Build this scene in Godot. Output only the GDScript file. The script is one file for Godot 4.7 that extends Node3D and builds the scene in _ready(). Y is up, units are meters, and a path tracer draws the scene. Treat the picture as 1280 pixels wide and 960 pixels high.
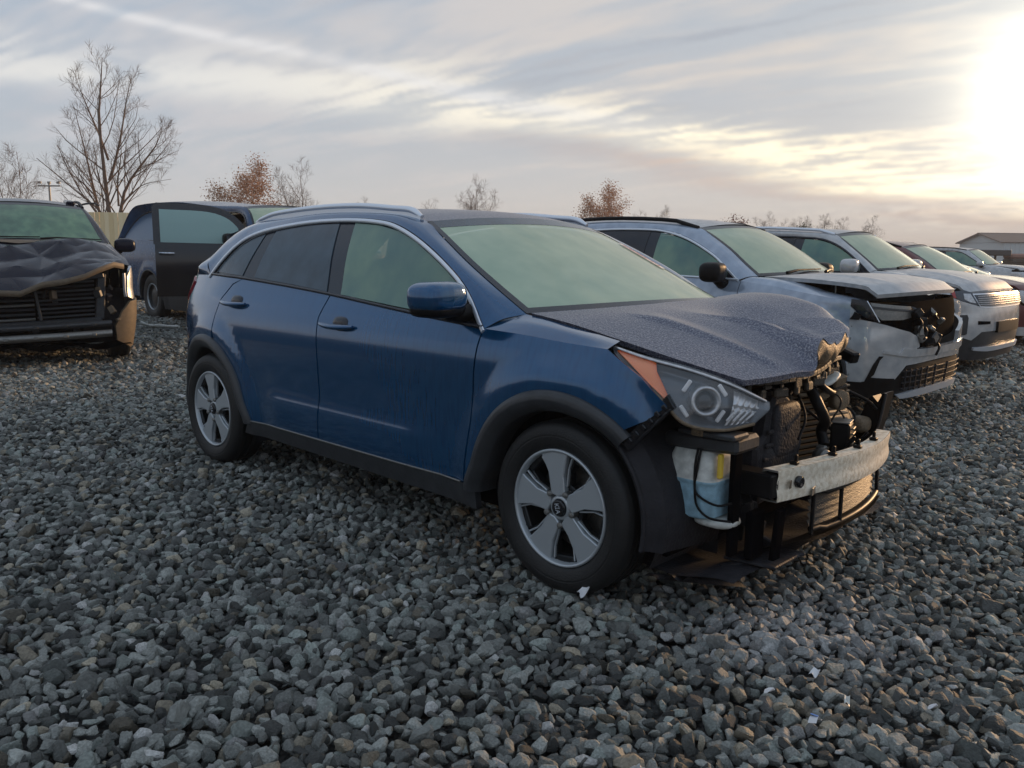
extends Node3D
# A gravel storage yard for damaged cars at dusk. The blue crossover's own axes (x forward, y up, z to its right) are the axes of the whole row.

var M := {}
var used := {}
const CAR_AT := Vector3(0.7828, 0, -3.6098)
const CAR_YAW := -0.77066


# ---------- mesh builder: collects vertices with normals, commits ONE mesh ----------
class G:
	var v := PackedVector3Array()
	var n := PackedVector3Array()
	var uv := PackedVector2Array()
	var ix := PackedInt32Array()
	var tf := Transform3D()

	func vert(p: Vector3, nn: Vector3, t := Vector2.ZERO) -> int:
		v.append(tf * p)
		n.append((tf.basis * nn).normalized())
		uv.append(t)
		return v.size() - 1

	func tri(a: int, b: int, c: int) -> void:
		var f := (v[b] - v[a]).cross(v[c] - v[a])
		if f.length_squared() < 1e-18:
			return
		if f.dot(n[a] + n[b] + n[c]) > 0.0:
			ix.append_array(PackedInt32Array([a, c, b]))
		else:
			ix.append_array(PackedInt32Array([a, b, c]))

	func flat(a: Vector3, b: Vector3, c: Vector3, out: Vector3) -> void:
		var nn := (b - a).cross(c - a).normalized()
		if nn.dot(out) < 0.0:
			nn = -nn
		tri(vert(a, nn), vert(b, nn), vert(c, nn))

	func quad(a: Vector3, b: Vector3, c: Vector3, d: Vector3, out: Vector3) -> void:
		var nn := (c - a).cross(d - b).normalized()
		if nn.dot(out) < 0.0:
			nn = -nn
		var i := vert(a, nn, Vector2(0, 0))
		var j := vert(b, nn, Vector2(1, 0))
		var k := vert(c, nn, Vector2(1, 1))
		var l := vert(d, nn, Vector2(0, 1))
		tri(i, j, k)
		tri(i, k, l)

	# box, chamfered by bev, in a basis
	func box(c: Vector3, s: Vector3, bev := 0.004, b := Basis()) -> void:
		var h := s * 0.5
		bev = minf(bev, minf(h.x, minf(h.y, h.z)) * 0.8)
		var old := tf
		tf = tf * Transform3D(b, c)
		for ax in 3:
			var u := (ax + 1) % 3
			var w := (ax + 2) % 3
			for sg: float in [-1.0, 1.0]:
				var q := []
				for k: Array in [[-1, -1], [1, -1], [1, 1], [-1, 1]]:
					var p := Vector3()
					p[ax] = sg * h[ax]
					p[u] = k[0] * (h[u] - bev)
					p[w] = k[1] * (h[w] - bev)
					q.append(p)
				var o := Vector3()
				o[ax] = sg
				quad(q[0], q[1], q[2], q[3], o)
			for su: float in [-1.0, 1.0]:
				for sw: float in [-1.0, 1.0]:
					var e := []
					for k: Array in [[-1, 0], [1, 0], [1, 1], [-1, 1]]:
						var p := Vector3()
						p[ax] = k[0] * (h[ax] - bev)
						p[u] = su * (h[u] - (bev if k[1] == 0 else 0.0))
						p[w] = sw * (h[w] - (0.0 if k[1] == 0 else bev))
						e.append(p)
					var o := Vector3()
					o[u] = su
					o[w] = sw
					quad(e[0], e[1], e[2], e[3], o)
		for sx: float in [-1.0, 1.0]:
			for sy: float in [-1.0, 1.0]:
				for sz: float in [-1.0, 1.0]:
					var o := Vector3(sx, sy, sz)
					flat(o * h - Vector3(0, sy * bev, sz * bev), o * h - Vector3(sx * bev, 0, sz * bev), o * h - Vector3(sx * bev, sy * bev, 0), o)
		tf = old

	func bar(a: Vector3, b: Vector3, w: float, h: float, bev := 0.003, up := Vector3.UP) -> void:
		var d := b - a
		var x := d.normalized()
		var z := x.cross(up).normalized()
		var y := z.cross(x)
		box((a + b) * 0.5, Vector3(d.length(), h, w), bev, Basis(x, y, z))

	# smooth grid over F(u, v), u and v in 0..1
	func patch(f: Callable, nu: int, nv: int, out: Vector3) -> void:
		var p := PackedVector3Array()
		for i in nu + 1:
			for j in nv + 1:
				p.append(f.call(float(i) / nu, float(j) / nv))
		grid(p, nu, nv, out)

	func grid(p: PackedVector3Array, nu: int, nv: int, out: Vector3) -> void:
		var m := nv + 1
		var nn := PackedVector3Array()
		var total := Vector3()
		for i in nu + 1:
			for j in nv + 1:
				var du := p[mini(i + 1, nu) * m + j] - p[maxi(i - 1, 0) * m + j]
				var dv := p[i * m + mini(j + 1, nv)] - p[i * m + maxi(j - 1, 0)]
				var c := du.cross(dv).normalized()
				nn.append(c)
				total += c
		var s := -1.0 if total.dot(out) < 0.0 else 1.0
		var b := v.size()
		for i in nu + 1:
			for j in nv + 1:
				vert(p[i * m + j], nn[i * m + j] * s, Vector2(float(i) / nu, float(j) / nv))
		for i in nu:
			for j in nv:
				var a := b + i * m + j
				tri(a, a + m, a + m + 1)
				tri(a, a + m + 1, a + 1)

	# polygon in the plane of the two parameters of F, laid on the surface F; sg = side of the normal; edges folded in
	func panel(poly: PackedVector2Array, f: Callable, step: float, sg := 1.0, fold := 0.012, step_y := 0.0) -> void:
		if step_y <= 0.0:
			step_y = step
		var lo := poly[0]
		var hi := poly[0]
		for q in poly:
			lo = lo.min(q)
			hi = hi.max(q)
		var nx := int(ceil((hi.x - lo.x) / step)) + 1
		var ny := int(ceil((hi.y - lo.y) / step_y)) + 1
		lo -= Vector2(step, step_y) * 0.37
		var seen := {}
		var e := Vector2(step, step_y) * 0.2
		var put := func(q: Vector2) -> int:
			var key := (q * 20000.0).round()
			if seen.has(key):
				return seen[key]
			var dx: Vector3 = f.call(q.x + e.x, q.y) - f.call(q.x - e.x, q.y)
			var dy: Vector3 = f.call(q.x, q.y + e.y) - f.call(q.x, q.y - e.y)
			seen[key] = vert(f.call(q.x, q.y), dx.cross(dy).normalized() * sg, q)
			return seen[key]
		var eb := []
		for i in poly.size():
			var a := poly[i]
			var b := poly[(i + 1) % poly.size()]
			eb.append(Rect2(a.min(b), (a - b).abs()).grow(1e-5))
		for i in nx + 1:
			for j in ny + 1:
				var r := Rect2(lo + Vector2(i * step, j * step_y), Vector2(step, step_y))
				var cut := false
				for k: Rect2 in eb:
					if k.intersects(r, true):
						cut = true
						break
				var cell := PackedVector2Array([r.position, r.position + Vector2(step, 0), r.end, r.position + Vector2(0, step_y)])
				if not cut:
					if Geometry2D.is_point_in_polygon(r.get_center(), poly):
						var a: int = put.call(cell[0])
						var b: int = put.call(cell[1])
						var c: int = put.call(cell[2])
						var d: int = put.call(cell[3])
						tri(a, b, c)
						tri(a, c, d)
					continue
				for piece: PackedVector2Array in Geometry2D.intersect_polygons(poly, cell):
					var t := Geometry2D.triangulate_polygon(piece)
					for k in range(0, t.size(), 3):
						tri(put.call(piece[t[k]]), put.call(piece[t[k + 1]]), put.call(piece[t[k + 2]]))
		if fold <= 0.0:
			return
		for i in poly.size():
			var a := poly[i]
			var b := poly[(i + 1) % poly.size()]
			var m := maxi(1, int(ceil((b - a).length() / step)))
			var prev := []
			for k in m + 1:
				var q := a.lerp(b, float(k) / m)
				var p: Vector3 = f.call(q.x, q.y)
				var dx: Vector3 = f.call(q.x + e.x, q.y) - f.call(q.x - e.x, q.y)
				var dy: Vector3 = f.call(q.x, q.y + e.y) - f.call(q.x, q.y - e.y)
				var nn: Vector3 = dx.cross(dy).normalized() * sg
				var here := [p, p - nn * fold]
				if prev:
					var side: Vector3 = (p - prev[0]).cross(nn)
					quad(prev[0], here[0], here[1], prev[1], side)
				prev = here

	# tube along points; r may be a float or one radius for each point; sq > 0 gives a flat bar of that height ratio
	func tube(pts: PackedVector3Array, r: Variant, sides := 8, cap := true, up := Vector3.UP, flatten := 1.0) -> void:
		var rings := []
		var last := pts.size() - 1
		var ref := up
		for i in pts.size():
			var d := (pts[mini(i + 1, last)] - pts[maxi(i - 1, 0)]).normalized()
			if absf(d.dot(ref)) > 0.95:
				ref = Vector3.RIGHT if absf(d.x) < 0.9 else Vector3.BACK
			var x := d.cross(ref).normalized()
			var y := x.cross(d).normalized()
			ref = y
			var rad: float = r[i] if r is Array or r is PackedFloat32Array else r
			var ring := []
			for k in sides:
				var a := TAU * k / sides
				var o := x * cos(a) + y * sin(a) * flatten
				ring.append(vert(pts[i] + o * rad, (x * cos(a) * flatten + y * sin(a)).normalized()))
			rings.append(ring)
		for i in last:
			for k in sides:
				var k2 := (k + 1) % sides
				tri(rings[i][k], rings[i + 1][k], rings[i + 1][k2])
				tri(rings[i][k], rings[i + 1][k2], rings[i][k2])
		if cap and sides > 2:
			for e: int in [0, last]:
				var d := (pts[last] - pts[last - 1]).normalized() if e else (pts[0] - pts[1]).normalized()
				var c := vert(pts[e], d)
				var rim := []
				for k in sides:
					rim.append(v.size())
					v.append(v[rings[e][k]])
					n.append((tf.basis * d).normalized())
					uv.append(Vector2.ZERO)
				for k in sides:
					tri(c, rim[k], rim[(k + 1) % sides])

	# profile (radius, along) turned about the z axis
	func lathe(prof: PackedVector2Array, segs: int, a0 := 0.0, a1 := TAU, smooth := true) -> void:
		var m := prof.size()
		var nr := []
		for i in m:
			var d := prof[mini(i + 1, m - 1)] - prof[maxi(i - 1, 0)]
			nr.append(Vector2(-d.y, d.x).normalized())
		if smooth:
			var b := v.size()
			for s in segs + 1:
				var a := a0 + (a1 - a0) * s / segs
				for i in m:
					vert(Vector3(cos(a) * prof[i].x, sin(a) * prof[i].x, prof[i].y), Vector3(cos(a) * nr[i].x, sin(a) * nr[i].x, nr[i].y), Vector2(a / TAU, float(i) / m))
			for s in segs:
				for i in m - 1:
					var k := b + s * m + i
					tri(k, k + m, k + m + 1)
					tri(k, k + m + 1, k + 1)
			return
		for i in m - 1:
			var d := prof[i + 1] - prof[i]
			var q := Vector2(-d.y, d.x).normalized()
			var b := v.size()
			for s in segs + 1:
				var a := a0 + (a1 - a0) * s / segs
				for e in 2:
					vert(Vector3(cos(a) * prof[i + e].x, sin(a) * prof[i + e].x, prof[i + e].y), Vector3(cos(a) * q.x, sin(a) * q.x, q.y))
			for s in segs:
				var k := b + s * 2
				tri(k, k + 2, k + 3)
				tri(k, k + 3, k + 1)

	# plate: polygon in x, y with z from z0 to z1 and a chamfer on the front
	func plate(poly: PackedVector2Array, z0: float, z1: float, cham := 0.003) -> void:
		if Geometry2D.is_polygon_clockwise(poly):
			poly.reverse()
		var inner := poly
		if cham > 0.0:
			var off := Geometry2D.offset_polygon(poly, -cham, Geometry2D.JOIN_MITER)
			if off.size() == 1 and off[0].size() == poly.size():
				inner = off[0]
				if Geometry2D.is_polygon_clockwise(inner):
					inner.reverse()
				var best := 0
				for i in inner.size():
					if inner[i].distance_squared_to(poly[0]) < inner[best].distance_squared_to(poly[0]):
						best = i
				var turned := PackedVector2Array()
				for i in inner.size():
					turned.append(inner[(i + best) % inner.size()])
				inner = turned
			else:
				cham = 0.0
		var s := 1.0 if z1 > z0 else -1.0
		var face := func(q: PackedVector2Array, z: float, o: Vector3) -> void:
			var t := Geometry2D.triangulate_polygon(q)
			var ids := []
			for p in q:
				ids.append(vert(Vector3(p.x, p.y, z), o, p))
			for k in range(0, t.size(), 3):
				tri(ids[t[k]], ids[t[k + 1]], ids[t[k + 2]])
		face.call(inner, z1, Vector3(0, 0, s))
		face.call(poly, z0, Vector3(0, 0, -s))
		for i in poly.size():
			var j := (i + 1) % poly.size()
			var d := poly[j] - poly[i]
			var o := Vector3(d.y, -d.x, 0)
			quad(Vector3(poly[i].x, poly[i].y, z0), Vector3(poly[j].x, poly[j].y, z0), Vector3(poly[j].x, poly[j].y, z1 - cham * s), Vector3(poly[i].x, poly[i].y, z1 - cham * s), o)
			if cham > 0.0:
				quad(Vector3(poly[i].x, poly[i].y, z1 - cham * s), Vector3(poly[j].x, poly[j].y, z1 - cham * s), Vector3(inner[j].x, inner[j].y, z1), Vector3(inner[i].x, inner[i].y, z1), o + Vector3(0, 0, s))

	# rounded lump: an ellipsoid with exponent e (1 = round, below 1 = boxy)
	func lump(c: Vector3, s: Vector3, e := 0.6, b := Basis(), nu := 16, nv := 10) -> void:
		var old := tf
		tf = tf * Transform3D(b, c)
		var pw := func(x: float) -> float: return signf(x) * pow(absf(x), e)
		patch(func(u: float, w: float) -> Vector3:
			var a := u * TAU
			var t := (w - 0.5) * PI * 0.999
			return Vector3(pw.call(cos(a)) * pw.call(cos(t)) * s.x, pw.call(sin(t)) * s.y, pw.call(sin(a)) * pw.call(cos(t)) * s.z), nu, nv, Vector3.ZERO)
		# normals away from the centre
		var first := v.size() - (nu + 1) * (nv + 1)
		var cc := tf.origin
		for i in range(first, v.size()):
			if n[i].dot(v[i] - cc) < 0.0 or n[i].length_squared() < 0.1:
				n[i] = -n[i] if n[i].length_squared() > 0.1 else (v[i] - cc).normalized()
		for k in range(ix.size() - 3, -1, -3):
			if ix[k] < first:
				break
			var f := (v[ix[k + 1]] - v[ix[k]]).cross(v[ix[k + 2]] - v[ix[k]])
			if f.dot(n[ix[k]] + n[ix[k + 1]] + n[ix[k + 2]]) > 0.0:
				var q := ix[k + 1]
				ix[k + 1] = ix[k + 2]
				ix[k + 2] = q
		tf = old

	func mesh() -> ArrayMesh:
		var a := []
		a.resize(Mesh.ARRAY_MAX)
		a[Mesh.ARRAY_VERTEX] = v
		a[Mesh.ARRAY_NORMAL] = n
		a[Mesh.ARRAY_TEX_UV] = uv
		a[Mesh.ARRAY_INDEX] = ix
		var m := ArrayMesh.new()
		if ix.size():
			m.add_surface_from_arrays(Mesh.PRIMITIVE_TRIANGLES, a)
		return m


# ---------- objects ----------
func numbered(called: String) -> String:
	used[called] = used.get(called, -1) + 1
	return called if used[called] == 0 else "%s_%03d" % [called, used[called]]


func tag(o: Node3D, label: String, category: String, group := "") -> Node3D:
	o.set_meta("label", label)
	o.set_meta("category", category)
	if group:
		o.set_meta("group", group)
	return o


func thing(called: String, label: String, category: String, at := Vector3.ZERO, turn := 0.0, group := "") -> Node3D:
	var o := Node3D.new()
	o.name = numbered(called)
	o.position = at
	o.rotation.y = turn
	add_child(o)
	return tag(o, label, category, group)


func part(called: String, g: G, mat: Material, parent: Node3D) -> MeshInstance3D:
	return part_mesh(called, g.mesh(), mat, parent)


func part_mesh(called: String, mesh: Mesh, mat: Material, parent: Node3D) -> MeshInstance3D:
	var o := MeshInstance3D.new()
	var k := called
	var i := 0
	while parent.has_node(NodePath(k)):
		i += 1
		k = "%s_%03d" % [called, i]
	o.name = k
	o.mesh = mesh
	o.material_override = mat
	o.cast_shadow = GeometryInstance3D.SHADOW_CASTING_SETTING_ON
	parent.add_child(o, true)
	return o


func group_part(called: String, parent: Node3D) -> Node3D:
	var o := Node3D.new()
	var k := called
	var i := 0
	while parent.has_node(NodePath(k)):
		i += 1
		k = "%s_%03d" % [called, i]
	o.name = k
	parent.add_child(o, true)
	return o


# ---------- curves ----------
func spline(pts: PackedVector3Array, t: float) -> Vector3:
	var m := pts.size() - 1
	var x := clampf(t, 0, 1) * m
	var i := mini(int(x), m - 1)
	var f := x - i
	var p0 := pts[maxi(i - 1, 0)]
	var p3 := pts[mini(i + 2, m)]
	if i == 0:
		p0 = pts[0] * 2.0 - pts[1]
	if i + 2 > m:
		p3 = pts[m] * 2.0 - pts[m - 1]
	return pts[i].cubic_interpolate(pts[i + 1], p0, p3, f)


func sampled(pts: PackedVector3Array, m: int) -> PackedVector3Array:
	var r := PackedVector3Array()
	for i in m + 1:
		r.append(spline(pts, float(i) / m))
	return r


# smooth table lookup, xs rising
func table(xs: PackedFloat32Array, ys: PackedFloat32Array, x: float) -> float:
	var m := xs.size() - 1
	if x <= xs[0]:
		return ys[0] + (x - xs[0]) * (ys[1] - ys[0]) / (xs[1] - xs[0])
	if x >= xs[m]:
		return ys[m] + (x - xs[m]) * (ys[m] - ys[m - 1]) / (xs[m] - xs[m - 1])
	var i := 0
	while xs[i + 1] < x:
		i += 1
	var h := xs[i + 1] - xs[i]
	var s := (ys[i + 1] - ys[i]) / h
	var a := s if i == 0 else (ys[i + 1] - ys[i - 1]) / (xs[i + 1] - xs[i - 1])
	var b := s if i + 2 > m else (ys[i + 2] - ys[i]) / (xs[i + 2] - xs[i])
	var f := (x - xs[i]) / h
	var f2 := f * f
	var f3 := f2 * f
	return ys[i] * (2 * f3 - 3 * f2 + 1) + a * h * (f3 - 2 * f2 + f) + ys[i + 1] * (3 * f2 - 2 * f3) + b * h * (f3 - f2)


func linear_table(xs: PackedFloat32Array, ys: PackedFloat32Array, x: float) -> float:
	var i := 0
	while i < xs.size() - 2 and xs[i + 1] < x:
		i += 1
	return ys[i] + (x - xs[i]) * (ys[i + 1] - ys[i]) / (xs[i + 1] - xs[i])


func arc(c: Vector2, r: float, a0: float, a1: float, m := 18, sq := 1.0) -> PackedVector2Array:
	var p := PackedVector2Array()
	for i in m + 1:
		var a := deg_to_rad(lerpf(a0, a1, float(i) / m))
		p.append(c + Vector2(cos(a) * sq, sin(a)) * r)
	return p


func V2(a: Array) -> PackedVector2Array:
	var p := PackedVector2Array()
	for i in range(0, a.size(), 2):
		p.append(Vector2(a[i], a[i + 1]))
	return p


func V3(a: Array) -> PackedVector3Array:
	var p := PackedVector3Array()
	for i in range(0, a.size(), 3):
		p.append(Vector3(a[i], a[i + 1], a[i + 2]))
	return p


# loft: rows of points, smooth along and straight or smooth across
func loft(g: G, rows: Array, nu: int, nv: int, out: Vector3) -> void:
	g.patch(func(u: float, w: float) -> Vector3:
		var c := PackedVector3Array()
		for r: PackedVector3Array in rows:
			c.append(spline(r, u))
		return spline(c, w), nu, nv, out)


# ---------- materials ----------
func lin(r: float, g: float, b: float) -> Color:
	return Color(r, g, b).linear_to_srgb()


func noise_tex(freq: float, seed_: int, lo: Color, hi: Color, size := 512, oct := 4, kind := FastNoiseLite.TYPE_SIMPLEX_SMOOTH, ramp := PackedFloat32Array([0.0, 1.0])) -> NoiseTexture2D:
	var f := FastNoiseLite.new()
	f.noise_type = kind
	f.seed = seed_
	f.frequency = freq
	f.fractal_octaves = oct
	var t := NoiseTexture2D.new()
	t.width = size
	t.height = size
	t.seamless = true
	t.noise = f
	var gr := Gradient.new()
	gr.set_color(0, lo)
	gr.set_color(1, hi)
	gr.set_offset(0, ramp[0])
	gr.set_offset(1, ramp[1])
	t.color_ramp = gr
	return t


func ridged(seed_: int, freq: float) -> FastNoiseLite:
	var f := FastNoiseLite.new()
	f.noise_type = FastNoiseLite.TYPE_SIMPLEX
	f.seed = seed_
	f.frequency = freq
	f.fractal_type = FastNoiseLite.FRACTAL_RIDGED
	f.fractal_octaves = 2
	return f


func mat(color: Color, rough: float, metal := 0.0, coat := 0.0, coat_rough := 0.1) -> StandardMaterial3D:
	var m := StandardMaterial3D.new()
	m.albedo_color = color
	m.roughness = rough
	m.metallic = metal
	if coat > 0.0:
		m.clearcoat_enabled = true
		m.clearcoat = coat
		m.clearcoat_roughness = coat_rough
	return m


func worn(m: StandardMaterial3D, tex: Texture2D, scale: float, rough_tex: Texture2D = null, bump: Texture2D = null, height := 0.1) -> StandardMaterial3D:
	m.uv1_triplanar = true
	m.uv1_scale = Vector3.ONE * scale
	if tex:
		m.albedo_texture = tex
	if rough_tex:
		m.roughness_texture = rough_tex
		m.roughness_texture_channel = BaseMaterial3D.TEXTURE_CHANNEL_RED
	if bump:
		m.heightmap_enabled = true
		m.heightmap_texture = bump
		m.heightmap_scale = height
	return m
func make_view() -> void:
	var cam := Camera3D.new()
	cam.name = "camera"
	cam.position = Vector3(0, 1.24506, 0)
	cam.rotation = Vector3(-0.153879, 0, 0.011918)
	cam.fov = 49.104
	cam.near = 0.05
	cam.far = 2000.0
	add_child(cam)
	cam.current = true
	var env := Environment.new()
	env.background_mode = Environment.BG_SKY
	env.tonemap_mode = Environment.TONE_MAPPER_LINEAR
	env.tonemap_exposure = 1.36
	env.sdfgi_enabled = true
	env.ssao_enabled = true
	env.ssil_enabled = true
	env.fog_enabled = true
	env.fog_density = 0.0011
	env.fog_light_color = Color(0.86, 0.84, 0.83)
	var sky := Sky.new()
	var sm := PanoramaSkyMaterial.new()
	sm.panorama = ImageTexture.create_from_image(sky_image())
	sky.sky_material = sm
	env.sky = sky
	var we := WorldEnvironment.new()
	we.name = "environment"
	we.environment = env
	add_child(we)
	var sun := DirectionalLight3D.new()
	sun.name = "sun"
	sun.light_energy = SUN_ENERGY
	sun.light_color = Color(1.0, 0.80, 0.58)
	sun.light_angular_distance = 10.0
	sun.shadow_enabled = true
	add_child(sun)
	var az := deg_to_rad(SUN_AZ)
	var el := deg_to_rad(SUN_EL)
	var to := Vector3(sin(az) * cos(el), sin(el), -cos(az) * cos(el))
	sun.look_at_from_position(Vector3.ZERO, -to, Vector3.UP)


const SUN_ENERGY := 0.8
const SUN_AZ := 50.0
const SUN_EL := 9.0


func sky_image() -> Image:
	var w := 2560
	var h := 1280
	var im := Image.create(w, h, false, Image.FORMAT_RGBF)
	var na := FastNoiseLite.new()
	na.seed = 5
	na.frequency = 1.0
	na.fractal_octaves = 5
	var nb := FastNoiseLite.new()
	nb.seed = 11
	nb.frequency = 1.0
	nb.fractal_octaves = 4
	var saz := deg_to_rad(SUN_AZ - 17.5)
	var sel := deg_to_rad(SUN_EL)
	var sun := Vector3(sin(saz) * cos(sel), sin(sel), -cos(saz) * cos(sel))
	var data := PackedFloat32Array()
	data.resize(w * h * 3)
	var half := h / 2
	for j in h:
		var el := (0.5 - (j + 0.5) / h) * PI
		if j > half:
			break
		var ce := cos(el)
		var se := sin(el)
		var eld := rad_to_deg(el)
		for i in w:
			var az := wrapf((i + 0.5) / w * TAU, -PI, PI)
			var dir := Vector3(sin(az) * ce, se, -cos(az) * ce)
			var azd := rad_to_deg(az)
			# plane of the thin high cloud, drawn out along the wind
			var k := 1.0 / (se + 0.10)
			var px := dir.x * k
			var pz := dir.z * k
			var s := px * 0.80 + pz * 0.60   # along the streaks
			var t := -px * 0.60 + pz * 0.80  # across them
			var warp := na.get_noise_2d(s * 0.22, t * 0.5 + 7.0)
			var streak := na.get_noise_2d(s * 0.35 + 3.0, t * 1.5 + warp * 1.3)
			var fine := nb.get_noise_2d(s * 1.8, t * 7.5 + warp * 2.6) * 1.25
			var soft := nb.get_noise_2d(azd * 0.016 + 9.0, eld * 0.075 + warp)
			var c := smoothstep(-0.45, 0.65, streak * 0.9 + fine * 0.42 + soft * 0.45)
			var cosang := dir.dot(sun)
			var near := maxf(0.0, cosang)
			# clear air: blue grey high up, pale and a little warm at the horizon, warmer near the sun
			var hz := exp(-maxf(eld, 0.0) / 6.5)
			var air := Color(0.255, 0.335, 0.435).lerp(Color(0.50, 0.495, 0.465), hz)
			var side := pow(maxf(0.0, 0.5 + 0.5 * cosang), 5.0)
			air = air.lerp(Color(0.50, 0.43, 0.375), side * (0.25 + 0.5 * hz))
			var cl := Color(0.42, 0.44, 0.49).lerp(Color(0.54, 0.48, 0.43), side)
			var q := air.lerp(cl, c * 0.75 * smoothstep(0.5, 7.0, eld))
			# darker ribs between streaks
			q = q.lerp(Color(0.26, 0.285, 0.34), 0.6 * smoothstep(0.1, 0.75, -streak * 0.8 + fine * 0.5) * smoothstep(4.0, 12.0, eld) * (0.35 + 0.65 * side))
			# the long bright bank of cloud that falls towards the sun, with a contrail above it
			var wob := warp * 1.4 + fine * 0.5
			var mid := linear_table(BAND_AZ, BAND_EL, azd) + wob
			var width := 0.55 + 0.55 * smoothstep(-34.0, -5.0, azd) + 0.8 * c
			var d := (eld - mid)
			var bank := exp(-pow(d / (width * (1.2 if d > 0.0 else 0.75)), 2.0)) * smoothstep(-75.0, -32.0, azd) * smoothstep(80.0, 50.0, azd)
			bank *= 0.30 + 0.85 * smoothstep(-0.35, 0.5, fine * 0.7 + streak * 0.6 + 0.12)
			var warm := smoothstep(-25.0, 25.0, azd)
			q = q.lerp(Color(0.60, 0.60, 0.585).lerp(Color(0.95, 0.84, 0.62), warm), clampf(bank * (0.75 + 0.25 * warm), 0.0, 1.0))
			# shaded pink underside of the bank
			var under := exp(-pow((d + 1.5) / 0.75, 2.0)) * smoothstep(-8.0, 10.0, azd) * smoothstep(75.0, 45.0, azd)
			q = q.lerp(Color(0.40, 0.31, 0.285), 0.7 * under * (0.5 + 0.5 * c))
			var trail := linear_table(TRAIL_AZ, TRAIL_EL, azd) + warp * 0.22
			var tw := 0.20 + 0.012 * maxf(0.0, azd + 30.0)
			var tr := exp(-pow((eld - trail) / tw, 2.0)) * smoothstep(-60.0, -40.0, azd) * smoothstep(14.0, 0.0, azd) * (0.45 + 0.55 * smoothstep(-0.5, 0.4, fine))
			q = q.lerp(Color(0.62, 0.62, 0.63), tr * 0.7)
			# the veiled sun
			var ang := rad_to_deg(acos(clampf(cosang, -1.0, 1.0)))
			var edge := 1.0 + 0.35 * fine + 0.3 * (c - 0.5)
			var glow := 1.7 * exp(-pow(ang / 3.5, 2.0)) + 0.33 * exp(-pow(ang / 8.0, 2.0)) * edge + 0.11 * exp(-ang / 20.0)
			glow *= 1.0 - 0.75 * smoothstep(3.6, 1.8, eld + fine * 1.2)
			q += Color(1.0, 0.90, 0.66) * glow
			var at := (j * w + i) * 3
			data[at] = q.r
			data[at + 1] = q.g
			data[at + 2] = q.b
	for j in range(half, h):
		for i in w:
			var at := (j * w + i) * 3
			data[at] = 0.09
			data[at + 1] = 0.095
			data[at + 2] = 0.10
	im = Image.create_from_data(w, h, false, Image.FORMAT_RGBF, data.to_byte_array())
	return im


const BAND_AZ := [-180.0, -32.0, -20.0, -12.0, 0.0, 8.0, 15.0, 20.0, 28.0, 60.0, 180.0]
const BAND_EL := [14.0, 10.2, 9.9, 9.6, 8.7, 7.3, 6.0, 5.1, 4.2, 3.5, 3.0]
const TRAIL_AZ := [-180.0, -40.0, -29.0, -12.9, 0.0, 20.0, 180.0]
const TRAIL_EL := [40.0, 16.0, 14.2, 12.0, 9.6, 6.2, 2.0]


# ---------- ground ----------
func stone_mesh(rng: RandomNumberGenerator) -> ArrayMesh:
	var base := SphereMesh.new()
	base.radius = 1.0
	base.height = 2.0
	base.radial_segments = 18
	base.rings = 10
	var a := base.surface_get_arrays(0)
	var pts: PackedVector3Array = a[Mesh.ARRAY_VERTEX]
	var ix: PackedInt32Array = a[Mesh.ARRAY_INDEX]
	var planes := []
	var n := rng.randi_range(11, 14)
	for i in n:
		var y := 1.0 - 2.0 * (i + 0.5) / n
		var ga := i * 2.39996
		var d := (Vector3(cos(ga) * sqrt(1.0 - y * y), y, sin(ga) * sqrt(1.0 - y * y)) + Vector3(rng.randfn(), rng.randfn(), rng.randfn()) * 0.28).normalized()
		planes.append([d, rng.randf_range(0.50, 0.80)])
	var sc := Vector3(rng.randf_range(1.1, 1.5), rng.randf_range(0.48, 0.8), rng.randf_range(0.75, 1.1))
	var out := PackedVector3Array()
	for p in pts:
		var r := 1.0
		for pl: Array in planes:
			var k: float = p.normalized().dot(pl[0])
			if k > 0.05:
				r = minf(r, pl[1] / k)
		out.append(p.normalized() * r * sc)
	var st := SurfaceTool.new()
	st.begin(Mesh.PRIMITIVE_TRIANGLES)
	st.set_smooth_group(-1)
	for i in ix:
		st.add_vertex(out[i])
	st.generate_normals()
	return st.commit()


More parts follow.
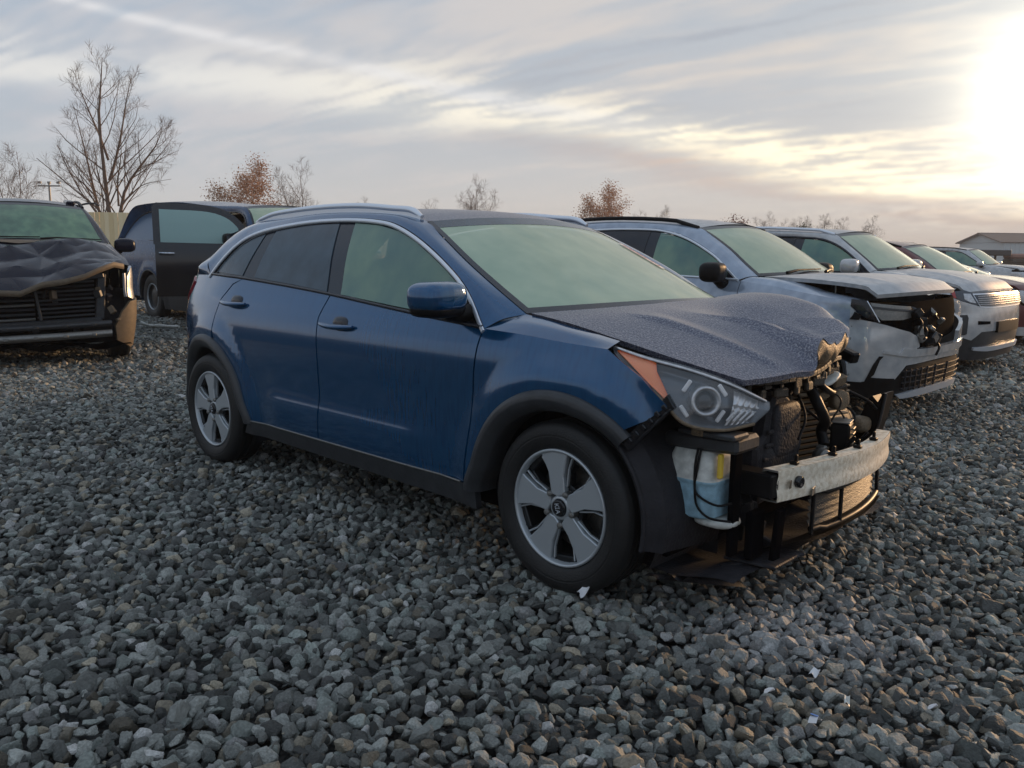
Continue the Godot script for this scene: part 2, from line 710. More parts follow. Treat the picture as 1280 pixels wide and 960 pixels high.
func make_ground() -> void:
	var rng := RandomNumberGenerator.new()
	rng.seed = 20
	var hills := FastNoiseLite.new()
	hills.seed = 3
	hills.frequency = 0.35
	hills.fractal_octaves = 2
	# the sheet under the stones, out to the horizon
	var g := G.new()
	var rings := [0.0, 4.0, 8.0, 14.0, 20.0, 30.0, 45.0, 70.0, 120.0, 250.0, 600.0, 1400.0]
	var segs := 48
	var p := PackedVector3Array()
	for r: float in rings:
		for s in segs + 1:
			var a := TAU * s / segs
			p.append(Vector3(cos(a) * r, -0.045 if r < 26.0 else -0.02, sin(a) * r))
	g.grid(p, rings.size() - 1, segs, Vector3.UP)
	var gm := mat(Color.WHITE, 0.9)
	worn(gm, noise_tex(0.16, 4, lin(0.025, 0.028, 0.03), lin(0.19, 0.19, 0.18), 512, 3, FastNoiseLite.TYPE_CELLULAR), 0.55, null, noise_tex(0.09, 8, Color.BLACK, Color.WHITE, 512, 4), 5.0)
	gm.uv1_world_triplanar = true
	var gr := part_mesh("ground", g.mesh(), gm, self)
	gr.set_meta("kind", "structure")
	var gravel := Node3D.new()
	gravel.name = "gravel"
	gravel.set_meta("kind", "stuff")
	gravel.set_meta("label", "dark blue grey crushed stone covering the whole yard")
	add_child(gravel)
	var sm := mat(Color.WHITE, 0.72)
	sm.vertex_color_use_as_albedo = true
	worn(sm, noise_tex(0.03, 14, Color(0.62, 0.62, 0.62), Color(1, 1, 1), 256, 5), 0.35, null, noise_tex(0.05, 15, Color.BLACK, Color.WHITE, 256, 5), 0.25)
	var kinds := 8
	var where := []
	var tint := []
	for k in kinds:
		where.append([])
		tint.append([])
	var patchy := FastNoiseLite.new()
	patchy.seed = 9
	patchy.frequency = 0.45
	var rows := [[1.3, 8.0, 0.032, 0.0246], [8.0, 17.0, 0.050, 0.035], [17.0, 34.0, 0.095, 0.058]]
	for row: Array in rows:
		var step: float = row[2]
		var z: float = row[0]
		while z < row[1]:
			var half := z * 0.82 + 2.6
			var x := -half
			while x < half:
				var at := Vector3(x + rng.randf_range(-0.5, 0.5) * step, 0, -z + rng.randf_range(-0.5, 0.5) * step)
				x += step
				var s: float = row[3] * rng.randf_range(0.60, 1.30) * (1.4 if rng.randf() < 0.10 else 1.0)
				at.y = -0.012 + hills.get_noise_2d(at.x, at.z) * 0.03 + rng.randf_range(-0.012, 0.014)
				var b := Basis.from_euler(Vector3(rng.randfn() * 0.45, rng.randf() * TAU, rng.randfn() * 0.45))
				if rng.randf() < 0.35:
					b = Basis.from_euler(Vector3(rng.randf() * TAU, rng.randf() * TAU, rng.randf() * TAU))
				var k := rng.randi() % kinds
				where[k].append(Transform3D(b.scaled_local(Vector3.ONE * s), at))
				var v := 0.07 + 0.43 * pow(rng.randf(), 1.35) + 0.05 * patchy.get_noise_2d(at.x, at.z)
				var c := Color(v * 0.98, v * 1.03, v * 0.96)
				var pick := rng.randf()
				if pick < 0.13:
					c = Color(v * 1.25, v * 1.12, v * 0.86)
				elif pick < 0.30:
					c = Color(v * 0.92, v * 1.03, v * 0.95)
				elif pick < 0.36:
					c = Color(v * 1.6, v * 1.6, v * 1.55)
				# a patch of dry pale dust in front of the bumper
				var dust := exp(-(Vector2(at.x - 1.04, at.z + 2.68)).length_squared() / 0.09) + 0.55 * exp(-(Vector2(at.x - 0.78, at.z + 2.60)).length_squared() / 0.03)
				c = c.lerp(Color(0.52, 0.525, 0.53), clampf(dust * rng.randf_range(0.3, 0.9), 0, 1))
				tint[k].append(c)
			z += step
	for k in kinds:
		var mm := MultiMesh.new()
		mm.transform_format = MultiMesh.TRANSFORM_3D
		mm.use_colors = true
		mm.mesh = stone_mesh(rng)
		mm.instance_count = where[k].size()
		for i in where[k].size():
			mm.set_instance_transform(i, where[k][i])
			mm.set_instance_color(i, tint[k][i])
		var mi := MultiMeshInstance3D.new()
		mi.name = "stones" if k == 0 else "stones_%03d" % k
		mi.multimesh = mm
		mi.material_override = sm
		mi.set_meta("kind", "stuff")
		gravel.add_child(mi, true)
func make_materials() -> void:
	var grime := noise_tex(0.012, 21, Color(0.78, 0.80, 0.82), Color(1, 1, 1), 512, 5)
	var streaks := noise_tex(0.02, 20, Color(0.88, 0.90, 0.93), Color(1, 1, 1), 512, 5, FastNoiseLite.TYPE_SIMPLEX_SMOOTH, PackedFloat32Array([0.25, 0.6]))
	var rough_soft := noise_tex(0.02, 22, Color(0.30, 0.30, 0.30), Color(0.52, 0.52, 0.52), 512, 5)
	var film := noise_tex(0.010, 23, Color(0.75, 0.75, 0.75), Color(1, 1, 1), 512, 5)
	var beads := noise_tex(0.11, 24, Color.BLACK, Color.WHITE, 512, 2, FastNoiseLite.TYPE_CELLULAR, PackedFloat32Array([0.25, 0.75]))
	var pits := noise_tex(0.08, 25, Color.BLACK, Color.WHITE, 256, 4)
	M.paint = worn(mat(lin(0.009, 0.083, 0.20), 0.36, 0.45, 0.85, 0.07), streaks, 1.0, rough_soft)
	M.paint.uv1_scale = Vector3(5.0, 0.55, 5.0)
	var frost_c := noise_tex(0.065, 26, lin(0.06, 0.068, 0.11), lin(0.46, 0.45, 0.47), 1024, 3, FastNoiseLite.TYPE_SIMPLEX_SMOOTH, PackedFloat32Array([0.42, 0.85]))
	M.paint_frost = worn(mat(Color.WHITE, 0.42, 0.1, 0.35, 0.3), frost_c, 1.7, null, beads, 0.35)
	M.roof_frost = worn(mat(Color.WHITE, 0.4, 0.1, 0.4, 0.3), frost_c, 1.5, null, beads, 0.3)
	M.torn = worn(mat(lin(0.24, 0.175, 0.11), 0.6, 0.2), grime, 6.0, null, pits, 0.4)
	M.clad = worn(mat(lin(0.042, 0.046, 0.052), 0.42), film, 2.5, null, pits, 0.06)
	M.liner = worn(mat(lin(0.036, 0.036, 0.042), 0.6), film, 3.0, null, pits, 0.25)
	M.black = worn(mat(lin(0.009, 0.009, 0.010), 0.45), film, 3.0)
	M.gloss_black = mat(lin(0.012, 0.013, 0.016), 0.12)
	M.trim = mat(lin(0.016, 0.02, 0.03), 0.2)
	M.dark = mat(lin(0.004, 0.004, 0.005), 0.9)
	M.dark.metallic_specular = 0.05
	M.black.metallic_specular = 0.3
	M.liner.metallic_specular = 0.3
	M.tyre = worn(mat(lin(0.010, 0.011, 0.012), 0.6), film, 4.0, null, pits, 0.12)
	M.chrome = worn(mat(lin(0.62, 0.66, 0.72), 0.2, 1.0), film, 4.0)
	M.satin = mat(lin(0.74, 0.79, 0.86), 0.33, 0.55)
	M.alloy = mat(lin(0.45, 0.49, 0.52), 0.36, 0.5)
	M.alloy_dark = worn(mat(lin(0.02, 0.023, 0.026), 0.35, 0.4), film, 6.0)
	M.steel = worn(mat(lin(0.30, 0.29, 0.27), 0.45, 0.8), grime, 6.0, null, pits, 0.1)
	var beam_c := noise_tex(0.022, 27, lin(0.66, 0.57, 0.43), lin(0.93, 0.86, 0.72), 512, 5, FastNoiseLite.TYPE_SIMPLEX_SMOOTH, PackedFloat32Array([0.25, 0.65]))  # cream tones stand for warm sunlight on the beam
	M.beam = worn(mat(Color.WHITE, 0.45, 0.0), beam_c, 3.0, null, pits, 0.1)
	M.bottle = worn(mat(lin(0.72, 0.74, 0.70), 0.4), film, 5.0)
	M.fluid = worn(mat(lin(0.40, 0.66, 0.82), 0.35), film, 5.0)
	M.yellow = mat(lin(0.72, 0.50, 0.06), 0.4)
	M.amber = mat(lin(0.85, 0.24, 0.055), 0.3, 0.0, 0.5, 0.05)
	M.red = mat(lin(0.42, 0.03, 0.035), 0.25, 0.0, 1.0, 0.05)
	M.white = mat(lin(0.68, 0.69, 0.71), 0.45)
	M.brown = worn(mat(lin(0.06, 0.046, 0.032), 0.55), grime, 8.0, null, pits, 0.3)
	M.fins = mat(lin(0.20, 0.165, 0.12), 0.5, 0.5)
	M.reflector = worn(mat(lin(0.70, 0.72, 0.75), 0.33, 0.8), film, 6.0)
	M.lamp_dark = mat(lin(0.10, 0.112, 0.13), 0.3, 0.4)
	var haze := noise_tex(0.008, 28, Color(0.80, 0.86, 0.84), Color(1, 1, 0.97), 512, 5)
	var haze2 := noise_tex(0.005, 29, Color(0.50, 0.66, 0.72), Color(1, 1, 0.88), 512, 5)
	M.fog_front = worn(mat(lin(0.56, 0.70, 0.54), 0.42), haze, 1.1)
	M.fog_side = worn(mat(lin(0.30, 0.44, 0.375), 0.35), haze2, 0.9)
	M.tint = worn(mat(lin(0.055, 0.09, 0.125), 0.2), film, 1.4)
	M.tint_black = worn(mat(lin(0.012, 0.014, 0.024), 0.16), film, 1.4)
	M.band = mat(lin(0.06, 0.07, 0.08), 0.3)
	M.seat = worn(mat(lin(0.20, 0.16, 0.12), 0.8), grime, 6.0)
	var pane := mat(Color(0.92, 0.95, 0.97, 0.06), 0.06)
	pane.transparency = BaseMaterial3D.TRANSPARENCY_ALPHA
	M.lens = pane
	M.sticker = mat(lin(0.74, 0.70, 0.66), 0.5)
	M.ink = mat(lin(0.05, 0.03, 0.03), 0.6)
	M.red_ink = mat(lin(0.40, 0.05, 0.03), 0.6)
	M.silver_blue = worn(mat(lin(0.44, 0.51, 0.62), 0.36, 0.25, 0.7, 0.15), grime, 1.2, rough_soft)
	M.silver = worn(mat(lin(0.64, 0.64, 0.64), 0.36, 0.2, 0.7, 0.15), grime, 1.2, rough_soft)
	M.silver_frost = worn(mat(lin(0.60, 0.60, 0.60), 0.5, 0.2, 0.3, 0.3), grime, 1.6)
	M.maroon = worn(mat(lin(0.16, 0.035, 0.035), 0.4, 0.3, 0.6, 0.15), grime, 1.2)
	M.night = worn(mat(lin(0.012, 0.015, 0.030), 0.5, 0.0, 0.15, 0.25), grime, 1.1, rough_soft)
	M.navy = worn(mat(lin(0.025, 0.075, 0.17), 0.6), grime, 1.1, rough_soft)
	M.door_black = worn(mat(lin(0.012, 0.012, 0.016), 0.4, 0.1, 0.4, 0.2), grime, 1.4, rough_soft)
	M.night.metallic_specular = 0.25
	M.fog_sky_lit = worn(mat(lin(0.62, 0.72, 0.54), 0.4), haze, 1.1)  # fogged glass with reflected sunlit sky put into its paler colour
	M.tan = worn(mat(lin(0.17, 0.125, 0.08), 0.6, 0.1), grime, 3.0)
	M.green_glass = worn(mat(lin(0.17, 0.34, 0.26), 0.3), noise_tex(0.008, 31, Color(0.5, 0.62, 0.6), Color(1, 1, 0.9), 512, 5), 1.2)
	for m: StandardMaterial3D in [M.fog_front, M.fog_side, M.fog_sky_lit, M.green_glass]:
		m.transparency = BaseMaterial3D.TRANSPARENCY_ALPHA
		m.albedo_color.a = 0.80
		m.clearcoat_enabled = true
		m.clearcoat = 0.6
		m.clearcoat_roughness = 0.06
# ---------- shared car pieces ----------
# a wheel turned about its own z axis, outside towards +z
func wheel(parent: Node3D, at: Vector3, flip: bool, r: float, rim_r: float, w: float, style: String, turn := 0.0) -> void:
	var o := group_part("wheel", parent)
	o.position = at
	o.rotation.y = (PI if flip else 0.0) + turn
	var h := w * 0.5
	var g := G.new()
	var k := r - rim_r
	g.lathe(V2([rim_r - 0.005, h * 0.72, rim_r + 0.004, h * 0.86, rim_r + k * 0.18, h * 0.97, rim_r + k * 0.45, h * 1.03, rim_r + k * 0.47, h * 1.005, rim_r + k * 0.52, h * 1.005, rim_r + k * 0.54, h * 1.03, rim_r + k * 0.72, h * 0.99, rim_r + k * 0.88, h * 0.90, r - 0.006, h * 0.78, r, h * 0.62]), 56)
	g.lathe(V2([r, h * 0.62, r, h * 0.36, r - 0.008, h * 0.35, r - 0.008, h * 0.29, r, h * 0.28, r, 0.03 * h, r - 0.008, 0.02 * h, r - 0.008, -0.05 * h, r, -0.06 * h, r, -0.3 * h, r - 0.008, -0.31 * h, r - 0.008, -0.37 * h, r, -0.38 * h, r, -h * 0.7, r - k * 0.12, -h * 0.92, r - k * 0.5, -h, rim_r, -h * 0.8]), 56, 0, TAU, false)
	part("tyre", g, M.tyre, o)
	g = G.new()
	g.lathe(V2([rim_r + 0.002, h * 0.80, rim_r + 0.003, h * 0.90, rim_r - 0.004, h * 0.93, rim_r - 0.010, h * 0.88, rim_r - 0.014, h * 0.70]), 56)
	part("rim_lip", g, M.alloy, o)
	g = G.new()
	g.lathe(V2([rim_r - 0.012, h * 0.75, rim_r - 0.03, h * 0.2, rim_r - 0.035, -h * 0.6]), 40)
	part("rim_barrel", g, M.alloy_dark, o)
	g = G.new()
	g.lathe(V2([rim_r - 0.05, -h * 0.15, 0.08, -h * 0.12, 0.075, h * 0.2, 0.0, h * 0.2]), 40, 0, TAU, false)
	part("brake_disc", g, M.steel, o)
	g = G.new()
	g.lathe(V2([rim_r - 0.033, -h * 0.62, 0.0, -h * 0.6]), 32, 0, TAU, false)
	part("backing_plate", g, M.dark, o)
	if style == "steel":
		g = G.new()
		g.lathe(V2([rim_r - 0.012, h * 0.6, rim_r * 0.8, h * 0.35, rim_r * 0.45, h * 0.6, 0.06, h * 0.55, 0.0, h * 0.6]), 32)
		part("wheel_face", g, M.alloy_dark, o)
		return
	var n := 5
	var rr := rim_r - 0.006
	var zf := h * 0.84
	for i in n:
		var a := deg_to_rad(97.0 + 72.0 * i)
		var b := Basis(Vector3(0, 0, 1), a)
		g = G.new()
		g.tf = Transform3D(b, Vector3.ZERO)
		# broad flat blade, wide at the lip
		var poly := PackedVector2Array()
		for q in 9:
			var t := deg_to_rad(lerpf(-16.5, 19.0, q / 8.0))
			poly.append(Vector2(cos(t) * rr, sin(t) * rr))
		poly.append_array(V2([rr * 0.62, rr * 0.185, rr * 0.24, rr * 0.155, rr * 0.20, 0.0, rr * 0.24, -rr * 0.155, rr * 0.55, -rr * 0.15, rr * 0.85, -rr * 0.24]))
		g.plate(poly, h * 0.45, zf, 0.003)
		part("spoke", g, M.alloy, o)
		# dark recessed frame of the pocket between two blades
		var a2 := a + deg_to_rad(36.0)
		g = G.new()
		g.tf = Transform3D(Basis(Vector3(0, 0, 1), a2), Vector3.ZERO)
		g.plate(V2([rr * 0.30, -rr * 0.10, rr * 0.60, -rr * 0.33, rr * 0.93, -rr * 0.34, rr * 0.93, -rr * 0.22, rr * 0.62, -rr * 0.20, rr * 0.42, -rr * 0.05]), h * 0.3, h * 0.62, 0.004)
		g.plate(V2([rr * 0.30, rr * 0.10, rr * 0.42, rr * 0.05, rr * 0.62, rr * 0.16, rr * 0.93, rr * 0.17, rr * 0.93, rr * 0.34, rr * 0.60, rr * 0.33]), h * 0.3, h * 0.62, 0.004)
		g.plate(V2([rr * 0.86, -rr * 0.22, rr * 0.97, -rr * 0.22, rr * 0.97, rr * 0.2, rr * 0.86, rr * 0.17]), h * 0.35, h * 0.68, 0.004)
		g.plate(V2([rr * 0.26, -rr * 0.12, rr * 0.44, -rr * 0.06, rr * 0.44, rr * 0.06, rr * 0.26, rr * 0.12]), h * 0.3, h * 0.60, 0.004)
		part("spoke_pocket", g, M.alloy_dark, o)
		g = G.new()
		g.tf = Transform3D(Basis(Vector3(0, 0, 1), a2), Vector3.ZERO)
		for e: float in [-1.0, 1.0]:
			g.bar(Vector3(rr * 0.40, e * rr * 0.085, h * 0.66), Vector3(rr * 0.70, e * rr * 0.215, h * 0.66), rr * 0.030, 0.012, 0.002, Vector3(0, 0, 1))
			g.bar(Vector3(rr * 0.70, e * rr * 0.215, h * 0.66), Vector3(rr * 0.92, e * rr * 0.235, h * 0.70), rr * 0.030, 0.012, 0.002, Vector3(0, 0, 1))
		part("pocket_edge", g, M.alloy, o)
		g = G.new()
		g.tf = Transform3D(Basis(), Vector3(cos(a2) * rr * 0.30, sin(a2) * rr * 0.30, 0))
		g.lathe(V2([rr * 0.058, h * 0.55, rr * 0.058, h * 0.86, rr * 0.045, h * 0.92, 0.0, h * 0.94]), 8, 0, TAU, false)
		part("lug_nut", g, M.steel, o)
	g = G.new()
	g.lathe(V2([rr * 0.235, h * 0.4, rr * 0.235, h * 0.72, rr * 0.20, h * 0.80, rr * 0.16, h * 0.80]), 28)
	part("hub", g, M.alloy, o)
	g = G.new()
	g.lathe(V2([rr * 0.155, h * 0.72, rr * 0.15, h * 0.86, rr * 0.12, h * 0.90, 0.0, h * 0.91]), 24)
	part("hub_cap", g, M.gloss_black, o)
	if style == "hero":
		var tm := TextMesh.new()
		var f := SystemFont.new()
		f.font_names = PackedStringArray(["Droid Sans"])
		tm.font = f
		tm.text = "KIA"
		tm.font_size = 16
		tm.pixel_size = 0.0017
		tm.depth = 0.0015
		var l := part_mesh("cap_lettering", tm, M.satin, o)
		l.position = Vector3(0, 0, h * 0.93)
		l.rotation.z = deg_to_rad(-75.0)


# smooth side of a car: half width at (x, y)
class Flank:
	var ys: PackedFloat32Array
	var zs: PackedFloat32Array
	var front := -0.2
	var kf := 0.17
	var rear := -2.4
	var kr := 0.17
	var rear2 := -3.1
	var arches: Array = []
	var arch_y := 0.32
	var flare := 0.022
	var ra := 0.44
	var crease: Array = []
	var host: Node3D

	func z(x: float, y: float) -> float:
		var r: float = host.table(ys, zs, y)
		r -= kf * pow(maxf(0.0, x - front), 2.0) + kr * pow(maxf(0.0, rear - x), 2.0) + 1.2 * pow(maxf(0.0, rear2 - x), 2.0)
		for a: float in arches:
			var d := Vector2(x - a, y - arch_y).length()
			r += flare * smoothstep(ra + 0.15, ra + 0.03, d)
		if crease:
			var cx := smoothstep(crease[0], crease[0] + 0.18, x) * smoothstep(crease[1], crease[1] - 0.25, x)
			r += 0.010 * smoothstep(crease[2] + 0.045, crease[2] - 0.025, y) * cx * smoothstep(0.26, 0.36, y)
		return r


func make_hero() -> void:
	var car := thing("blue_crossover", "dark blue crossover with its front bumper torn off and a crumpled bonnet", "car", CAR_AT, CAR_YAW)
	var S := Flank.new()
	S.host = self
	S.ys = PackedFloat32Array([0.18, 0.30, 0.42, 0.55, 0.70, 0.80, 0.88, 0.96, 1.03, 1.10, 1.20, 1.30, 1.40, 1.50])
	S.zs = PackedFloat32Array([0.842, 0.866, 0.880, 0.884, 0.894, 0.897, 0.889, 0.866, 0.836, 0.808, 0.770, 0.722, 0.664, 0.585])
	S.arches = [0.0, -2.7]
	S.crease = [-2.12, -0.66, 0.485]
	for sg: float in [1.0, -1.0]:
		hero_side(car, S, sg)
	hero_top(car, S)
	hero_front(car, S)
	for sg: float in [1.0, -1.0]:
		for x: float in [0.0, -2.7]:
			wheel(car, Vector3(x, 0.322, sg * 0.785), sg < 0.0, 0.325, 0.219, 0.20, "hero")


func hero_side(car: Node3D, S: Flank, sg: float) -> void:
	var st := 0.035 if sg > 0.0 else 0.08
	var on := func(off: float) -> Callable:
		return func(x: float, y: float) -> Vector3: return Vector3(x, y, sg * (S.z(x, y) + off))
	var body: Callable = on.call(0.0)
	var g := G.new()
	# front door
	g.panel(V2([-0.413, 0.95, -0.425, 0.88, -0.435, 0.79, -0.447, 0.59, -0.50, 0.325, -1.568, 0.325, -1.553, 0.40, -1.538, 0.57, -1.536, 0.76, -1.545, 0.93, -1.505, 1.036, -1.0, 0.996, -0.7, 0.974]), body, st, sg)
	var door := part("front_door", g, M.paint, car)
	g = G.new()
	var arch_r := arc(Vector2(-2.7, 0.32), 0.446, 2.0, 72.0, 16)
	var rd := V2([-1.576, 0.325])
	rd.append_array(V2([-2.235, 0.325]))
	rd.append_array(arch_r)
	rd.append_array(V2([-2.585, 0.80, -2.59, 0.88, -2.563, 0.97, -2.48, 1.055, -2.40, 1.085, -2.36, 1.088, -1.9, 1.062, -1.513, 1.038, -1.553, 0.93, -1.544, 0.76, -1.546, 0.57, -1.561, 0.40]))
	g.panel(rd, body, st, sg)
	var rdoor := part("rear_door", g, M.paint, car)
	g = G.new()
	var q := V2([-2.38, 1.094, -2.49, 1.06, -2.571, 0.975, -2.598, 0.88, -2.593, 0.80])
	q.append_array(arc(Vector2(-2.7, 0.32), 0.446, 76.0, 178.0, 20))
	q.append_array(V2([-3.20, 0.34, -3.42, 0.34, -3.43, 0.75, -3.37, 0.93, -3.27, 1.09, -2.84, 1.10]))
	g.panel(q, body, st, sg)
	part("rear_quarter", g, M.paint, car)
	# wing: the part of the front fender beside the door and over the wheel
	g = G.new()
	var f := V2([-0.405, 0.955, -0.417, 0.88, -0.427, 0.79, -0.439, 0.59, -0.488, 0.34])
	f.append_array(arc(Vector2(0, 0.32), 0.446, 178.0, 50.0, 24))
	if sg > 0.0:
		f.append_array(V2([0.36, 0.70, 0.425, 0.755, 0.33, 0.842]))
	f.append_array(V2([0.19, 0.925, 0.0, 0.935, -0.2, 0.948]))
	g.panel(f, body, st, sg)
	var fender := part("front_fender", g, M.paint, car)
	g = G.new()
	loft(g, [V3([0.19, 0.925, sg * S.z(0.19, 0.925), 0.0, 0.935, sg * S.z(0, 0.935), -0.2, 0.948, sg * S.z(-0.2, 0.948), -0.405, 0.955, sg * S.z(-0.405, 0.955)]), V3([0.185, 0.938, sg * 0.805, 0.0, 0.965, sg * 0.815, -0.2, 0.985, sg * 0.815, -0.36, 0.99, sg * 0.80]), V3([0.17, 0.945, sg * 0.755, 0.0, 0.972, sg * 0.752, -0.16, 0.996, sg * 0.752, -0.30, 1.012, sg * 0.74])], 10, 6, Vector3(0, 1, sg))
	part("fender_shoulder", g, M.paint, fender)
	# roof side and pillars: from the window line to the windscreen and roof edge
	var lowp := [-0.402, 0.956, -0.56, 1.098, -0.72, 1.196, -0.94, 1.296, -1.15, 1.366, -1.32, 1.396, -1.59, 1.411, -1.93, 1.406, -2.27, 1.376, -2.45, 1.343, -2.58, 1.296, -2.71, 1.212, -2.85, 1.10]
	var upp := roof_edge(sg)
	var low := PackedVector3Array()
	var mid := PackedVector3Array()
	for i in range(0, lowp.size(), 2):
		low.append(body.call(lowp[i], lowp[i + 1]))
	for i in low.size():
		var m := low[i].lerp(upp[i], 0.5)
		var o := Vector3(0.015, 0.6, sg * 0.8).normalized()
		m += o * (0.016 if i < 10 else 0.03)
		mid.append(m)
	g = G.new()
	loft(g, [low, mid, upp], 60, 8, Vector3(0, 0.5, sg))
	var rs := part("roof_side", g, M.paint, car)
	# rear corner below the roof side
	g = G.new()
	loft(g, [PackedVector3Array([low[12], body.call(-3.0, 1.10), body.call(-3.14, 1.095), body.call(-3.27, 1.09)]), PackedVector3Array([low[12].lerp(upp[12], 0.5) + Vector3(0, 0, sg * 0.03), Vector3(-3.06, 1.145, sg * 0.745), Vector3(-3.15, 1.14, sg * 0.70), Vector3(-3.24, 1.13, sg * 0.66)]), PackedVector3Array([upp[12], Vector3(-3.07, 1.2, sg * 0.665), Vector3(-3.13, 1.19, sg * 0.645), Vector3(-3.18, 1.18, sg * 0.62)])], 8, 6, Vector3(-0.2, 0.5, sg))
	part("rear_pillar", g, M.paint, rs)
	# bright strip round the windows
	var strip := PackedVector3Array()
	for k in 49:
		var p := spline(low, k / 48.0)
		strip.append(Vector3(p.x, p.y - 0.012, sg * (S.z(p.x, p.y - 0.012) + 0.004)))
	g = G.new()
	g.tube(strip, 0.0105, 8, true, Vector3(0, 0, sg), 0.6)
	part("window_chrome", g, M.satin, rs)
	var belt := PackedVector3Array()
	for p: Vector2 in V2([-2.845, 1.102, -2.6, 1.097, -2.38, 1.09, -1.9, 1.064, -1.5, 1.038, -1.0, 0.998, -0.7, 0.976, -0.41, 0.957]):
		belt.append(Vector3(p.x, p.y + 0.004, sg * (S.z(p.x, p.y) + 0.004)))
	g = G.new()
	g.tube(sampled(belt, 40), 0.008, 6, true, Vector3(0, 0, sg), 0.6)
	part("belt_trim", g, M.trim, rs)
	# black pillar covers behind the panes
	g = G.new()
	g.panel(V2([-2.83, 1.108, -2.70, 1.205, -2.575, 1.283, -2.44, 1.33, -2.27, 1.363, -1.93, 1.392, -1.51, 1.395, -1.42, 1.038, -1.9, 1.07, -2.38, 1.096]), on.call(-0.012), st, sg, 0.0)
	g.panel(V2([-1.52, 1.395, -1.32, 1.383, -1.15, 1.353, -0.94, 1.283, -0.72, 1.183, -0.56, 1.087, -0.43, 0.968, -0.62, 0.978, -0.65, 1.125, -0.74, 1.170, -0.86, 1.226, -1.0, 1.286, -1.15, 1.334, -1.32, 1.364, -1.52, 1.378]), on.call(-0.012), st, sg, 0.0)
	part("pillar_cover", g, M.trim, rs)
	g = G.new()
	g.panel(V2([-2.775, 1.12, -2.68, 1.195, -2.565, 1.266, -2.44, 1.312, -2.335, 1.337, -2.425, 1.106]), on.call(-0.008), st, sg)
	part("quarter_glass", g, M.tint, rs)
	g = G.new()
	g.panel(V2([-2.235, 1.352, -1.93, 1.38, -1.66, 1.384, -1.56, 1.052, -1.9, 1.077, -2.29, 1.10]), on.call(-0.007), st, sg)
	part("door_glass", g, M.tint, rdoor)
	g = G.new()
	g.panel(V2([-1.525, 1.384, -1.32, 1.37, -1.15, 1.34, -1.0, 1.292, -0.86, 1.232, -0.74, 1.176, -0.655, 1.128, -0.625, 0.985, -1.0, 1.011, -1.435, 1.043]), on.call(-0.007), st, sg)
	part("door_glass", g, M.fog_side, door)
	g = G.new()
	g.panel(V2([-0.64, 1.12, -0.56, 1.072, -0.448, 0.972, -0.61, 0.984]), on.call(-0.003), st, sg)
	part("mirror_base", g, M.black, door)
	# handles: a scooped pocket, a bar over it
	for h: Array in [[door, -1.38, 0.90], [rdoor, -2.395, 0.955]]:
		g = G.new()
		var hz := S.z(h[1], h[2])
		g.lump(Vector3(h[1] + 0.02, h[2], sg * (hz - 0.012)), Vector3(0.068, 0.046, 0.018), 0.8)
		part("handle_pocket", g, M.trim, h[0])
		g = G.new()
		var bar := PackedVector3Array()
		for k in 9:
			var t := k / 8.0
			bar.append(Vector3(h[1] - 0.135 + 0.27 * t, h[2] + 0.004 - 0.006 * cos((t - 0.5) * PI), sg * (S.z(h[1], h[2]) + 0.004 + 0.030 * sin(PI * clampf(t * 0.9 + 0.05, 0, 1)))))
		g.tube(bar, [0.009, 0.015, 0.017, 0.0175, 0.0175, 0.0175, 0.017, 0.015, 0.009], 10, true, Vector3(0, 1, 0), 0.75)
		part("door_handle", g, M.paint, h[0])
	# mirror: painted shell over a black foot; the far one was knocked off
	if sg < 0.0:
		hero_low(car, S, sg, on, st)
		return
	var mc := Vector3(-0.545, 1.062, sg * 0.985)
	var mb := Basis(Vector3.UP, sg * 0.16)
	g = G.new()
	g.lump(mc + Vector3(0, 0.012, 0), Vector3(0.085, 0.062, 0.125), 0.62, mb, 24, 14)
	part("mirror_shell", g, M.paint, door)
	g = G.new()
	g.lump(mc + Vector3(-0.004, -0.032, -sg * 0.006), Vector3(0.078, 0.036, 0.118), 0.6, mb, 20, 10)
	g.tube(V3([mc.x - 0.0, mc.y - 0.045, mc.z - sg * 0.04, mc.x + 0.01, mc.y - 0.060, mc.z - sg * 0.11, mc.x + 0.03, mc.y - 0.05, mc.z - sg * 0.17]), [0.035, 0.034, 0.04], 10)
	part("mirror_foot", g, M.black, door)
	hero_low(car, S, sg, on, st)


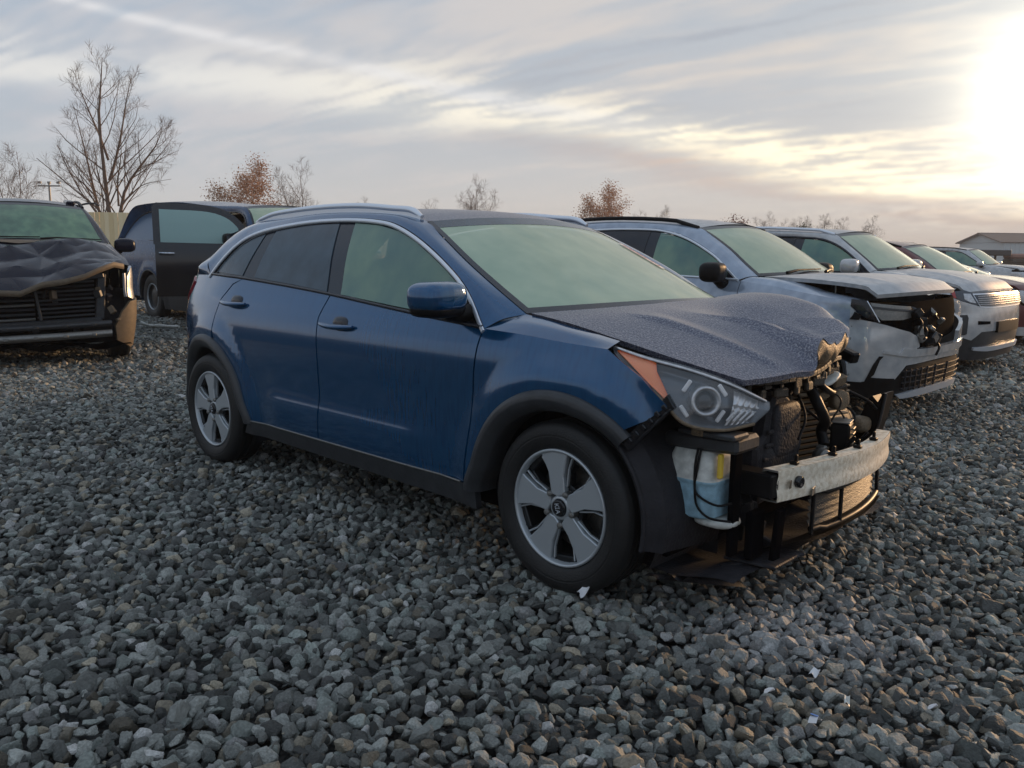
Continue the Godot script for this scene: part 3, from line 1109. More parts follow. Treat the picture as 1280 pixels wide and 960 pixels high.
func hero_low(car: Node3D, S: Flank, sg: float, on: Callable, st: float) -> void:
	var g: G
	# wheel arch cladding: a swept band with a soft shoulder
	for a: Array in [["arch_cladding", 0.0, 46.0, 183.0], ["arch_cladding", -2.7, -2.0, 186.0]]:
		var ax: float = a[1]
		g = G.new()
		var a0: float = a[2]
		var a1: float = a[3]
		g.patch(func(u: float, w: float) -> Vector3:
			var t := deg_to_rad(lerpf(a0, a1, u))
			var dr := [0.447, 0.443, 0.428, 0.410, 0.392, 0.376, 0.366, 0.362, 0.362]
			var dz := [-0.006, 0.010, 0.021, 0.025, 0.019, 0.006, -0.008, -0.04, -0.09]
			var k := w * 8.0
			var i := mini(int(k), 7)
			var r: float = lerpf(dr[i], dr[i + 1], k - i)
			var off: float = lerpf(dz[i], dz[i + 1], k - i)
			var low_ext := 1.0 + 0.10 * smoothstep(0.3, -0.05, sin(t))
			var x := ax + cos(t) * r * (low_ext if a0 < 40.0 or cos(t) < 0.0 else 1.0)
			var y := maxf(0.215, 0.32 + sin(t) * r)
			return Vector3(x, y, sg * (S.z(clampf(ax + cos(t) * 0.447, -3.25, 9.0), maxf(y, 0.3)) + off)), 48, 24, Vector3(0, 0, sg))
		part(a[0], g, M.clad, car)
		g = G.new()
		g.patch(func(u: float, w: float) -> Vector3:
			var t := deg_to_rad(lerpf(-25.0, 200.0, u))
			return Vector3(ax + cos(t) * 0.395, 0.33 + sin(t) * 0.385, sg * lerpf(0.80, 0.44, w)), 30, 2, Vector3(0, -1, 0))
		g.quad(Vector3(ax - 0.42, 0.15, sg * 0.45), Vector3(ax + 0.42, 0.15, sg * 0.45), Vector3(ax + 0.42, 0.75, sg * 0.45), Vector3(ax - 0.42, 0.75, sg * 0.45), Vector3(0, 0, sg))
		part("wheel_well", g, M.liner, car)
	# sill
	g = G.new()
	g.panel(V2([-0.43, 0.222, -0.425, 0.30, -0.49, 0.318, -2.24, 0.318, -2.30, 0.245]), on.call(0.004), st, sg, 0.03)
	part("sill_cladding", g, M.clad, car)
	g = G.new()
	var edge := PackedVector3Array()
	for k in 13:
		var x := lerpf(-0.52, -2.22, k / 12.0)
		edge.append(Vector3(x, 0.3225, sg * (S.z(x, 0.322) + 0.003)))
	g.tube(edge, 0.0042, 6)
	part("sill_edge", g, M.steel, car)
	# lower rear corner cladding
	g = G.new()
	g.panel(V2([-3.17, 0.21, -3.17, 0.335, -3.42, 0.335, -3.40, 0.21]), on.call(0.003), st, sg, 0.02)
	part("rear_corner_cladding", g, M.clad, car)
	# tail lamp
	g = G.new()
	g.panel(V2([-3.20, 1.082, -3.13, 1.055, -3.17, 0.985, -3.26, 0.93, -3.40, 0.91, -3.385, 0.95, -3.29, 1.082]), on.call(0.012), 0.03, sg, 0.02)
	part("tail_lamp", g, M.red, car)
	# roof rail
	g = G.new()
	var rail := sampled(V3([-2.62, 1.410, sg * 0.585, -2.52, 1.432, sg * 0.585, -2.37, 1.455, sg * 0.583, -1.97, 1.474, sg * 0.58, -1.60, 1.472, sg * 0.583, -1.32, 1.452, sg * 0.588, -1.18, 1.44, sg * 0.594, -1.10, 1.408, sg * 0.598]), 36)
	var rr := PackedFloat32Array()
	for k in 37:
		rr.append(0.020 * (0.55 + 0.45 * smoothstep(0.0, 0.12, minf(k / 36.0, 1.0 - k / 36.0))))
	g.tube(rail, rr, 10, true, Vector3.UP, 0.8)
	g.patch(func(u: float, w: float) -> Vector3:
		var p := spline(rail, u)
		return p + Vector3(0, -0.035 * w, sg * 0.012), 30, 1, Vector3(0, 0, sg))
	part("roof_rail", g, M.satin, car)


func roof_edge(sg: float) -> PackedVector3Array:
	var p := V3([-0.30, 1.012, 0.738, -0.50, 1.108, 0.712, -0.70, 1.208, 0.684, -0.91, 1.315, 0.640, -1.06, 1.385, 0.602, -1.26, 1.424, 0.585, -1.59, 1.443, 0.575, -1.93, 1.448, 0.57, -2.27, 1.436, 0.565, -2.46, 1.436, 0.56, -2.64, 1.412, 0.555, -2.86, 1.36, 0.575, -3.03, 1.22, 0.66])
	for i in p.size():
		p[i].z *= sg
	return p


func hero_top(car: Node3D, S: Flank) -> void:
	var e := roof_edge(1.0)
	var ws := PackedVector3Array(e.slice(0, 5))
	# windscreen
	var glass := func(u: float, w: float) -> Vector3:
		var p := spline(ws, w)
		var k := 2.0 * u - 1.0
		var bow := 1.0 - k * k
		return Vector3(p.x + bow * (0.17 - 0.09 * w), p.y + bow * (0.02 + 0.015 * w), p.z * k)
	var g := G.new()
	g.patch(func(u: float, w: float) -> Vector3: return glass.call(0.02 + 0.96 * u, 0.03 + 0.85 * w), 24, 14, Vector3(1, 1, 0))
	var wind := part("windscreen", g, M.fog_front, car)
	g = G.new()
	g.patch(func(u: float, w: float) -> Vector3: return glass.call(0.02 + 0.96 * u, 0.88 + 0.12 * w) + Vector3(0, 0.001, 0), 24, 4, Vector3(1, 1, 0))
	part("shade_band", g, M.tint, wind)
	g = G.new()
	for s: float in [0.0, 0.98]:
		g.patch(func(u: float, w: float) -> Vector3: return glass.call(s + 0.02 * u, w) + Vector3(0, 0.003, 0), 2, 14, Vector3(1, 1, 0))
	g.patch(func(u: float, w: float) -> Vector3: return glass.call(u, 0.05 * w) + Vector3(0, 0.001, 0), 24, 2, Vector3(1, 1, 0))
	part("windscreen_seal", g, M.trim, wind)
	# yard's stock sticker at the far edge
	g = G.new()
	g.patch(func(u: float, w: float) -> Vector3: return glass.call(0.035 + 0.045 * u, 0.40 + 0.30 * w) + Vector3(0.002, 0.004, 0), 2, 8, Vector3(1, 1, 0))
	var st := part("sticker", g, M.sticker, wind)
	var rng := RandomNumberGenerator.new()
	rng.seed = 4
	g = G.new()
	var chars := "47158053"
	for i in chars.length():
		var c := 0.425 + 0.255 * i / 8.0
		glyph(g, chars[i], func(u: float, w: float) -> Vector3: return glass.call(0.042 + 0.032 * u, c + 0.022 * (1.0 - w)) + Vector3(0.003, 0.006, 0))
	part("sticker_lettering", g, M.red_ink, wind)
	# wipers lie hidden in the well: a dark cowl closes it
	g = G.new()
	g.patch(func(u: float, w: float) -> Vector3:
		var p: Vector3 = glass.call(u, 0.0)
		return p + Vector3(0.16 * w, -0.035 * w - 0.01, 0), 20, 2, Vector3.UP)
	part("cowl", g, M.black, car)
	# roof
	g = G.new()
	var edge := PackedVector3Array(e.slice(4, 12))
	g.patch(func(u: float, w: float) -> Vector3:
		var p := spline(edge, u)
		var k := 2.0 * w - 1.0
		var bow := 1.0 - k * k
		return Vector3(p.x + bow * (0.08 * (1.0 - u) - 0.10 * u * u), p.y + bow * (0.032 + 0.012 * u), p.z * k), 26, 20, Vector3.UP)
	part("roof", g, M.roof_frost, car)
	# tail
	g = G.new()
	var rows := []
	for r: Array in [[0.22, -3.46, -3.36, 0.60], [0.34, -3.52, -3.42, 0.585], [0.55, -3.55, -3.43, 0.58], [0.75, -3.53, -3.43, 0.575], [0.93, -3.48, -3.37, 0.60], [1.09, -3.40, -3.27, 0.645], [1.18, -3.30, -3.18, 0.62]]:
		rows.append(V3([r[2], r[0], r[3], lerpf(r[1], r[2], 0.3), r[0], r[3] * 0.7, r[1], r[0], 0, lerpf(r[1], r[2], 0.3), r[0], -r[3] * 0.7, r[2], r[0], -r[3]]))
	loft(g, rows, 20, 14, Vector3(-1, 0, 0))
	var tail := part("tailgate", g, M.paint, car)
	g = G.new()
	loft(g, [V3([-3.18, 1.18, 0.62, -3.28, 1.18, 0.4, -3.30, 1.18, 0, -3.28, 1.18, -0.4, -3.18, 1.18, -0.62]), V3([-2.86, 1.36, 0.575, -2.95, 1.40, 0.4, -2.96, 1.41, 0, -2.95, 1.40, -0.4, -2.86, 1.36, -0.575])], 16, 4, Vector3(-1, 0.5, 0))
	part("rear_glass", g, M.tint, tail)
	g = G.new()
	g.patch(func(u: float, w: float) -> Vector3:
		var k := 2.0 * u - 1.0
		return Vector3(-2.80 - 0.17 * w - 0.04 * (1 - k * k), 1.395 - 0.03 * w + 0.05 * (1 - k * k) - 0.03 * absf(k), k * 0.60), 16, 4, Vector3.UP)
	g.patch(func(u: float, w: float) -> Vector3:
		var k := 2.0 * u - 1.0
		return Vector3(-2.97 - 0.04 * (1 - k * k), 1.365 - 0.045 * w + 0.05 * (1 - k * k) - 0.03 * absf(k), k * 0.60), 16, 2, Vector3(-1, 0, 0))
	part("rear_spoiler", g, M.satin, tail)
	# interior: dark tub and seats so that nothing is hollow
	g = G.new()
	g.box(Vector3(-1.6, 0.60, 0), Vector3(2.9, 0.6, 1.46), 0.05)
	part("cabin_tub", g, M.dark, car)
	cabin(car, -1.35, 0.92, 0.37, Vector3(-0.62, 0.93, 0), 1.3)
	# floor pan
	g = G.new()
	g.box(Vector3(-1.45, 0.235, 0), Vector3(3.7, 0.06, 1.5), 0.01)
	part("floor_pan", g, M.dark, car)


# front seats, dashboard and wheel, dim behind the fogged panes
func cabin(car: Node3D, x: float, y: float, z: float, dash: Vector3, wide: float) -> void:
	for sg: float in [1.0, -1.0]:
		var g := G.new()
		g.lump(Vector3(x, y + 0.05, sg * z), Vector3(0.11, 0.30, 0.23), 0.6, Basis(Vector3(0, 0, 1), 0.25))
		var seat := part("seat", g, M.seat, car)
		g = G.new()
		g.lump(Vector3(x - 0.11, y + 0.41, sg * z), Vector3(0.06, 0.09, 0.13), 0.6, Basis(Vector3(0, 0, 1), 0.2))
		part("headrest", g, M.seat, seat)
	var g := G.new()
	g.lump(dash, Vector3(0.22, 0.07, wide * 0.5), 0.5)
	part("dashboard", g, M.clad, car)
	g = G.new()
	g.tf = Transform3D(Basis(Vector3(0, 0, 1), 0.4) * Basis(Vector3.UP, PI / 2), dash + Vector3(-0.24, 0.04, -z))
	g.lathe(V2([0.175, 0.0, 0.185, 0.012, 0.195, 0.0, 0.185, -0.012, 0.175, 0.0]), 24)
	part("steering_wheel", g, M.black, car)


# a digit or letter as strokes on a surface given by two parameters in 0..1
const STROKES := {"0": [0, 0, 1, 0, 1, 1, 0, 1, 0, 0], "1": [0.5, 0, 0.5, 1], "2": [0, 0, 1, 0, 1, 0.5, 0, 0.5, 0, 1, 1, 1], "3": [0, 0, 1, 0, 1, 0.5, 0.3, 0.5, 1, 0.5, 1, 1, 0, 1], "4": [0, 0, 0, 0.5, 1, 0.5, 1, 0, 1, 1], "5": [1, 0, 0, 0, 0, 0.5, 1, 0.5, 1, 1, 0, 1], "6": [1, 0, 0, 0, 0, 1, 1, 1, 1, 0.5, 0, 0.5], "7": [0, 0, 1, 0, 0.4, 1], "8": [0, 0, 1, 0, 1, 1, 0, 1, 0, 0.5, 1, 0.5, 0, 0.5, 0, 0], "9": [1, 1, 1, 0, 0, 0, 0, 0.5, 1, 0.5]}


func glyph(g: G, ch: String, f: Callable, w := 0.16) -> void:
	var s: Array = STROKES.get(ch, STROKES["8"])
	for i in range(0, s.size() - 2, 2):
		var a := Vector2(s[i], s[i + 1])
		var b := Vector2(s[i + 2], s[i + 3])
		var d := (b - a).normalized() * w * 0.5
		var o := Vector2(-d.y, d.x)
		var q := []
		for p: Vector2 in [a - d - o, b + d - o, b + d + o, a - d + o]:
			q.append(f.call(p.x, p.y))
		g.quad(q[0], q[1], q[2], q[3], Vector3.UP)
func hood_net() -> Array:
	return [
		V3([-0.27, 1.018, 0.742, -0.14, 1.034, 0.5, -0.095, 1.042, 0.33, -0.08, 1.045, 0.2, -0.08, 1.048, 0.1, -0.085, 1.05, -0.12, -0.13, 1.052, -0.36, -0.24, 1.045, -0.57, -0.40, 1.02, -0.72]),
		V3([-0.07, 0.992, 0.748, 0.02, 1.018, 0.5, 0.04, 1.024, 0.33, 0.04, 1.03, 0.2, 0.04, 1.026, 0.1, 0.03, 1.02, -0.12, 0.0, 1.058, -0.36, -0.05, 1.074, -0.57, -0.12, 1.03, -0.71]),
		V3([0.13, 0.952, 0.736, 0.18, 0.984, 0.5, 0.19, 0.992, 0.33, 0.20, 1.008, 0.2, 0.20, 0.998, 0.1, 0.18, 0.958, -0.12, 0.16, 1.032, -0.36, 0.13, 1.068, -0.57, 0.08, 1.02, -0.70]),
		V3([0.32, 0.907, 0.706, 0.37, 0.930, 0.5, 0.385, 0.940, 0.33, 0.39, 0.964, 0.205, 0.39, 0.972, 0.1, 0.36, 0.905, -0.10, 0.33, 0.985, -0.34, 0.28, 1.035, -0.53, 0.22, 0.985, -0.66]),
		V3([0.48, 0.866, 0.660, 0.51, 0.878, 0.5, 0.54, 0.884, 0.33, 0.555, 0.892, 0.21, 0.53, 0.948, 0.13, 0.50, 0.895, -0.08, 0.455, 0.950, -0.30, 0.40, 0.99, -0.47, 0.34, 0.955, -0.60]),
		V3([0.575, 0.836, 0.605, 0.605, 0.838, 0.48, 0.632, 0.845, 0.33, 0.645, 0.850, 0.215, 0.628, 0.925, 0.165, 0.622, 0.922, 0.0, 0.572, 0.928, -0.22, 0.51, 0.945, -0.38, 0.43, 0.93, -0.52])]


func hero_front(car: Node3D, S: Flank) -> void:
	var net := hood_net()
	var ridge := ridged(6, 1.6)
	var skin := func(u: float, w: float) -> Vector3:
		var c := PackedVector3Array()
		for r: PackedVector3Array in net:
			c.append(spline(r, u))
		var p := spline(c, w)
		# pressed feature line along the near side and small buckles from the crash
		var zc := 0.53 - 0.14 * w
		p.y += 0.016 * smoothstep(zc + 0.015, zc - 0.022, p.z) * smoothstep(0.12, 0.4, w) * smoothstep(0.97, 0.8, w) * smoothstep(-0.25, 0.1, p.z)
		p.y -= 0.016 * smoothstep(zc - 0.02, zc - 0.16, p.z) * smoothstep(0.12, 0.4, w) * smoothstep(0.97, 0.8, w) * smoothstep(-0.25, 0.1, p.z)
		var fold := absf(p.z - (0.18 - 0.05 * w))
		p.y += 0.020 * maxf(0.0, 1.0 - fold / 0.045) * smoothstep(0.3, 0.7, w)
		var fold2 := absf(p.z - (0.02 + 0.28 * (1.0 - w)))
		p.y += 0.014 * maxf(0.0, 1.0 - fold2 / 0.03) * smoothstep(0.25, 0.6, w)
		var fold3 := absf(p.z + 0.30 - 0.15 * w)
		p.y += 0.022 * maxf(0.0, 1.0 - fold3 / 0.07) * smoothstep(0.35, 0.75, w)
		p.y += 0.010 * ridge.get_noise_2d(p.x, p.z) * smoothstep(0.35, 0.8, w) * smoothstep(0.45, 0.0, p.z)
		p.y += 0.002 * sin(p.z * 26.0 + p.x * 9.0) * smoothstep(0.45, 0.9, w) * smoothstep(0.35, 0.0, p.z)
		return p
	var g := G.new()
	g.patch(skin, 150, 90, Vector3.UP)
	var hood := part("bonnet", g, M.paint_frost, car)
	g = G.new()   # folded rims of the bonnet
	g.patch(func(u: float, w: float) -> Vector3: return skin.call(0.0, u) + Vector3(0, -0.022 * w, -0.012 * w), 40, 2, Vector3(0, 0, 1))
	g.patch(func(u: float, w: float) -> Vector3: return skin.call(1.0, u) + Vector3(0, -0.022 * w, 0.012 * w), 40, 2, Vector3(0, 0, -1))
	g.patch(func(u: float, w: float) -> Vector3: return skin.call(u * 0.42, 1.0) + Vector3(-0.006 * w, -0.020 * w, 0), 30, 2, Vector3(1, 0, 0))
	part("bonnet_edge", g, M.paint_frost, hood)
	g = G.new()
	g.patch(func(u: float, w: float) -> Vector3:
		var p: Vector3 = skin.call(0.47 + 0.53 * u, 1.0)
		var k := [0.0, 0.35, 0.8, 1.0]
		var i := mini(int(w * 3.0), 2)
		var t := lerpf(k[i], k[i + 1], w * 3.0 - i)
		var jag := 0.006 * sin(u * 23.0) + 0.004 * sin(u * 61.0 + 1.0)
		return p + Vector3(-0.004 + 0.012 * sin(t * PI) - 0.04 * t * u, -(0.074 - 0.02 * u + jag) * t, 0.004 * sin(u * 40.0) * t), 60, 9, Vector3(1, 0, 0))
	part("torn_lip", g, M.torn, hood)  # real tear; its brown also carries painted sunlight
	g = G.new()
	g.patch(func(u: float, w: float) -> Vector3: return skin.call(0.02 + 0.96 * u, 0.02 + 0.95 * w) - Vector3(0, 0.028, 0), 20, 16, Vector3.DOWN)
	part("bonnet_underside", g, M.black, hood)

	# engine bay: dark block under the bonnet with the inner wing rails
	g = G.new()
	g.box(Vector3(0.02, 0.53, 0), Vector3(0.72, 0.54, 0.96), 0.03)
	g.box(Vector3(-0.28, 0.86, 0), Vector3(0.10, 0.22, 1.40), 0.01)
	part("engine_block", g, M.dark, car)
	for sg: float in [1.0, -1.0]:
		g = G.new()
		g.bar(Vector3(-0.3, 0.93, sg * 0.70), Vector3(0.22, 0.87, sg * 0.69), 0.06, 0.07, 0.008)
		g.bar(Vector3(0.22, 0.87, sg * 0.69), Vector3(0.46, 0.80, sg * 0.60), 0.05, 0.05, 0.008)
		part("wing_rail", g, M.black, car)
	headlight(car, S)

	# front half of the wheel arch liner, bare now that the bumper is gone
	for sg: float in [1.0, -1.0]:
		g = G.new()
		g.patch(func(u: float, w: float) -> Vector3:
			var t := deg_to_rad(lerpf(48.0, -14.0, u))
			var r := 0.372 + 0.035 * smoothstep(0.0, 0.2, w) + 0.05 * w * (0.4 + 0.6 * u)
			var rib := 0.006 * smoothstep(0.02, 0.0, absf(w - 0.42)) + 0.008 * smoothstep(0.03, 0.0, absf(w - 0.16))
			return Vector3(cos(t) * (r + rib), 0.335 + sin(t) * (r + rib), sg * (0.868 - 0.36 * w - 0.015 * u)), 26, 30, Vector3(1, 0.3, 0))
		part("arch_liner", g, M.liner, car)
		g = G.new()
		var lip := PackedVector3Array()
		for k in 21:
			var t := deg_to_rad(lerpf(48.0, -14.0, k / 20.0))
			lip.append(Vector3(cos(t) * 0.37, 0.335 + sin(t) * 0.37, sg * (0.868 - 0.015 * k / 20.0)))
		g.tube(lip, 0.009, 6)
		part("liner_lip", g, M.liner, car)
	# stub of bumper bracket below the fender corner
	g = G.new()
	g.tf = Transform3D(Basis(Vector3(0.66, 0.72, -0.2).normalized(), Vector3(-0.70, 0.70, 0.14).normalized(), Vector3(0.25, 0.05, 0.96).normalized()), Vector3(0.355, 0.69, 0.838))
	g.plate(V2([-0.115, -0.030, 0.11, -0.026, 0.12, 0.022, -0.115, 0.012]), -0.02, 0.008, 0.003)
	for k in 6:
		g.box(Vector3(-0.085 + 0.034 * k, -0.004, 0.012), Vector3(0.016, 0.022, 0.010), 0.003)
	g.bar(Vector3(-0.10, -0.026, 0.014), Vector3(0.10, -0.022, 0.014), 0.01, 0.008, 0.002)
	part("bumper_bracket", g, M.gloss_black, car)

	# washer bottle
	g = G.new()
	var ring := func(y: float, x0: float, x1: float, z0: float, z1: float) -> PackedVector3Array:
		var p := PackedVector3Array()
		var cx := (x0 + x1) * 0.5
		var cz := (z0 + z1) * 0.5
		for k in 25:
			var a := TAU * k / 24.0
			var c := cos(a)
			var s := sin(a)
			p.append(Vector3(cx + (x1 - x0) * 0.5 * signf(c) * pow(absf(c), 0.35), y, cz + (z1 - z0) * 0.5 * signf(s) * pow(absf(s), 0.35)))
		return p
	var stack := func(rows: Array) -> PackedVector3Array:
		var p := PackedVector3Array()
		for r: PackedVector3Array in rows:
			p.append_array(r)
		return p
	var rows := [ring.call(0.345, 0.37, 0.48, 0.52, 0.67), ring.call(0.360, 0.342, 0.525, 0.48, 0.69), ring.call(0.47, 0.338, 0.524, 0.48, 0.696), ring.call(0.478, 0.328, 0.532, 0.475, 0.705), ring.call(0.488, 0.328, 0.532, 0.475, 0.705)]
	g.grid(stack.call(rows), rows.size() - 1, 24, Vector3(0, 0, 0.001))
	outwards(g, Vector3(0.46, 0.45, 0.59))
	var bottle := part("washer_bottle", g, M.fluid, car)
	rows = [ring.call(0.488, 0.328, 0.532, 0.475, 0.705), ring.call(0.496, 0.336, 0.526, 0.48, 0.70), ring.call(0.555, 0.342, 0.522, 0.48, 0.692), ring.call(0.585, 0.352, 0.51, 0.49, 0.68), ring.call(0.588, 0.38, 0.48, 0.52, 0.65)]
	g = G.new()
	g.grid(stack.call(rows), rows.size() - 1, 24, Vector3(0, 0, 0.001))
	outwards(g, Vector3(0.46, 0.52, 0.59))
	part("bottle_top", g, M.bottle, bottle)
	g = G.new()
	g.lump(Vector3(0.50, 0.335, 0.60), Vector3(0.075, 0.018, 0.07), 0.7)
	part("bottle_foot", g, M.bottle, bottle)
	g = G.new()
	g.box(Vector3(0.540, 0.545, 0.668), Vector3(0.016, 0.085, 0.022), 0.004)
	part("yellow_clip", g, M.yellow, bottle)
	for k in 2:
		g = G.new()
		g.tube(sampled(V3([0.465 + 0.012 * k, 0.60, 0.69, 0.462 + 0.010 * k, 0.54, 0.70, 0.468, 0.46, 0.706, 0.478 + 0.02 * k, 0.40 + 0.03 * k, 0.702, 0.52 + 0.03 * k, 0.365 + 0.05 * k, 0.69, 0.585, 0.36 + 0.065 * k, 0.66]), 20), 0.0042, 6)
		part("cable", g, M.black, bottle)

	# shelf and brackets below the lamp
	g = G.new()
	g.box(Vector3(0.46, 0.615, 0.60), Vector3(0.29, 0.055, 0.16), 0.012, Basis(Vector3(0, 0, 1), 0.05))
	g.box(Vector3(0.50, 0.655, 0.66), Vector3(0.22, 0.02, 0.10), 0.006)
	part("lamp_shelf", g, M.clad, car)
	g = G.new()
	g.box(Vector3(0.47, 0.665, 0.70), Vector3(0.045, 0.04, 0.03), 0.004)
	part("tan_connector", g, M.torn, car)
	g = G.new()
	g.box(Vector3(0.585, 0.47, 0.50), Vector3(0.16, 0.085, 0.085), 0.006)
	part("crash_box", g, M.black, car)
	g = G.new()
	g.box(Vector3(0.56, 0.43, 0.60), Vector3(0.022, 0.42, 0.05), 0.004)
	g.box(Vector3(0.66, 0.275, 0.47), Vector3(0.020, 0.22, 0.05), 0.004, Basis(Vector3(0, 0, 1), -0.08))
	g.box(Vector3(0.60, 0.29, 0.52), Vector3(0.03, 0.17, 0.09), 0.006)
	part("corner_brackets", g, M.dark, car)
	g = G.new()
	g.box(Vector3(0.60, 0.19, 0.44), Vector3(0.20, 0.012, 0.22), 0.004, Basis(Vector3(0, 0, 1), 0.06))
	g.bar(Vector3(0.52, 0.17, 0.60), Vector3(0.70, 0.20, 0.34), 0.03, 0.012, 0.003)
	part("lower_tie", g, M.liner, car)
	g = G.new()
	g.patch(func(u: float, w: float) -> Vector3: return Vector3(0.16 + 0.48 * u, 0.13 + 0.04 * u + 0.008 * sin(w * 19.0) + 0.01 * sin(u * 9.0), 0.72 - 1.3 * w), 14, 26, Vector3.UP)
	part("undertray", g, M.liner, car)
	g = G.new()   # torn plastic hanging down to the stones
	g.patch(func(u: float, w: float) -> Vector3: return Vector3(0.34 + 0.16 * u + 0.03 * w, 0.14 - 0.085 * w + 0.012 * sin(u * 17.0), 0.80 - 0.28 * w - 0.10 * u), 12, 6, Vector3(0.3, 0.5, 1))
	part("hanging_shred", g, M.liner, car)

	# bumper beam: a bowed box section of bare aluminium with its end plate; sunlight put into its cream
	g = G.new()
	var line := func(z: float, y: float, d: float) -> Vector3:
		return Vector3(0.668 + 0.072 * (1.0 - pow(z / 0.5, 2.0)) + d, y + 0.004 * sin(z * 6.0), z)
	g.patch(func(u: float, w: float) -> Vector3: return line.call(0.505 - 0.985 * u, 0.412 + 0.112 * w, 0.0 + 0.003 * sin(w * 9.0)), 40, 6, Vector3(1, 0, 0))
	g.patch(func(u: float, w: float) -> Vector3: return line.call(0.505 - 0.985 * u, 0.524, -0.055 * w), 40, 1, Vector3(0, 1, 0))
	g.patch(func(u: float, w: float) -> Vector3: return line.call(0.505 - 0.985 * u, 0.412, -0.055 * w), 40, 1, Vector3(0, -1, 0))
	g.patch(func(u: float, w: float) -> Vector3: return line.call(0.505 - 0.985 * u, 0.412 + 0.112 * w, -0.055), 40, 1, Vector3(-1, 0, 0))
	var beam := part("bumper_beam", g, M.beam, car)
	g = G.new()
	for q: Array in [[0.412, 0.006], [0.466, 0.006], [0.518, 0.006]]:
		g.box(Vector3(0.64, q[0] + 0.003, 0.506), Vector3(0.056, q[1], 0.006), 0.001)
	g.box(Vector3(0.613, 0.468, 0.506), Vector3(0.004, 0.112, 0.006), 0.001)
	part("beam_end_rib", g, M.steel, beam)
	g = G.new()
	g.box(Vector3(0.645, 0.468, 0.500), Vector3(0.045, 0.095, 0.003), 0.001)
	part("beam_end_hollow", g, M.dark, beam)
	g = G.new()
	g.tf = Transform3D(Basis(Vector3.UP, PI / 2), Vector3(0.700, 0.474, 0.405))
	g.lathe(V2([0.021, -0.01, 0.021, 0.006, 0.016, 0.010, 0.012, 0.004, 0.0, 0.004]), 18)
	part("beam_plug", g, M.gloss_black, beam)
	g = G.new()
	g.box(Vector3(0.6905, 0.472, 0.455), Vector3(0.003, 0.028, 0.026), 0.001, Basis(Vector3.UP, 0.25))
	part("paper_label", g, M.torn, beam)
	g = G.new()
	g.box(Vector3(0.7145, 0.430, 0.315), Vector3(0.003, 0.028, 0.07), 0.001, Basis(Vector3.UP, 0.18))
	part("paper_label", g, M.steel, beam)
	for z: float in [0.39, 0.16, -0.05, -0.25]:
		g = G.new()
		g.box(line.call(z, 0.531, -0.028), Vector3(0.03, 0.012, 0.02), 0.003)
		g.box(line.call(z - 0.012, 0.545, -0.03), Vector3(0.012, 0.028, 0.012), 0.003)
		part("beam_clip", g, M.black, beam)

	# lower grille frame hanging under the beam
	g = G.new()
	var low := func(z: float, y: float, d: float) -> Vector3: return Vector3(0.63 + 0.075 * (1.0 - pow(z / 0.5, 2.0)) + d, y, z)
	for q: Array in [[0.255, 0.020, 0.03], [0.392, 0.014, 0.02]]:
		var pts := PackedVector3Array()
		for k in 17:
			pts.append(low.call(lerpf(0.26, -0.47, k / 16.0), q[0] + (0.0 if k > 1 else 0.01), 0.0))
		g.tube(pts, q[1] * 0.6, 8)
	for z: float in [0.262, 0.06, -0.46]:
		g.bar(low.call(z, 0.245, 0.004), low.call(z - 0.02, 0.40, -0.006), 0.012, 0.014, 0.003, Vector3.RIGHT)
	part("lower_grille_frame", g, M.black, car)
	for k in 5:
		g = G.new()
		var y := 0.272 + 0.026 * k
		g.patch(func(u: float, w: float) -> Vector3: return low.call(lerpf(0.25, -0.45, u), y + 0.021 * w, -0.012 - 0.012 * w), 14, 1, Vector3(1, 0, 0))
		part("grille_slat", g, M.brown, car)
	g = G.new()
	g.patch(func(u: float, w: float) -> Vector3: return low.call(lerpf(0.42, -0.46, u), 0.245 - 0.05 * w, -0.10 + 0.12 * (1.0 - w)), 16, 2, Vector3(1, -0.5, 0))
	part("chin_strip", g, M.black, car)

	# radiator support across the top, bent; black plastic, sunlit brown put into its colour
	g = G.new()
	var top := V3([0.47, 0.815, 0.56, 0.535, 0.806, 0.40, 0.56, 0.806, 0.2, 0.545, 0.815, 0.0, 0.50, 0.83, -0.2, 0.44, 0.82, -0.42])
	var fine := sampled(top, 22)
	for k in 22:
		g.bar(fine[k], fine[k + 1], 0.055, 0.018, 0.003)
		if k % 2 == 0:
			g.bar(fine[k] + Vector3(0.022, -0.02, 0), fine[k].lerp(fine[k + 1], 0.6 + 0.4 * sin(k * 1.7)) + Vector3(0.022, -0.022 - 0.008 * sin(k * 2.9), 0), 0.010, 0.022 + 0.012 * sin(k * 4.1), 0.003)
	part("radiator_support", g, M.brown, car)
	g = G.new()
	for k in 9:
		g = G.new()
		var p := spline(top, 0.08 + 0.105 * k)
		g.box(p + Vector3(0.012, -0.045, 0.0), Vector3(0.02, 0.035, 0.03 + 0.02 * (k % 3)), 0.006, Basis(Vector3.UP, 0.3 * sin(k * 2.3)))
		part("support_block", g, M.brown, car)
	# radiator pack with its fins
	g = G.new()
	g.box(Vector3(0.40, 0.52, -0.02), Vector3(0.05, 0.48, 0.86), 0.01)
	part("radiator", g, M.dark, car)
	for k in 16:
		g = G.new()
		g.box(Vector3(0.445, 0.345 + 0.024 * k, -0.20), Vector3(0.030, 0.0085, 0.48), 0.002, Basis(Vector3(0, 1, 0), -0.22))
		part("radiator_fin", g, M.fins, car)
	g = G.new()
	g.box(Vector3(0.485, 0.50, 0.045), Vector3(0.02, 0.38, 0.014), 0.003)
	part("radiator_side_rail", g, M.steel, car)
	# black air duct: a bulging moulded shell
	g = G.new()
	g.tf = Transform3D(Basis(Vector3(0, 0, -1), Vector3(0, 1, 0), Vector3(1, 0, 0)), Vector3(0.47, 0, 0))
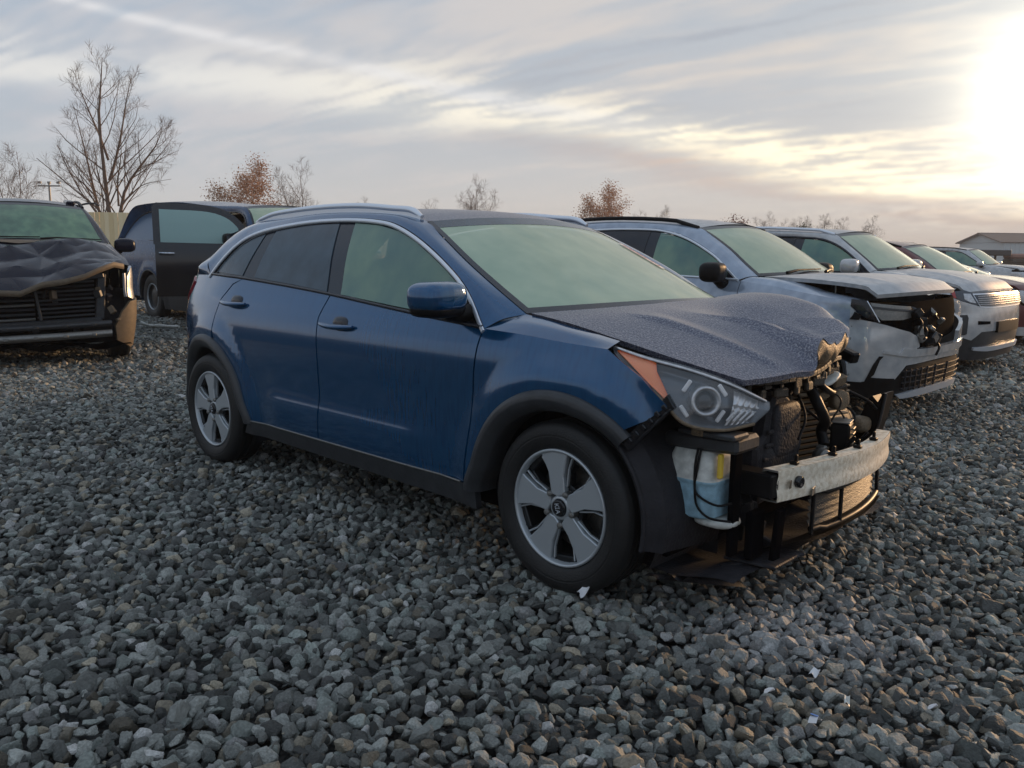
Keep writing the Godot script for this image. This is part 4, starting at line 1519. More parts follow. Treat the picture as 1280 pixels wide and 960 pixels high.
	g.plate(V2([-0.40, 0.33, -0.06, 0.36, -0.055, 0.46, -0.02, 0.53, -0.04, 0.60, -0.10, 0.66, -0.14, 0.715, -0.20, 0.745, -0.27, 0.735, -0.31, 0.68, -0.33, 0.60, -0.40, 0.56]), 0.0, 0.055, 0.014)
	g.tf = Transform3D()
	g.lump(Vector3(0.50, 0.60, 0.19), Vector3(0.05, 0.11, 0.11), 0.4)
	g.lump(Vector3(0.50, 0.47, 0.21), Vector3(0.045, 0.10, 0.15), 0.6)
	for k in 4:
		g.box(Vector3(0.532, 0.46 + 0.05 * k, 0.30 - 0.01 * k), Vector3(0.012, 0.016, 0.12), 0.004)
	part("air_duct", g, M.liner, car)
	# oil cooler box with vents
	g = G.new()
	g.box(Vector3(0.57, 0.505, -0.235), Vector3(0.075, 0.15, 0.10), 0.008, Basis(Vector3.UP, 0.25))
	g.bar(Vector3(0.60, 0.47, -0.17), Vector3(0.64, 0.535, -0.20), 0.02, 0.012, 0.003)
	g.bar(Vector3(0.60, 0.47, -0.30), Vector3(0.64, 0.535, -0.33), 0.02, 0.012, 0.003)
	var cooler := part("cooler_box", g, M.black, car)
	g = G.new()
	g.box(Vector3(0.57, 0.584, -0.235), Vector3(0.074, 0.006, 0.10), 0.002, Basis(Vector3.UP, 0.25))
	part("cooler_lid", g, M.steel, cooler)
	for k in 6:
		g = G.new()
		g.box(Vector3(0.608, 0.452 + 0.021 * k, -0.255), Vector3(0.014, 0.008, 0.065), 0.002, Basis(Vector3.UP, 0.25))
		part("cooler_vent", g, M.fins, cooler)
	# horn, pump, hoses, wiring
	g = G.new()
	g.tf = Transform3D(Basis(Vector3.UP, 1.25), Vector3(0.52, 0.66, -0.29))
	g.lathe(V2([0.0, 0.03, 0.040, 0.028, 0.044, 0.015, 0.044, -0.012, 0.025, -0.025, 0.0, -0.025]), 20)
	part("horn", g, M.torn, car)
	g = G.new()
	g.tf = Transform3D(Basis(Vector3.UP, 1.2), Vector3(0.585, 0.475, -0.02))
	g.lathe(V2([0.0, 0.034, 0.022, 0.034, 0.03, 0.022, 0.034, 0.0, 0.02, -0.03, 0.0, -0.03]), 14, 0, TAU, false)
	g.tf = Transform3D()
	g.box(Vector3(0.575, 0.44, -0.05), Vector3(0.05, 0.045, 0.04), 0.006)
	g.box(Vector3(0.56, 0.49, -0.075), Vector3(0.04, 0.03, 0.03), 0.006)
	part("pump", g, M.steel, car)
	g = G.new()
	g.tube(sampled(V3([0.50, 0.72, -0.08, 0.545, 0.66, -0.06, 0.55, 0.60, -0.11, 0.53, 0.55, -0.13, 0.56, 0.50, -0.10]), 20), 0.022, 10)
	part("coolant_hose", g, M.black, car)
	g = G.new()
	g.tube(sampled(V3([0.46, 0.79, -0.12, 0.53, 0.74, -0.10, 0.53, 0.70, -0.2, 0.49, 0.68, -0.32, 0.47, 0.62, -0.40]), 20), 0.014, 8)
	part("coolant_hose", g, M.black, car)
	var rng := RandomNumberGenerator.new()
	rng.seed = 71
	for k in 7:
		g = G.new()
		var a := Vector3(rng.randf_range(0.44, 0.52), rng.randf_range(0.62, 0.80), rng.randf_range(-0.40, 0.42))
		var b := Vector3(rng.randf_range(0.50, 0.60), rng.randf_range(0.42, 0.62), a.z + rng.randf_range(-0.2, 0.2))
		var m := (a + b) * 0.5 + Vector3(rng.randf_range(0.02, 0.07), rng.randf_range(-0.06, 0.06), rng.randf_range(-0.08, 0.08))
		g.tube(sampled(PackedVector3Array([a, m, b]), 12), rng.randf_range(0.004, 0.008), 6)
		part("wiring", g, M.black, car)
	for k in 16:
		g = G.new()
		var p := Vector3(rng.randf_range(0.42, 0.53), rng.randf_range(0.66, 0.79), rng.randf_range(-0.42, 0.08))
		g.box(p, Vector3(rng.randf_range(0.02, 0.05), rng.randf_range(0.015, 0.045), rng.randf_range(0.02, 0.07)), 0.004, Basis.from_euler(Vector3(rng.randfn() * 0.4, rng.randfn() * 0.6, rng.randfn() * 0.4)))
		if k % 3 == 0:
			g.tube(PackedVector3Array([p, p + Vector3(0.02, 0.03, 0.01), p + Vector3(0.03, 0.02, 0.05)]), 0.006, 6)
		part("broken_bracket", g, [M.brown, M.black, M.torn][k % 3], car)
	for k in 10:
		g = G.new()
		var p := Vector3(rng.randf_range(0.50, 0.62), rng.randf_range(0.20, 0.40), rng.randf_range(0.25, 0.56))
		g.box(p, Vector3(rng.randf_range(0.02, 0.06), rng.randf_range(0.03, 0.10), rng.randf_range(0.02, 0.06)), 0.005, Basis.from_euler(Vector3(rng.randfn() * 0.3, rng.randfn() * 0.4, rng.randfn() * 0.3)))
		part("broken_bracket", g, [M.black, M.gloss_black, M.liner][k % 3], car)
	g = G.new()
	g.lump(Vector3(0.50, 0.755, -0.20), Vector3(0.05, 0.012, 0.075), 0.7, Basis(Vector3(1, 0, 0), 0.3))
	part("pale_cap", g, M.bottle, car)
	# far corner: moulded bracket standing up beside the beam
	g = G.new()
	g.tf = Transform3D(Basis(), Vector3(0, 0, -0.585))
	g.plate(V2([0.49, 0.36, 0.545, 0.385, 0.578, 0.46, 0.602, 0.55, 0.622, 0.672, 0.607, 0.668, 0.590, 0.628, 0.566, 0.652, 0.548, 0.636, 0.520, 0.56, 0.478, 0.47]), -0.05, 0.04, 0.012)
	part("far_lamp_bracket", g, M.black, car)
	g = G.new()
	g.tube(sampled(V3([0.495, 0.365, -0.54, 0.55, 0.39, -0.54, 0.583, 0.46, -0.54, 0.607, 0.55, -0.54, 0.624, 0.67, -0.54]), 16), 0.006, 6)
	part("bracket_edge", g, M.clad, car)
	g = G.new()
	g.lump(Vector3(0.54, 0.53, -0.50), Vector3(0.04, 0.035, 0.05), 0.7)
	part("broken_bracket", g, M.torn, car)


func outwards(g: G, c: Vector3) -> void:
	for i in g.v.size():
		if g.n[i].dot(g.v[i] - c) < 0.0:
			g.n[i] = -g.n[i]
	for k in range(0, g.ix.size(), 3):
		var f := (g.v[g.ix[k + 1]] - g.v[g.ix[k]]).cross(g.v[g.ix[k + 2]] - g.v[g.ix[k]])
		if f.dot(g.n[g.ix[k]] + g.n[g.ix[k + 1]] + g.n[g.ix[k + 2]]) > 0.0:
			var q := g.ix[k + 1]
			g.ix[k + 1] = g.ix[k + 2]
			g.ix[k + 2] = q


func headlight(car: Node3D, S: Flank) -> void:
	var top := V3([0.155, 0.932, 0.783, 0.30, 0.905, 0.768, 0.44, 0.878, 0.722, 0.55, 0.830, 0.635, 0.632, 0.760, 0.525])
	var mid := V3([0.20, 0.900, 0.812, 0.345, 0.845, 0.812, 0.47, 0.800, 0.765, 0.575, 0.760, 0.675, 0.640, 0.735, 0.545])
	var bot := V3([0.30, 0.850, 0.838, 0.405, 0.768, 0.826, 0.47, 0.695, 0.79, 0.55, 0.672, 0.695, 0.612, 0.69, 0.59])
	var face := func(u: float, w: float, d: float) -> Vector3:
		var c := PackedVector3Array([spline(top, u), spline(mid, u), spline(bot, u)])
		var p := spline(c, w)
		return p - Vector3(0.55, 0.25, 0.75).normalized() * d
	var g := G.new()
	g.patch(func(u: float, w: float) -> Vector3: return face.call(u, w, 0.0), 30, 12, Vector3(1, 0.3, 1))
	var lamp := part("headlight", g, M.lens, car)
	# the dished housing behind the lens
	g = G.new()
	g.patch(func(u: float, w: float) -> Vector3:
		var k := minf(minf(u, 1.0 - u) * 6.0, minf(w, 1.0 - w) * 4.0)
		return face.call(u, w, 0.004 + 0.042 * smoothstep(0.0, 1.0, k)), 48, 28, Vector3(1, 0.3, 1))
	part("lamp_housing", g, M.lamp_dark, lamp)
	# bright strip along the upper edge
	g = G.new()
	var pts := PackedVector3Array()
	for k in 25:
		pts.append(face.call(0.02 + 0.95 * k / 24.0, 0.07, -0.001))
	g.tube(pts, 0.0085, 8, true, Vector3.UP, 0.6)
	part("lamp_chrome", g, M.reflector, lamp)
	g = G.new()
	pts = PackedVector3Array()
	for k in 25:
		pts.append(face.call(0.06 + 0.94 * k / 24.0, 0.985, 0.0))
	g.tube(pts, 0.006, 6)
	part("lamp_seal", g, M.torn, lamp)
	# amber side marker
	g = G.new()
	g.panel(V2([0.03, 0.28, 0.06, 0.16, 0.22, 0.10, 0.30, 0.16, 0.30, 0.35, 0.36, 0.80, 0.34, 0.92, 0.20, 0.80]), func(x: float, y: float) -> Vector3: return face.call(x, y, 0.006), 0.05, 1.0, 0.01)
	part("amber_marker", g, M.amber, lamp)
	# projector
	var c: Vector3 = face.call(0.60, 0.55, 0.012)
	var nn := Vector3(0.72, 0.08, 0.69).normalized()
	var xx := Vector3.UP.cross(nn).normalized()
	var bs := Basis(xx, nn.cross(xx), nn)
	g = G.new()
	g.tf = Transform3D(bs, c - nn * 0.03)
	g.lathe(V2([0.052, -0.02, 0.052, 0.026, 0.046, 0.038, 0.035, 0.028, 0.033, 0.0]), 24)
	part("projector_ring", g, M.reflector, lamp)
	g = G.new()
	g.tf = Transform3D(bs, c - nn * 0.03)
	g.lathe(V2([0.034, 0.0, 0.030, 0.012, 0.018, 0.021, 0.0, 0.024]), 20)
	part("projector_lens", g, M.gloss_black, lamp)
	# four slanted bars round the projector
	for k: Array in [[-0.062, 0.050, -0.6], [-0.070, -0.034, 0.6], [0.058, 0.036, 0.6], [0.052, -0.050, -0.6]]:
		g = G.new()
		g.tf = Transform3D(bs, c - nn * 0.012 + xx * k[0] + bs.y * k[1]) * Transform3D(Basis(Vector3(0, 0, 1), k[2]), Vector3.ZERO)
		g.box(Vector3.ZERO, Vector3(0.014, 0.046, 0.008), 0.003)
		part("light_bar", g, M.white, lamp)
	# fluted reflector at the inner end
	g = G.new()
	g.patch(func(u: float, w: float) -> Vector3: return face.call(0.76 + 0.20 * u, 0.16 + 0.72 * w, 0.018 + 0.006 * absf(sin(u * 16.0 + w * 5.0)) + 0.010 * smoothstep(0.06, 0.0, absf(w - 0.5))), 30, 18, Vector3(1, 0.3, 1))
	part("reflector", g, M.reflector, lamp)
	for k in 4:
		g = G.new()
		var u := 0.78 + 0.045 * k
		g.bar(face.call(u, 0.62, 0.012), face.call(u - 0.025, 0.80, 0.012), 0.006, 0.008, 0.002, Vector3(0.7, 0, 0.7))
		part("light_bar", g, M.white, lamp)
	# body of the lamp behind
	g = G.new()
	g.patch(func(u: float, w: float) -> Vector3: return face.call(u, 1.0, 0.16 * w) + Vector3(0, 0.02 * w, 0), 24, 3, Vector3(0, -1, 0))
	g.patch(func(u: float, w: float) -> Vector3: return face.call(u, 0.0, 0.16 * w) + Vector3(0, -0.03 * w, 0), 24, 3, Vector3(0, 1, 0))
	g.patch(func(u: float, w: float) -> Vector3: return face.call(1.0, u, 0.16 * w), 6, 3, Vector3(1, 0, -1))
	part("lamp_back", g, M.clad, lamp)
# ---------- the other cars of the row ----------
func suv_spec() -> Dictionary:
	return {
		"sx": 1.0, "sy": 1.0, "sz": 1.0, "wb": 2.70, "r": 0.345, "rim": 0.235, "sill": 0.34,
		"ys": [0.18, 0.30, 0.45, 0.60, 0.75, 0.88, 0.98, 1.06, 1.14, 1.25, 1.36, 1.47, 1.58],
		"zs": [0.875, 0.90, 0.922, 0.930, 0.938, 0.938, 0.922, 0.890, 0.862, 0.815, 0.765, 0.70, 0.62],
		"low": [-0.56, 1.07, -0.72, 1.19, -0.88, 1.295, -1.17, 1.425, -1.47, 1.50, -1.78, 1.52, -2.2, 1.52, -2.65, 1.49, -2.95, 1.43, -3.2, 1.31, -3.42, 1.14],
		"up": [-0.44, 1.10, 0.775, -0.60, 1.205, 0.735, -0.78, 1.33, 0.69, -1.00, 1.455, 0.645, -1.14, 1.515, 0.615, -1.5, 1.565, 0.60, -2.1, 1.59, 0.595, -2.65, 1.575, 0.585, -3.05, 1.53, 0.58, -3.42, 1.43, 0.58, -3.66, 1.20, 0.68],
		"ws": 5, "belt": [-3.42, 1.14, -2.5, 1.12, -1.5, 1.09, -0.56, 1.065],
		"gap_f": [-0.62, 0.34, -0.575, 0.6, -0.555, 0.85, -0.54, 1.06], "gap_m": [-1.66, 0.34, -1.62, 0.7, -1.60, 0.95, -1.57, 1.092], "gap_r": [-2.64, 0.80, -2.62, 0.95, -2.55, 1.05, -2.46, 1.119],
		"fender": [-0.54, 1.06, -0.25, 1.03, 0.05, 0.985, 0.30, 0.95, 0.45, 0.925],
		"x0": 0.42, "ly": [0.12, 0.3, 0.5, 0.75, 0.95, 1.05], "ll": [0.33, 0.36, 0.37, 0.38, 0.35, 0.28], "e": 0.62,
		"hood_y": 0.955, "hood_rear": [-0.40, 1.10, 0.74], "hood_bow": 0.16, "hood_lift": 0.0, "hood_crown": 0.05,
		"rear_x": -3.62, "paint": "silver_blue", "hood_mat": "silver_frost", "roof_mat": "silver_frost", "side_glass": "fog_side", "rear_glass": "tint_black", "front_glass": "fog_sky_lit", "trim": "satin", "clad": "clad", "rail": "black", "mirror": "black", "nose": [], "style": "alloy", "fine": 0.05, "mirror_at": [-0.72, 1.13],
	}


func scaled(a: Array, n: int, s: Vector3) -> Array:
	var r := []
	for i in a.size():
		r.append(a[i] * s[i % n])
	return r


func line_poly(a: Array) -> PackedVector2Array:
	return V2(a)


func gen_car(car: Node3D, d: Dictionary) -> Dictionary:
	var s3 := Vector3(d.sx, d.sy, d.sz)
	var S := Flank.new()
	S.host = self
	S.ys = PackedFloat32Array(d.ys)
	S.zs = PackedFloat32Array(d.zs)
	for i in S.ys.size():
		S.ys[i] *= s3.y
		S.zs[i] *= s3.z
	S.arches = [0.0, -d.wb]
	S.arch_y = d.r
	S.ra = d.r + 0.10
	S.flare = 0.02
	S.front = 0.0
	S.kf = 0.10
	S.rear = -d.wb + 0.1
	S.rear2 = d.rear_x + 0.35
	S.kr = d.get("kr", 0.10)
	var low2 := V2(scaled(d.low, 2, s3))
	var upA := V3(scaled(d.up, 3, s3))
	var belt := V2(scaled(d.belt, 2, s3))
	var gf := V2(scaled(d.gap_f, 2, s3))
	var gm := V2(scaled(d.gap_m, 2, s3))
	var gr := V2(scaled(d.gap_r, 2, s3))
	var fen := V2(scaled(d.fender, 2, s3))
	var sill: float = d.sill
	var ar: float = d.r + 0.085
	var body: Material = M[d.paint]
	var fine: float = d.fine
	var bx := PackedFloat32Array()
	var by := PackedFloat32Array()
	for p in belt:
		bx.append(p.x)
		by.append(p.y)
	for sg: float in [1.0, -1.0]:
		var st := fine if sg > 0.0 else fine * 2.5
		var on := func(off: float) -> Callable:
			return func(x: float, y: float) -> Vector3: return Vector3(x, y, sg * (S.z(x, y) + off))
		var skin: Callable = on.call(0.0)
		var belt_between := func(x_from: float, x_to: float) -> PackedVector2Array:
			var p := PackedVector2Array()
			for k in 9:
				var x := lerpf(x_from, x_to, k / 8.0)
				p.append(Vector2(x, linear_table(bx, by, x)))
			return p
		# fender
		var f := PackedVector2Array()
		var gfr := gf.duplicate()
		gfr.reverse()
		for p: Vector2 in gfr:
			f.append(p + Vector2(0.006, 0))
		f.append_array(arc(Vector2(0, d.r), ar, 182.0, -2.0, 22))
		f.append_array(V2([d.x0 + 0.01, d.r - 0.02, d.x0 + 0.01, fen[fen.size() - 1].y]))
		var fr := fen.duplicate()
		fr.reverse()
		f.append_array(fr.slice(0, fr.size() - 1))
		var g := G.new()
		g.panel(f, skin, st, sg)
		part("front_fender", g, body, car)
		g = G.new()
		var a := PackedVector3Array()
		var b := PackedVector3Array()
		for k in 13:
			var t := k / 12.0
			var q := fen[0].lerp(fen[fen.size() - 1], t)
			var xs := PackedFloat32Array()
			var ysx := PackedFloat32Array()
			for p in fen:
				xs.append(p.x)
				ysx.append(p.y)
			q.y = linear_table(xs, ysx, q.x)
			a.append(skin.call(q.x, q.y))
			b.append(Vector3(lerpf(upA[0].x + 0.02, d.x0 + 0.03, t), lerpf(upA[0].y, q.y + 0.02, minf(1.0, t * 1.5)) - 0.004, sg * lerpf(upA[0].z, s3.z * 0.70, t)))
		var c := PackedVector3Array()
		for k in 13:
			c.append(a[k].lerp(b[k], 0.5) + Vector3(0, 0.014, sg * 0.014))
		loft(g, [a, c, b], 14, 6, Vector3(0, 1, sg * 0.5))
		part("fender_top", g, body, car)
		# doors and quarter
		g = G.new()
		var fd := gf.duplicate()
		fd.append_array(belt_between.call(gf[gf.size() - 1].x - 0.02, gm[gm.size() - 1].x))
		var gmr := gm.duplicate()
		gmr.reverse()
		fd.append_array(gmr)
		g.panel(fd, skin, st, sg)
		var ajar: bool = d.has("open_door") and sg > 0.0
		var door := part("front_door", g, M[d.get("door_mat", d.paint) if ajar else d.paint], car)
		g = G.new()
		var rd := PackedVector2Array()
		for p: Vector2 in gm:
			rd.append(p - Vector2(0.008, 0))
		rd.append_array(belt_between.call(gm[gm.size() - 1].x - 0.03, gr[gr.size() - 1].x))
		var grr := gr.duplicate()
		grr.reverse()
		rd.append_array(grr)
		var ra := arc(Vector2(-d.wb, d.r), ar, 80.0, 2.0, 14)
		for p: Vector2 in ra:
			if p.x > gr[0].x + 0.02:
				rd.append(p)
		rd.append(Vector2(-d.wb + ar + 0.02, sill))
		g.panel(rd, skin, st, sg)
		var rdoor := part("rear_door", g, body, car)
		g = G.new()
		var qp := PackedVector2Array()
		for p: Vector2 in grr:
			qp.append(p - Vector2(0.008, 0))
		for p: Vector2 in arc(Vector2(-d.wb, d.r), ar, 90.0, 182.0, 14):
			qp.append(p)
		qp.append_array(V2([d.rear_x + 0.02, d.r, d.rear_x, belt[0].y * 0.8, d.rear_x + 0.1, belt[0].y - 0.01, belt[0].x, belt[0].y]))
		g.panel(qp, skin, st, sg)
		part("rear_quarter", g, body, car)
		# pillars
		var low := PackedVector3Array()
		for p: Vector2 in low2:
			low.append(skin.call(p.x, p.y))
		var up := PackedVector3Array()
		for p in upA:
			up.append(Vector3(p.x, p.y, p.z * sg))
		var mid := PackedVector3Array()
		for i in low.size():
			mid.append(low[i].lerp(up[i], 0.5) + Vector3(0.01, 0.012, sg * 0.014))
		g = G.new()
		loft(g, [low, mid, up], 44, 6, Vector3(0, 0.5, sg))
		var rs := part("roof_side", g, body, car)
		g = G.new()
		loft(g, [PackedVector3Array([low[low.size() - 1], skin.call(d.rear_x + 0.1, belt[0].y - 0.01)]), PackedVector3Array([up[up.size() - 1], up[up.size() - 1] + Vector3(-0.05, -0.03, 0)])], 3, 3, Vector3(-0.3, 0.3, sg))
		part("rear_pillar", g, body, rs)
		var strip := PackedVector3Array()
		for k in 41:
			var p := spline(low, k / 40.0)
			strip.append(Vector3(p.x, p.y - 0.012, sg * (S.z(p.x, p.y - 0.012) + 0.004)))
		g = G.new()
		g.tube(strip, 0.011, 6, true, Vector3(0, 0, sg), 0.6)
		var bl := PackedVector3Array()
		for p: Vector2 in belt:
			bl.append(Vector3(p.x, p.y + 0.006, sg * (S.z(p.x, p.y) + 0.004)))
		g.tube(sampled(bl, 20), 0.010, 6, true, Vector3(0, 0, sg), 0.6)
		part("window_trim", g, M[d.trim], rs)
		# window panes: everything inside the window line, split at the pillars
		var inner := PackedVector2Array()
		for k in 31:
			var p := spline(low, k / 30.0)
			inner.append(Vector2(p.x, p.y - 0.03))
		inner.append_array(belt_between.call(belt[0].x + 0.06, belt[belt.size() - 1].x - 0.02))
		g = G.new()
		var px: float = gm[gm.size() - 1].x
		if true:
			for piece: PackedVector2Array in Geometry2D.intersect_polygons(inner, V2([-9.0, 0.5, px + (0.10 if not ajar else -0.02), 0.5, px + (0.08 if not ajar else -0.02), 2.5, -9.0, 2.5])):
				g.panel(piece, on.call(-0.012), st, sg, 0.0)
		if not ajar:
			for piece: PackedVector2Array in Geometry2D.intersect_polygons(inner, V2([low2[0].x - 0.13, 0.5, 2.0, 0.5, 2.0, 2.5, low2[0].x - 0.15, 2.5])):
				g.panel(piece, on.call(-0.012), st, sg, 0.0)
		part("pillar_cover", g, M.trim, rs)
		var rx: float = gr[gr.size() - 1].x
		for w: Array in [[px + 0.09, low2[0].x - 0.12, d.side_glass, door, "door_glass"], [rx + 0.05, px - 0.03, d.rear_glass, rdoor, "door_glass"], [belt[0].x, rx - 0.02, d.rear_glass, rs, "quarter_glass"]]:
			var band := V2([w[0], 0.5, w[1], 0.5, w[1] - 0.02, 2.5, w[0] - 0.02, 2.5])
			for piece: PackedVector2Array in Geometry2D.intersect_polygons(inner, band):
				g = G.new()
				g.panel(piece, on.call(-0.007), st, sg, 0.006)
				part(w[4], g, M[w[2]], w[3])
				if ajar and w[3] == door:
					var frame := G.new()
					for grown: PackedVector2Array in Geometry2D.offset_polygon(piece, 0.10):
						for ringed: PackedVector2Array in Geometry2D.clip_polygons(grown, V2([-9, 0, 9, 0, 9, belt[0].y - 0.11, -9, belt[0].y - 0.11])):
							frame.panel(ringed, on.call(-0.012), st, sg, 0.03)
					part("window_frame", frame, M[d.door_mat], door)
				break
		# door furniture
		for h: Array in [[door, px + 0.16], [rdoor, rx + 0.14]]:
			g = G.new()
			var hy: float = linear_table(bx, by, h[1]) - 0.13 * s3.y
			var bar := PackedVector3Array()
			for k in 7:
				var t := k / 6.0
				bar.append(Vector3(h[1] - 0.1 + 0.2 * t, hy, sg * (S.z(h[1], hy) + 0.004 + 0.03 * sin(PI * clampf(t * 0.9 + 0.05, 0, 1)))))
			g.tube(bar, 0.014 if not ajar else 0.022, 8)
			part("door_handle", g, M.chrome if ajar else body, h[0])
		var mx: float = d.mirror_at[0] * s3.x
		var my: float = d.mirror_at[1] * s3.y
		var mz := S.z(mx, my)
		g = G.new()
		g.lump(Vector3(mx, my, sg * (mz + 0.17)), Vector3(0.10, 0.085, 0.125), 0.62, Basis(Vector3.UP, sg * 0.15), 18, 12)
		part("mirror_shell", g, M[d.mirror], door)
		g = G.new()
		g.tube(V3([mx, my - 0.04, sg * (mz + 0.12), mx + 0.02, my - 0.10, sg * (mz + 0.06), mx + 0.04, my - 0.09, sg * (mz - 0.02)]), [0.05, 0.042, 0.05], 10)
		part("mirror_foot", g, M.black, door)
		if ajar:
			var hinge := Vector3(gf[1].x, 0, sg * S.z(gf[1].x, 0.9))
			door.transform = Transform3D(Basis(), hinge) * Transform3D(Basis(Vector3.UP, sg * d.open_door), Vector3.ZERO) * Transform3D(Basis(), -hinge)
		# wheels, arches, sill
		for x: float in [0.0, -d.wb]:
			wheel(car, Vector3(x, d.r - 0.005, sg * (s3.z * 0.93 - 0.13)), sg < 0.0, d.r, d.rim, 0.22, d.style)
			g = G.new()
			g.patch(func(u: float, w: float) -> Vector3:
				var t := deg_to_rad(lerpf(-6.0, 186.0, u))
				var k := w * 4.0
				var dr := [0.0, -0.004, -0.022, -0.036, -0.038]
				var dz := [-0.004, 0.012, 0.012, -0.004, -0.08]
				var i := mini(int(k), 3)
				var r: float = ar + lerpf(dr[i], dr[i + 1], k - i)
				return Vector3(x + cos(t) * r, maxf(0.2, d.r + sin(t) * r), sg * (S.z(x + cos(t) * ar, maxf(d.r + sin(t) * r, 0.3)) + lerpf(dz[i], dz[i + 1], k - i))), 30, 12, Vector3(0, 0, sg))
			part("arch_cladding", g, M[d.clad], car)
			g = G.new()
			g.patch(func(u: float, w: float) -> Vector3:
				var t := deg_to_rad(lerpf(-20.0, 200.0, u))
				return Vector3(x + cos(t) * (ar - 0.03), d.r + sin(t) * (ar - 0.03), sg * lerpf(0.86 * s3.z, 0.45, w)), 20, 2, Vector3(0, -1, 0))
			part("wheel_well", g, M.liner, car)
		g = G.new()
		g.panel(V2([-ar + 0.01, 0.20, -ar + 0.01, sill - 0.006, -d.wb + ar, sill - 0.006, -d.wb + ar, 0.20]), on.call(0.004), st, sg, 0.03)
		part("sill_cladding", g, M[d.clad], car)
		if d.rail != "":
			var rail := PackedVector3Array()
			for k in 15:
				var p := spline(up.slice(4), k / 14.0 * 0.86)
				rail.append(p + Vector3(0, 0.03 * smoothstep(0.0, 0.15, minf(k / 14.0, 1.0 - k / 14.0)), 0))
			g = G.new()
			g.tube(rail, 0.019, 8)
			part("roof_rail", g, M[d.rail], car)
		# tail lamp
		g = G.new()
		g.panel(V2([d.rear_x + 0.24, belt[0].y - 0.06, d.rear_x + 0.24, belt[0].y - 0.2, d.rear_x + 0.03, belt[0].y - 0.24, d.rear_x + 0.08, belt[0].y - 0.05]), on.call(0.008), st, sg, 0.02)
		part("tail_lamp", g, M.red, car)
	# windscreen
	var ws := PackedVector3Array(upA.slice(0, d.ws))
	var glass := func(u: float, w: float) -> Vector3:
		var p := spline(ws, w)
		var k := 2.0 * u - 1.0
		var bow := 1.0 - k * k
		return Vector3(p.x + bow * (0.17 - 0.09 * w), p.y + bow * (0.02 + 0.02 * w), p.z * k)
	var g := G.new()
	g.patch(func(u: float, w: float) -> Vector3: return glass.call(0.02 + 0.96 * u, 0.03 + 0.86 * w), 16, 10, Vector3(1, 1, 0))
	var wind := part("windscreen", g, M[d.get("front_glass", "fog_front")], car)
	g = G.new()
	g.patch(func(u: float, w: float) -> Vector3: return glass.call(0.02 + 0.96 * u, 0.89 + 0.11 * w) + Vector3(0, 0.001, 0), 16, 3, Vector3(1, 1, 0))
	part("shade_band", g, M.band, wind)
	g = G.new()
	for q: float in [0.0, 0.98]:
		g.patch(func(u: float, w: float) -> Vector3: return glass.call(q + 0.02 * u, w) + Vector3(0, 0.003, 0), 2, 10, Vector3(1, 1, 0))
	g.patch(func(u: float, w: float) -> Vector3: return glass.call(u, 0.05 * w) + Vector3(0, 0.002, 0), 16, 2, Vector3(1, 1, 0))
	part("windscreen_seal", g, M.trim, wind)
	for q: float in [0.22, 0.62]:
		g = G.new()
		g.tube(PackedVector3Array([glass.call(q + 0.2, 0.02) + Vector3(0.03, 0.01, 0), glass.call(q + 0.1, 0.03) + Vector3(0.02, 0.025, 0), glass.call(q - 0.2, 0.05) + Vector3(0.0, 0.02, 0)]), [0.016, 0.010, 0.006], 6)
		part("wiper", g, M.black, wind)
	# roof
	g = G.new()
	var edge := upA.slice(d.ws - 1, upA.size() - 1)
	g.patch(func(u: float, w: float) -> Vector3:
		var p := spline(edge, u)
		var k := 2.0 * w - 1.0
		var bow := 1.0 - k * k
		return Vector3(p.x + bow * (0.08 * (1.0 - u) - 0.06 * u * u), p.y + bow * 0.05, p.z * k), 18, 14, Vector3.UP)
	part("roof", g, M[d.roof_mat], car)
	# tail
	g = G.new()
	var rows := []
	var tz := S.z(d.rear_x + 0.02, 0.5)
	for r: Array in [[0.25, 0.0, tz], [0.55, -0.08, tz], [belt[0].y * 0.8, -0.06, S.z(d.rear_x, belt[0].y * 0.8)], [belt[0].y - 0.01, 0.0, S.z(d.rear_x + 0.1, belt[0].y - 0.01)]]:
		var x: float = d.rear_x + (0.02 if r[0] < 1.0 else 0.1)
		rows.append(V3([x, r[0], r[2], x + r[1], r[0], r[2] * 0.7, x + r[1] - 0.03, r[0], 0, x + r[1], r[0], -r[2] * 0.7, x, r[0], -r[2]]))
	loft(g, rows, 14, 10, Vector3(-1, 0, 0))
	var tail := part("tailgate", g, body, car)
	g = G.new()
	var ta := upA[upA.size() - 1] + Vector3(-0.02, -0.02, 0)
	var tb := upA[upA.size() - 2]
	loft(g, [V3([ta.x, ta.y, ta.z, ta.x - 0.05, ta.y, 0, ta.x, ta.y, -ta.z]), V3([tb.x, tb.y, tb.z, tb.x - 0.06, tb.y + 0.05, 0, tb.x, tb.y, -tb.z])], 8, 3, Vector3(-1, 0.5, 0))
	part("rear_glass", g, M.tint_black, tail)
	g = G.new()
	g.box(Vector3(-d.wb * 0.6, 0.62 * s3.y, 0), Vector3(d.wb * 1.05, 0.62 * s3.y, 1.5 * s3.z), 0.05)
	g.box(Vector3(-d.wb * 0.5, 0.26, 0), Vector3(d.wb + 0.9, 0.08, 1.5 * s3.z), 0.01)
	part("cabin_tub", g, M.dark, car)
	if not d.has("open_door"):
		cabin(car, gm[gm.size() - 1].x + 0.12, belt[0].y - 0.20 * s3.y, 0.38 * s3.z, Vector3(upA[0].x - 0.28, upA[0].y - 0.10, 0), 1.3 * s3.z)
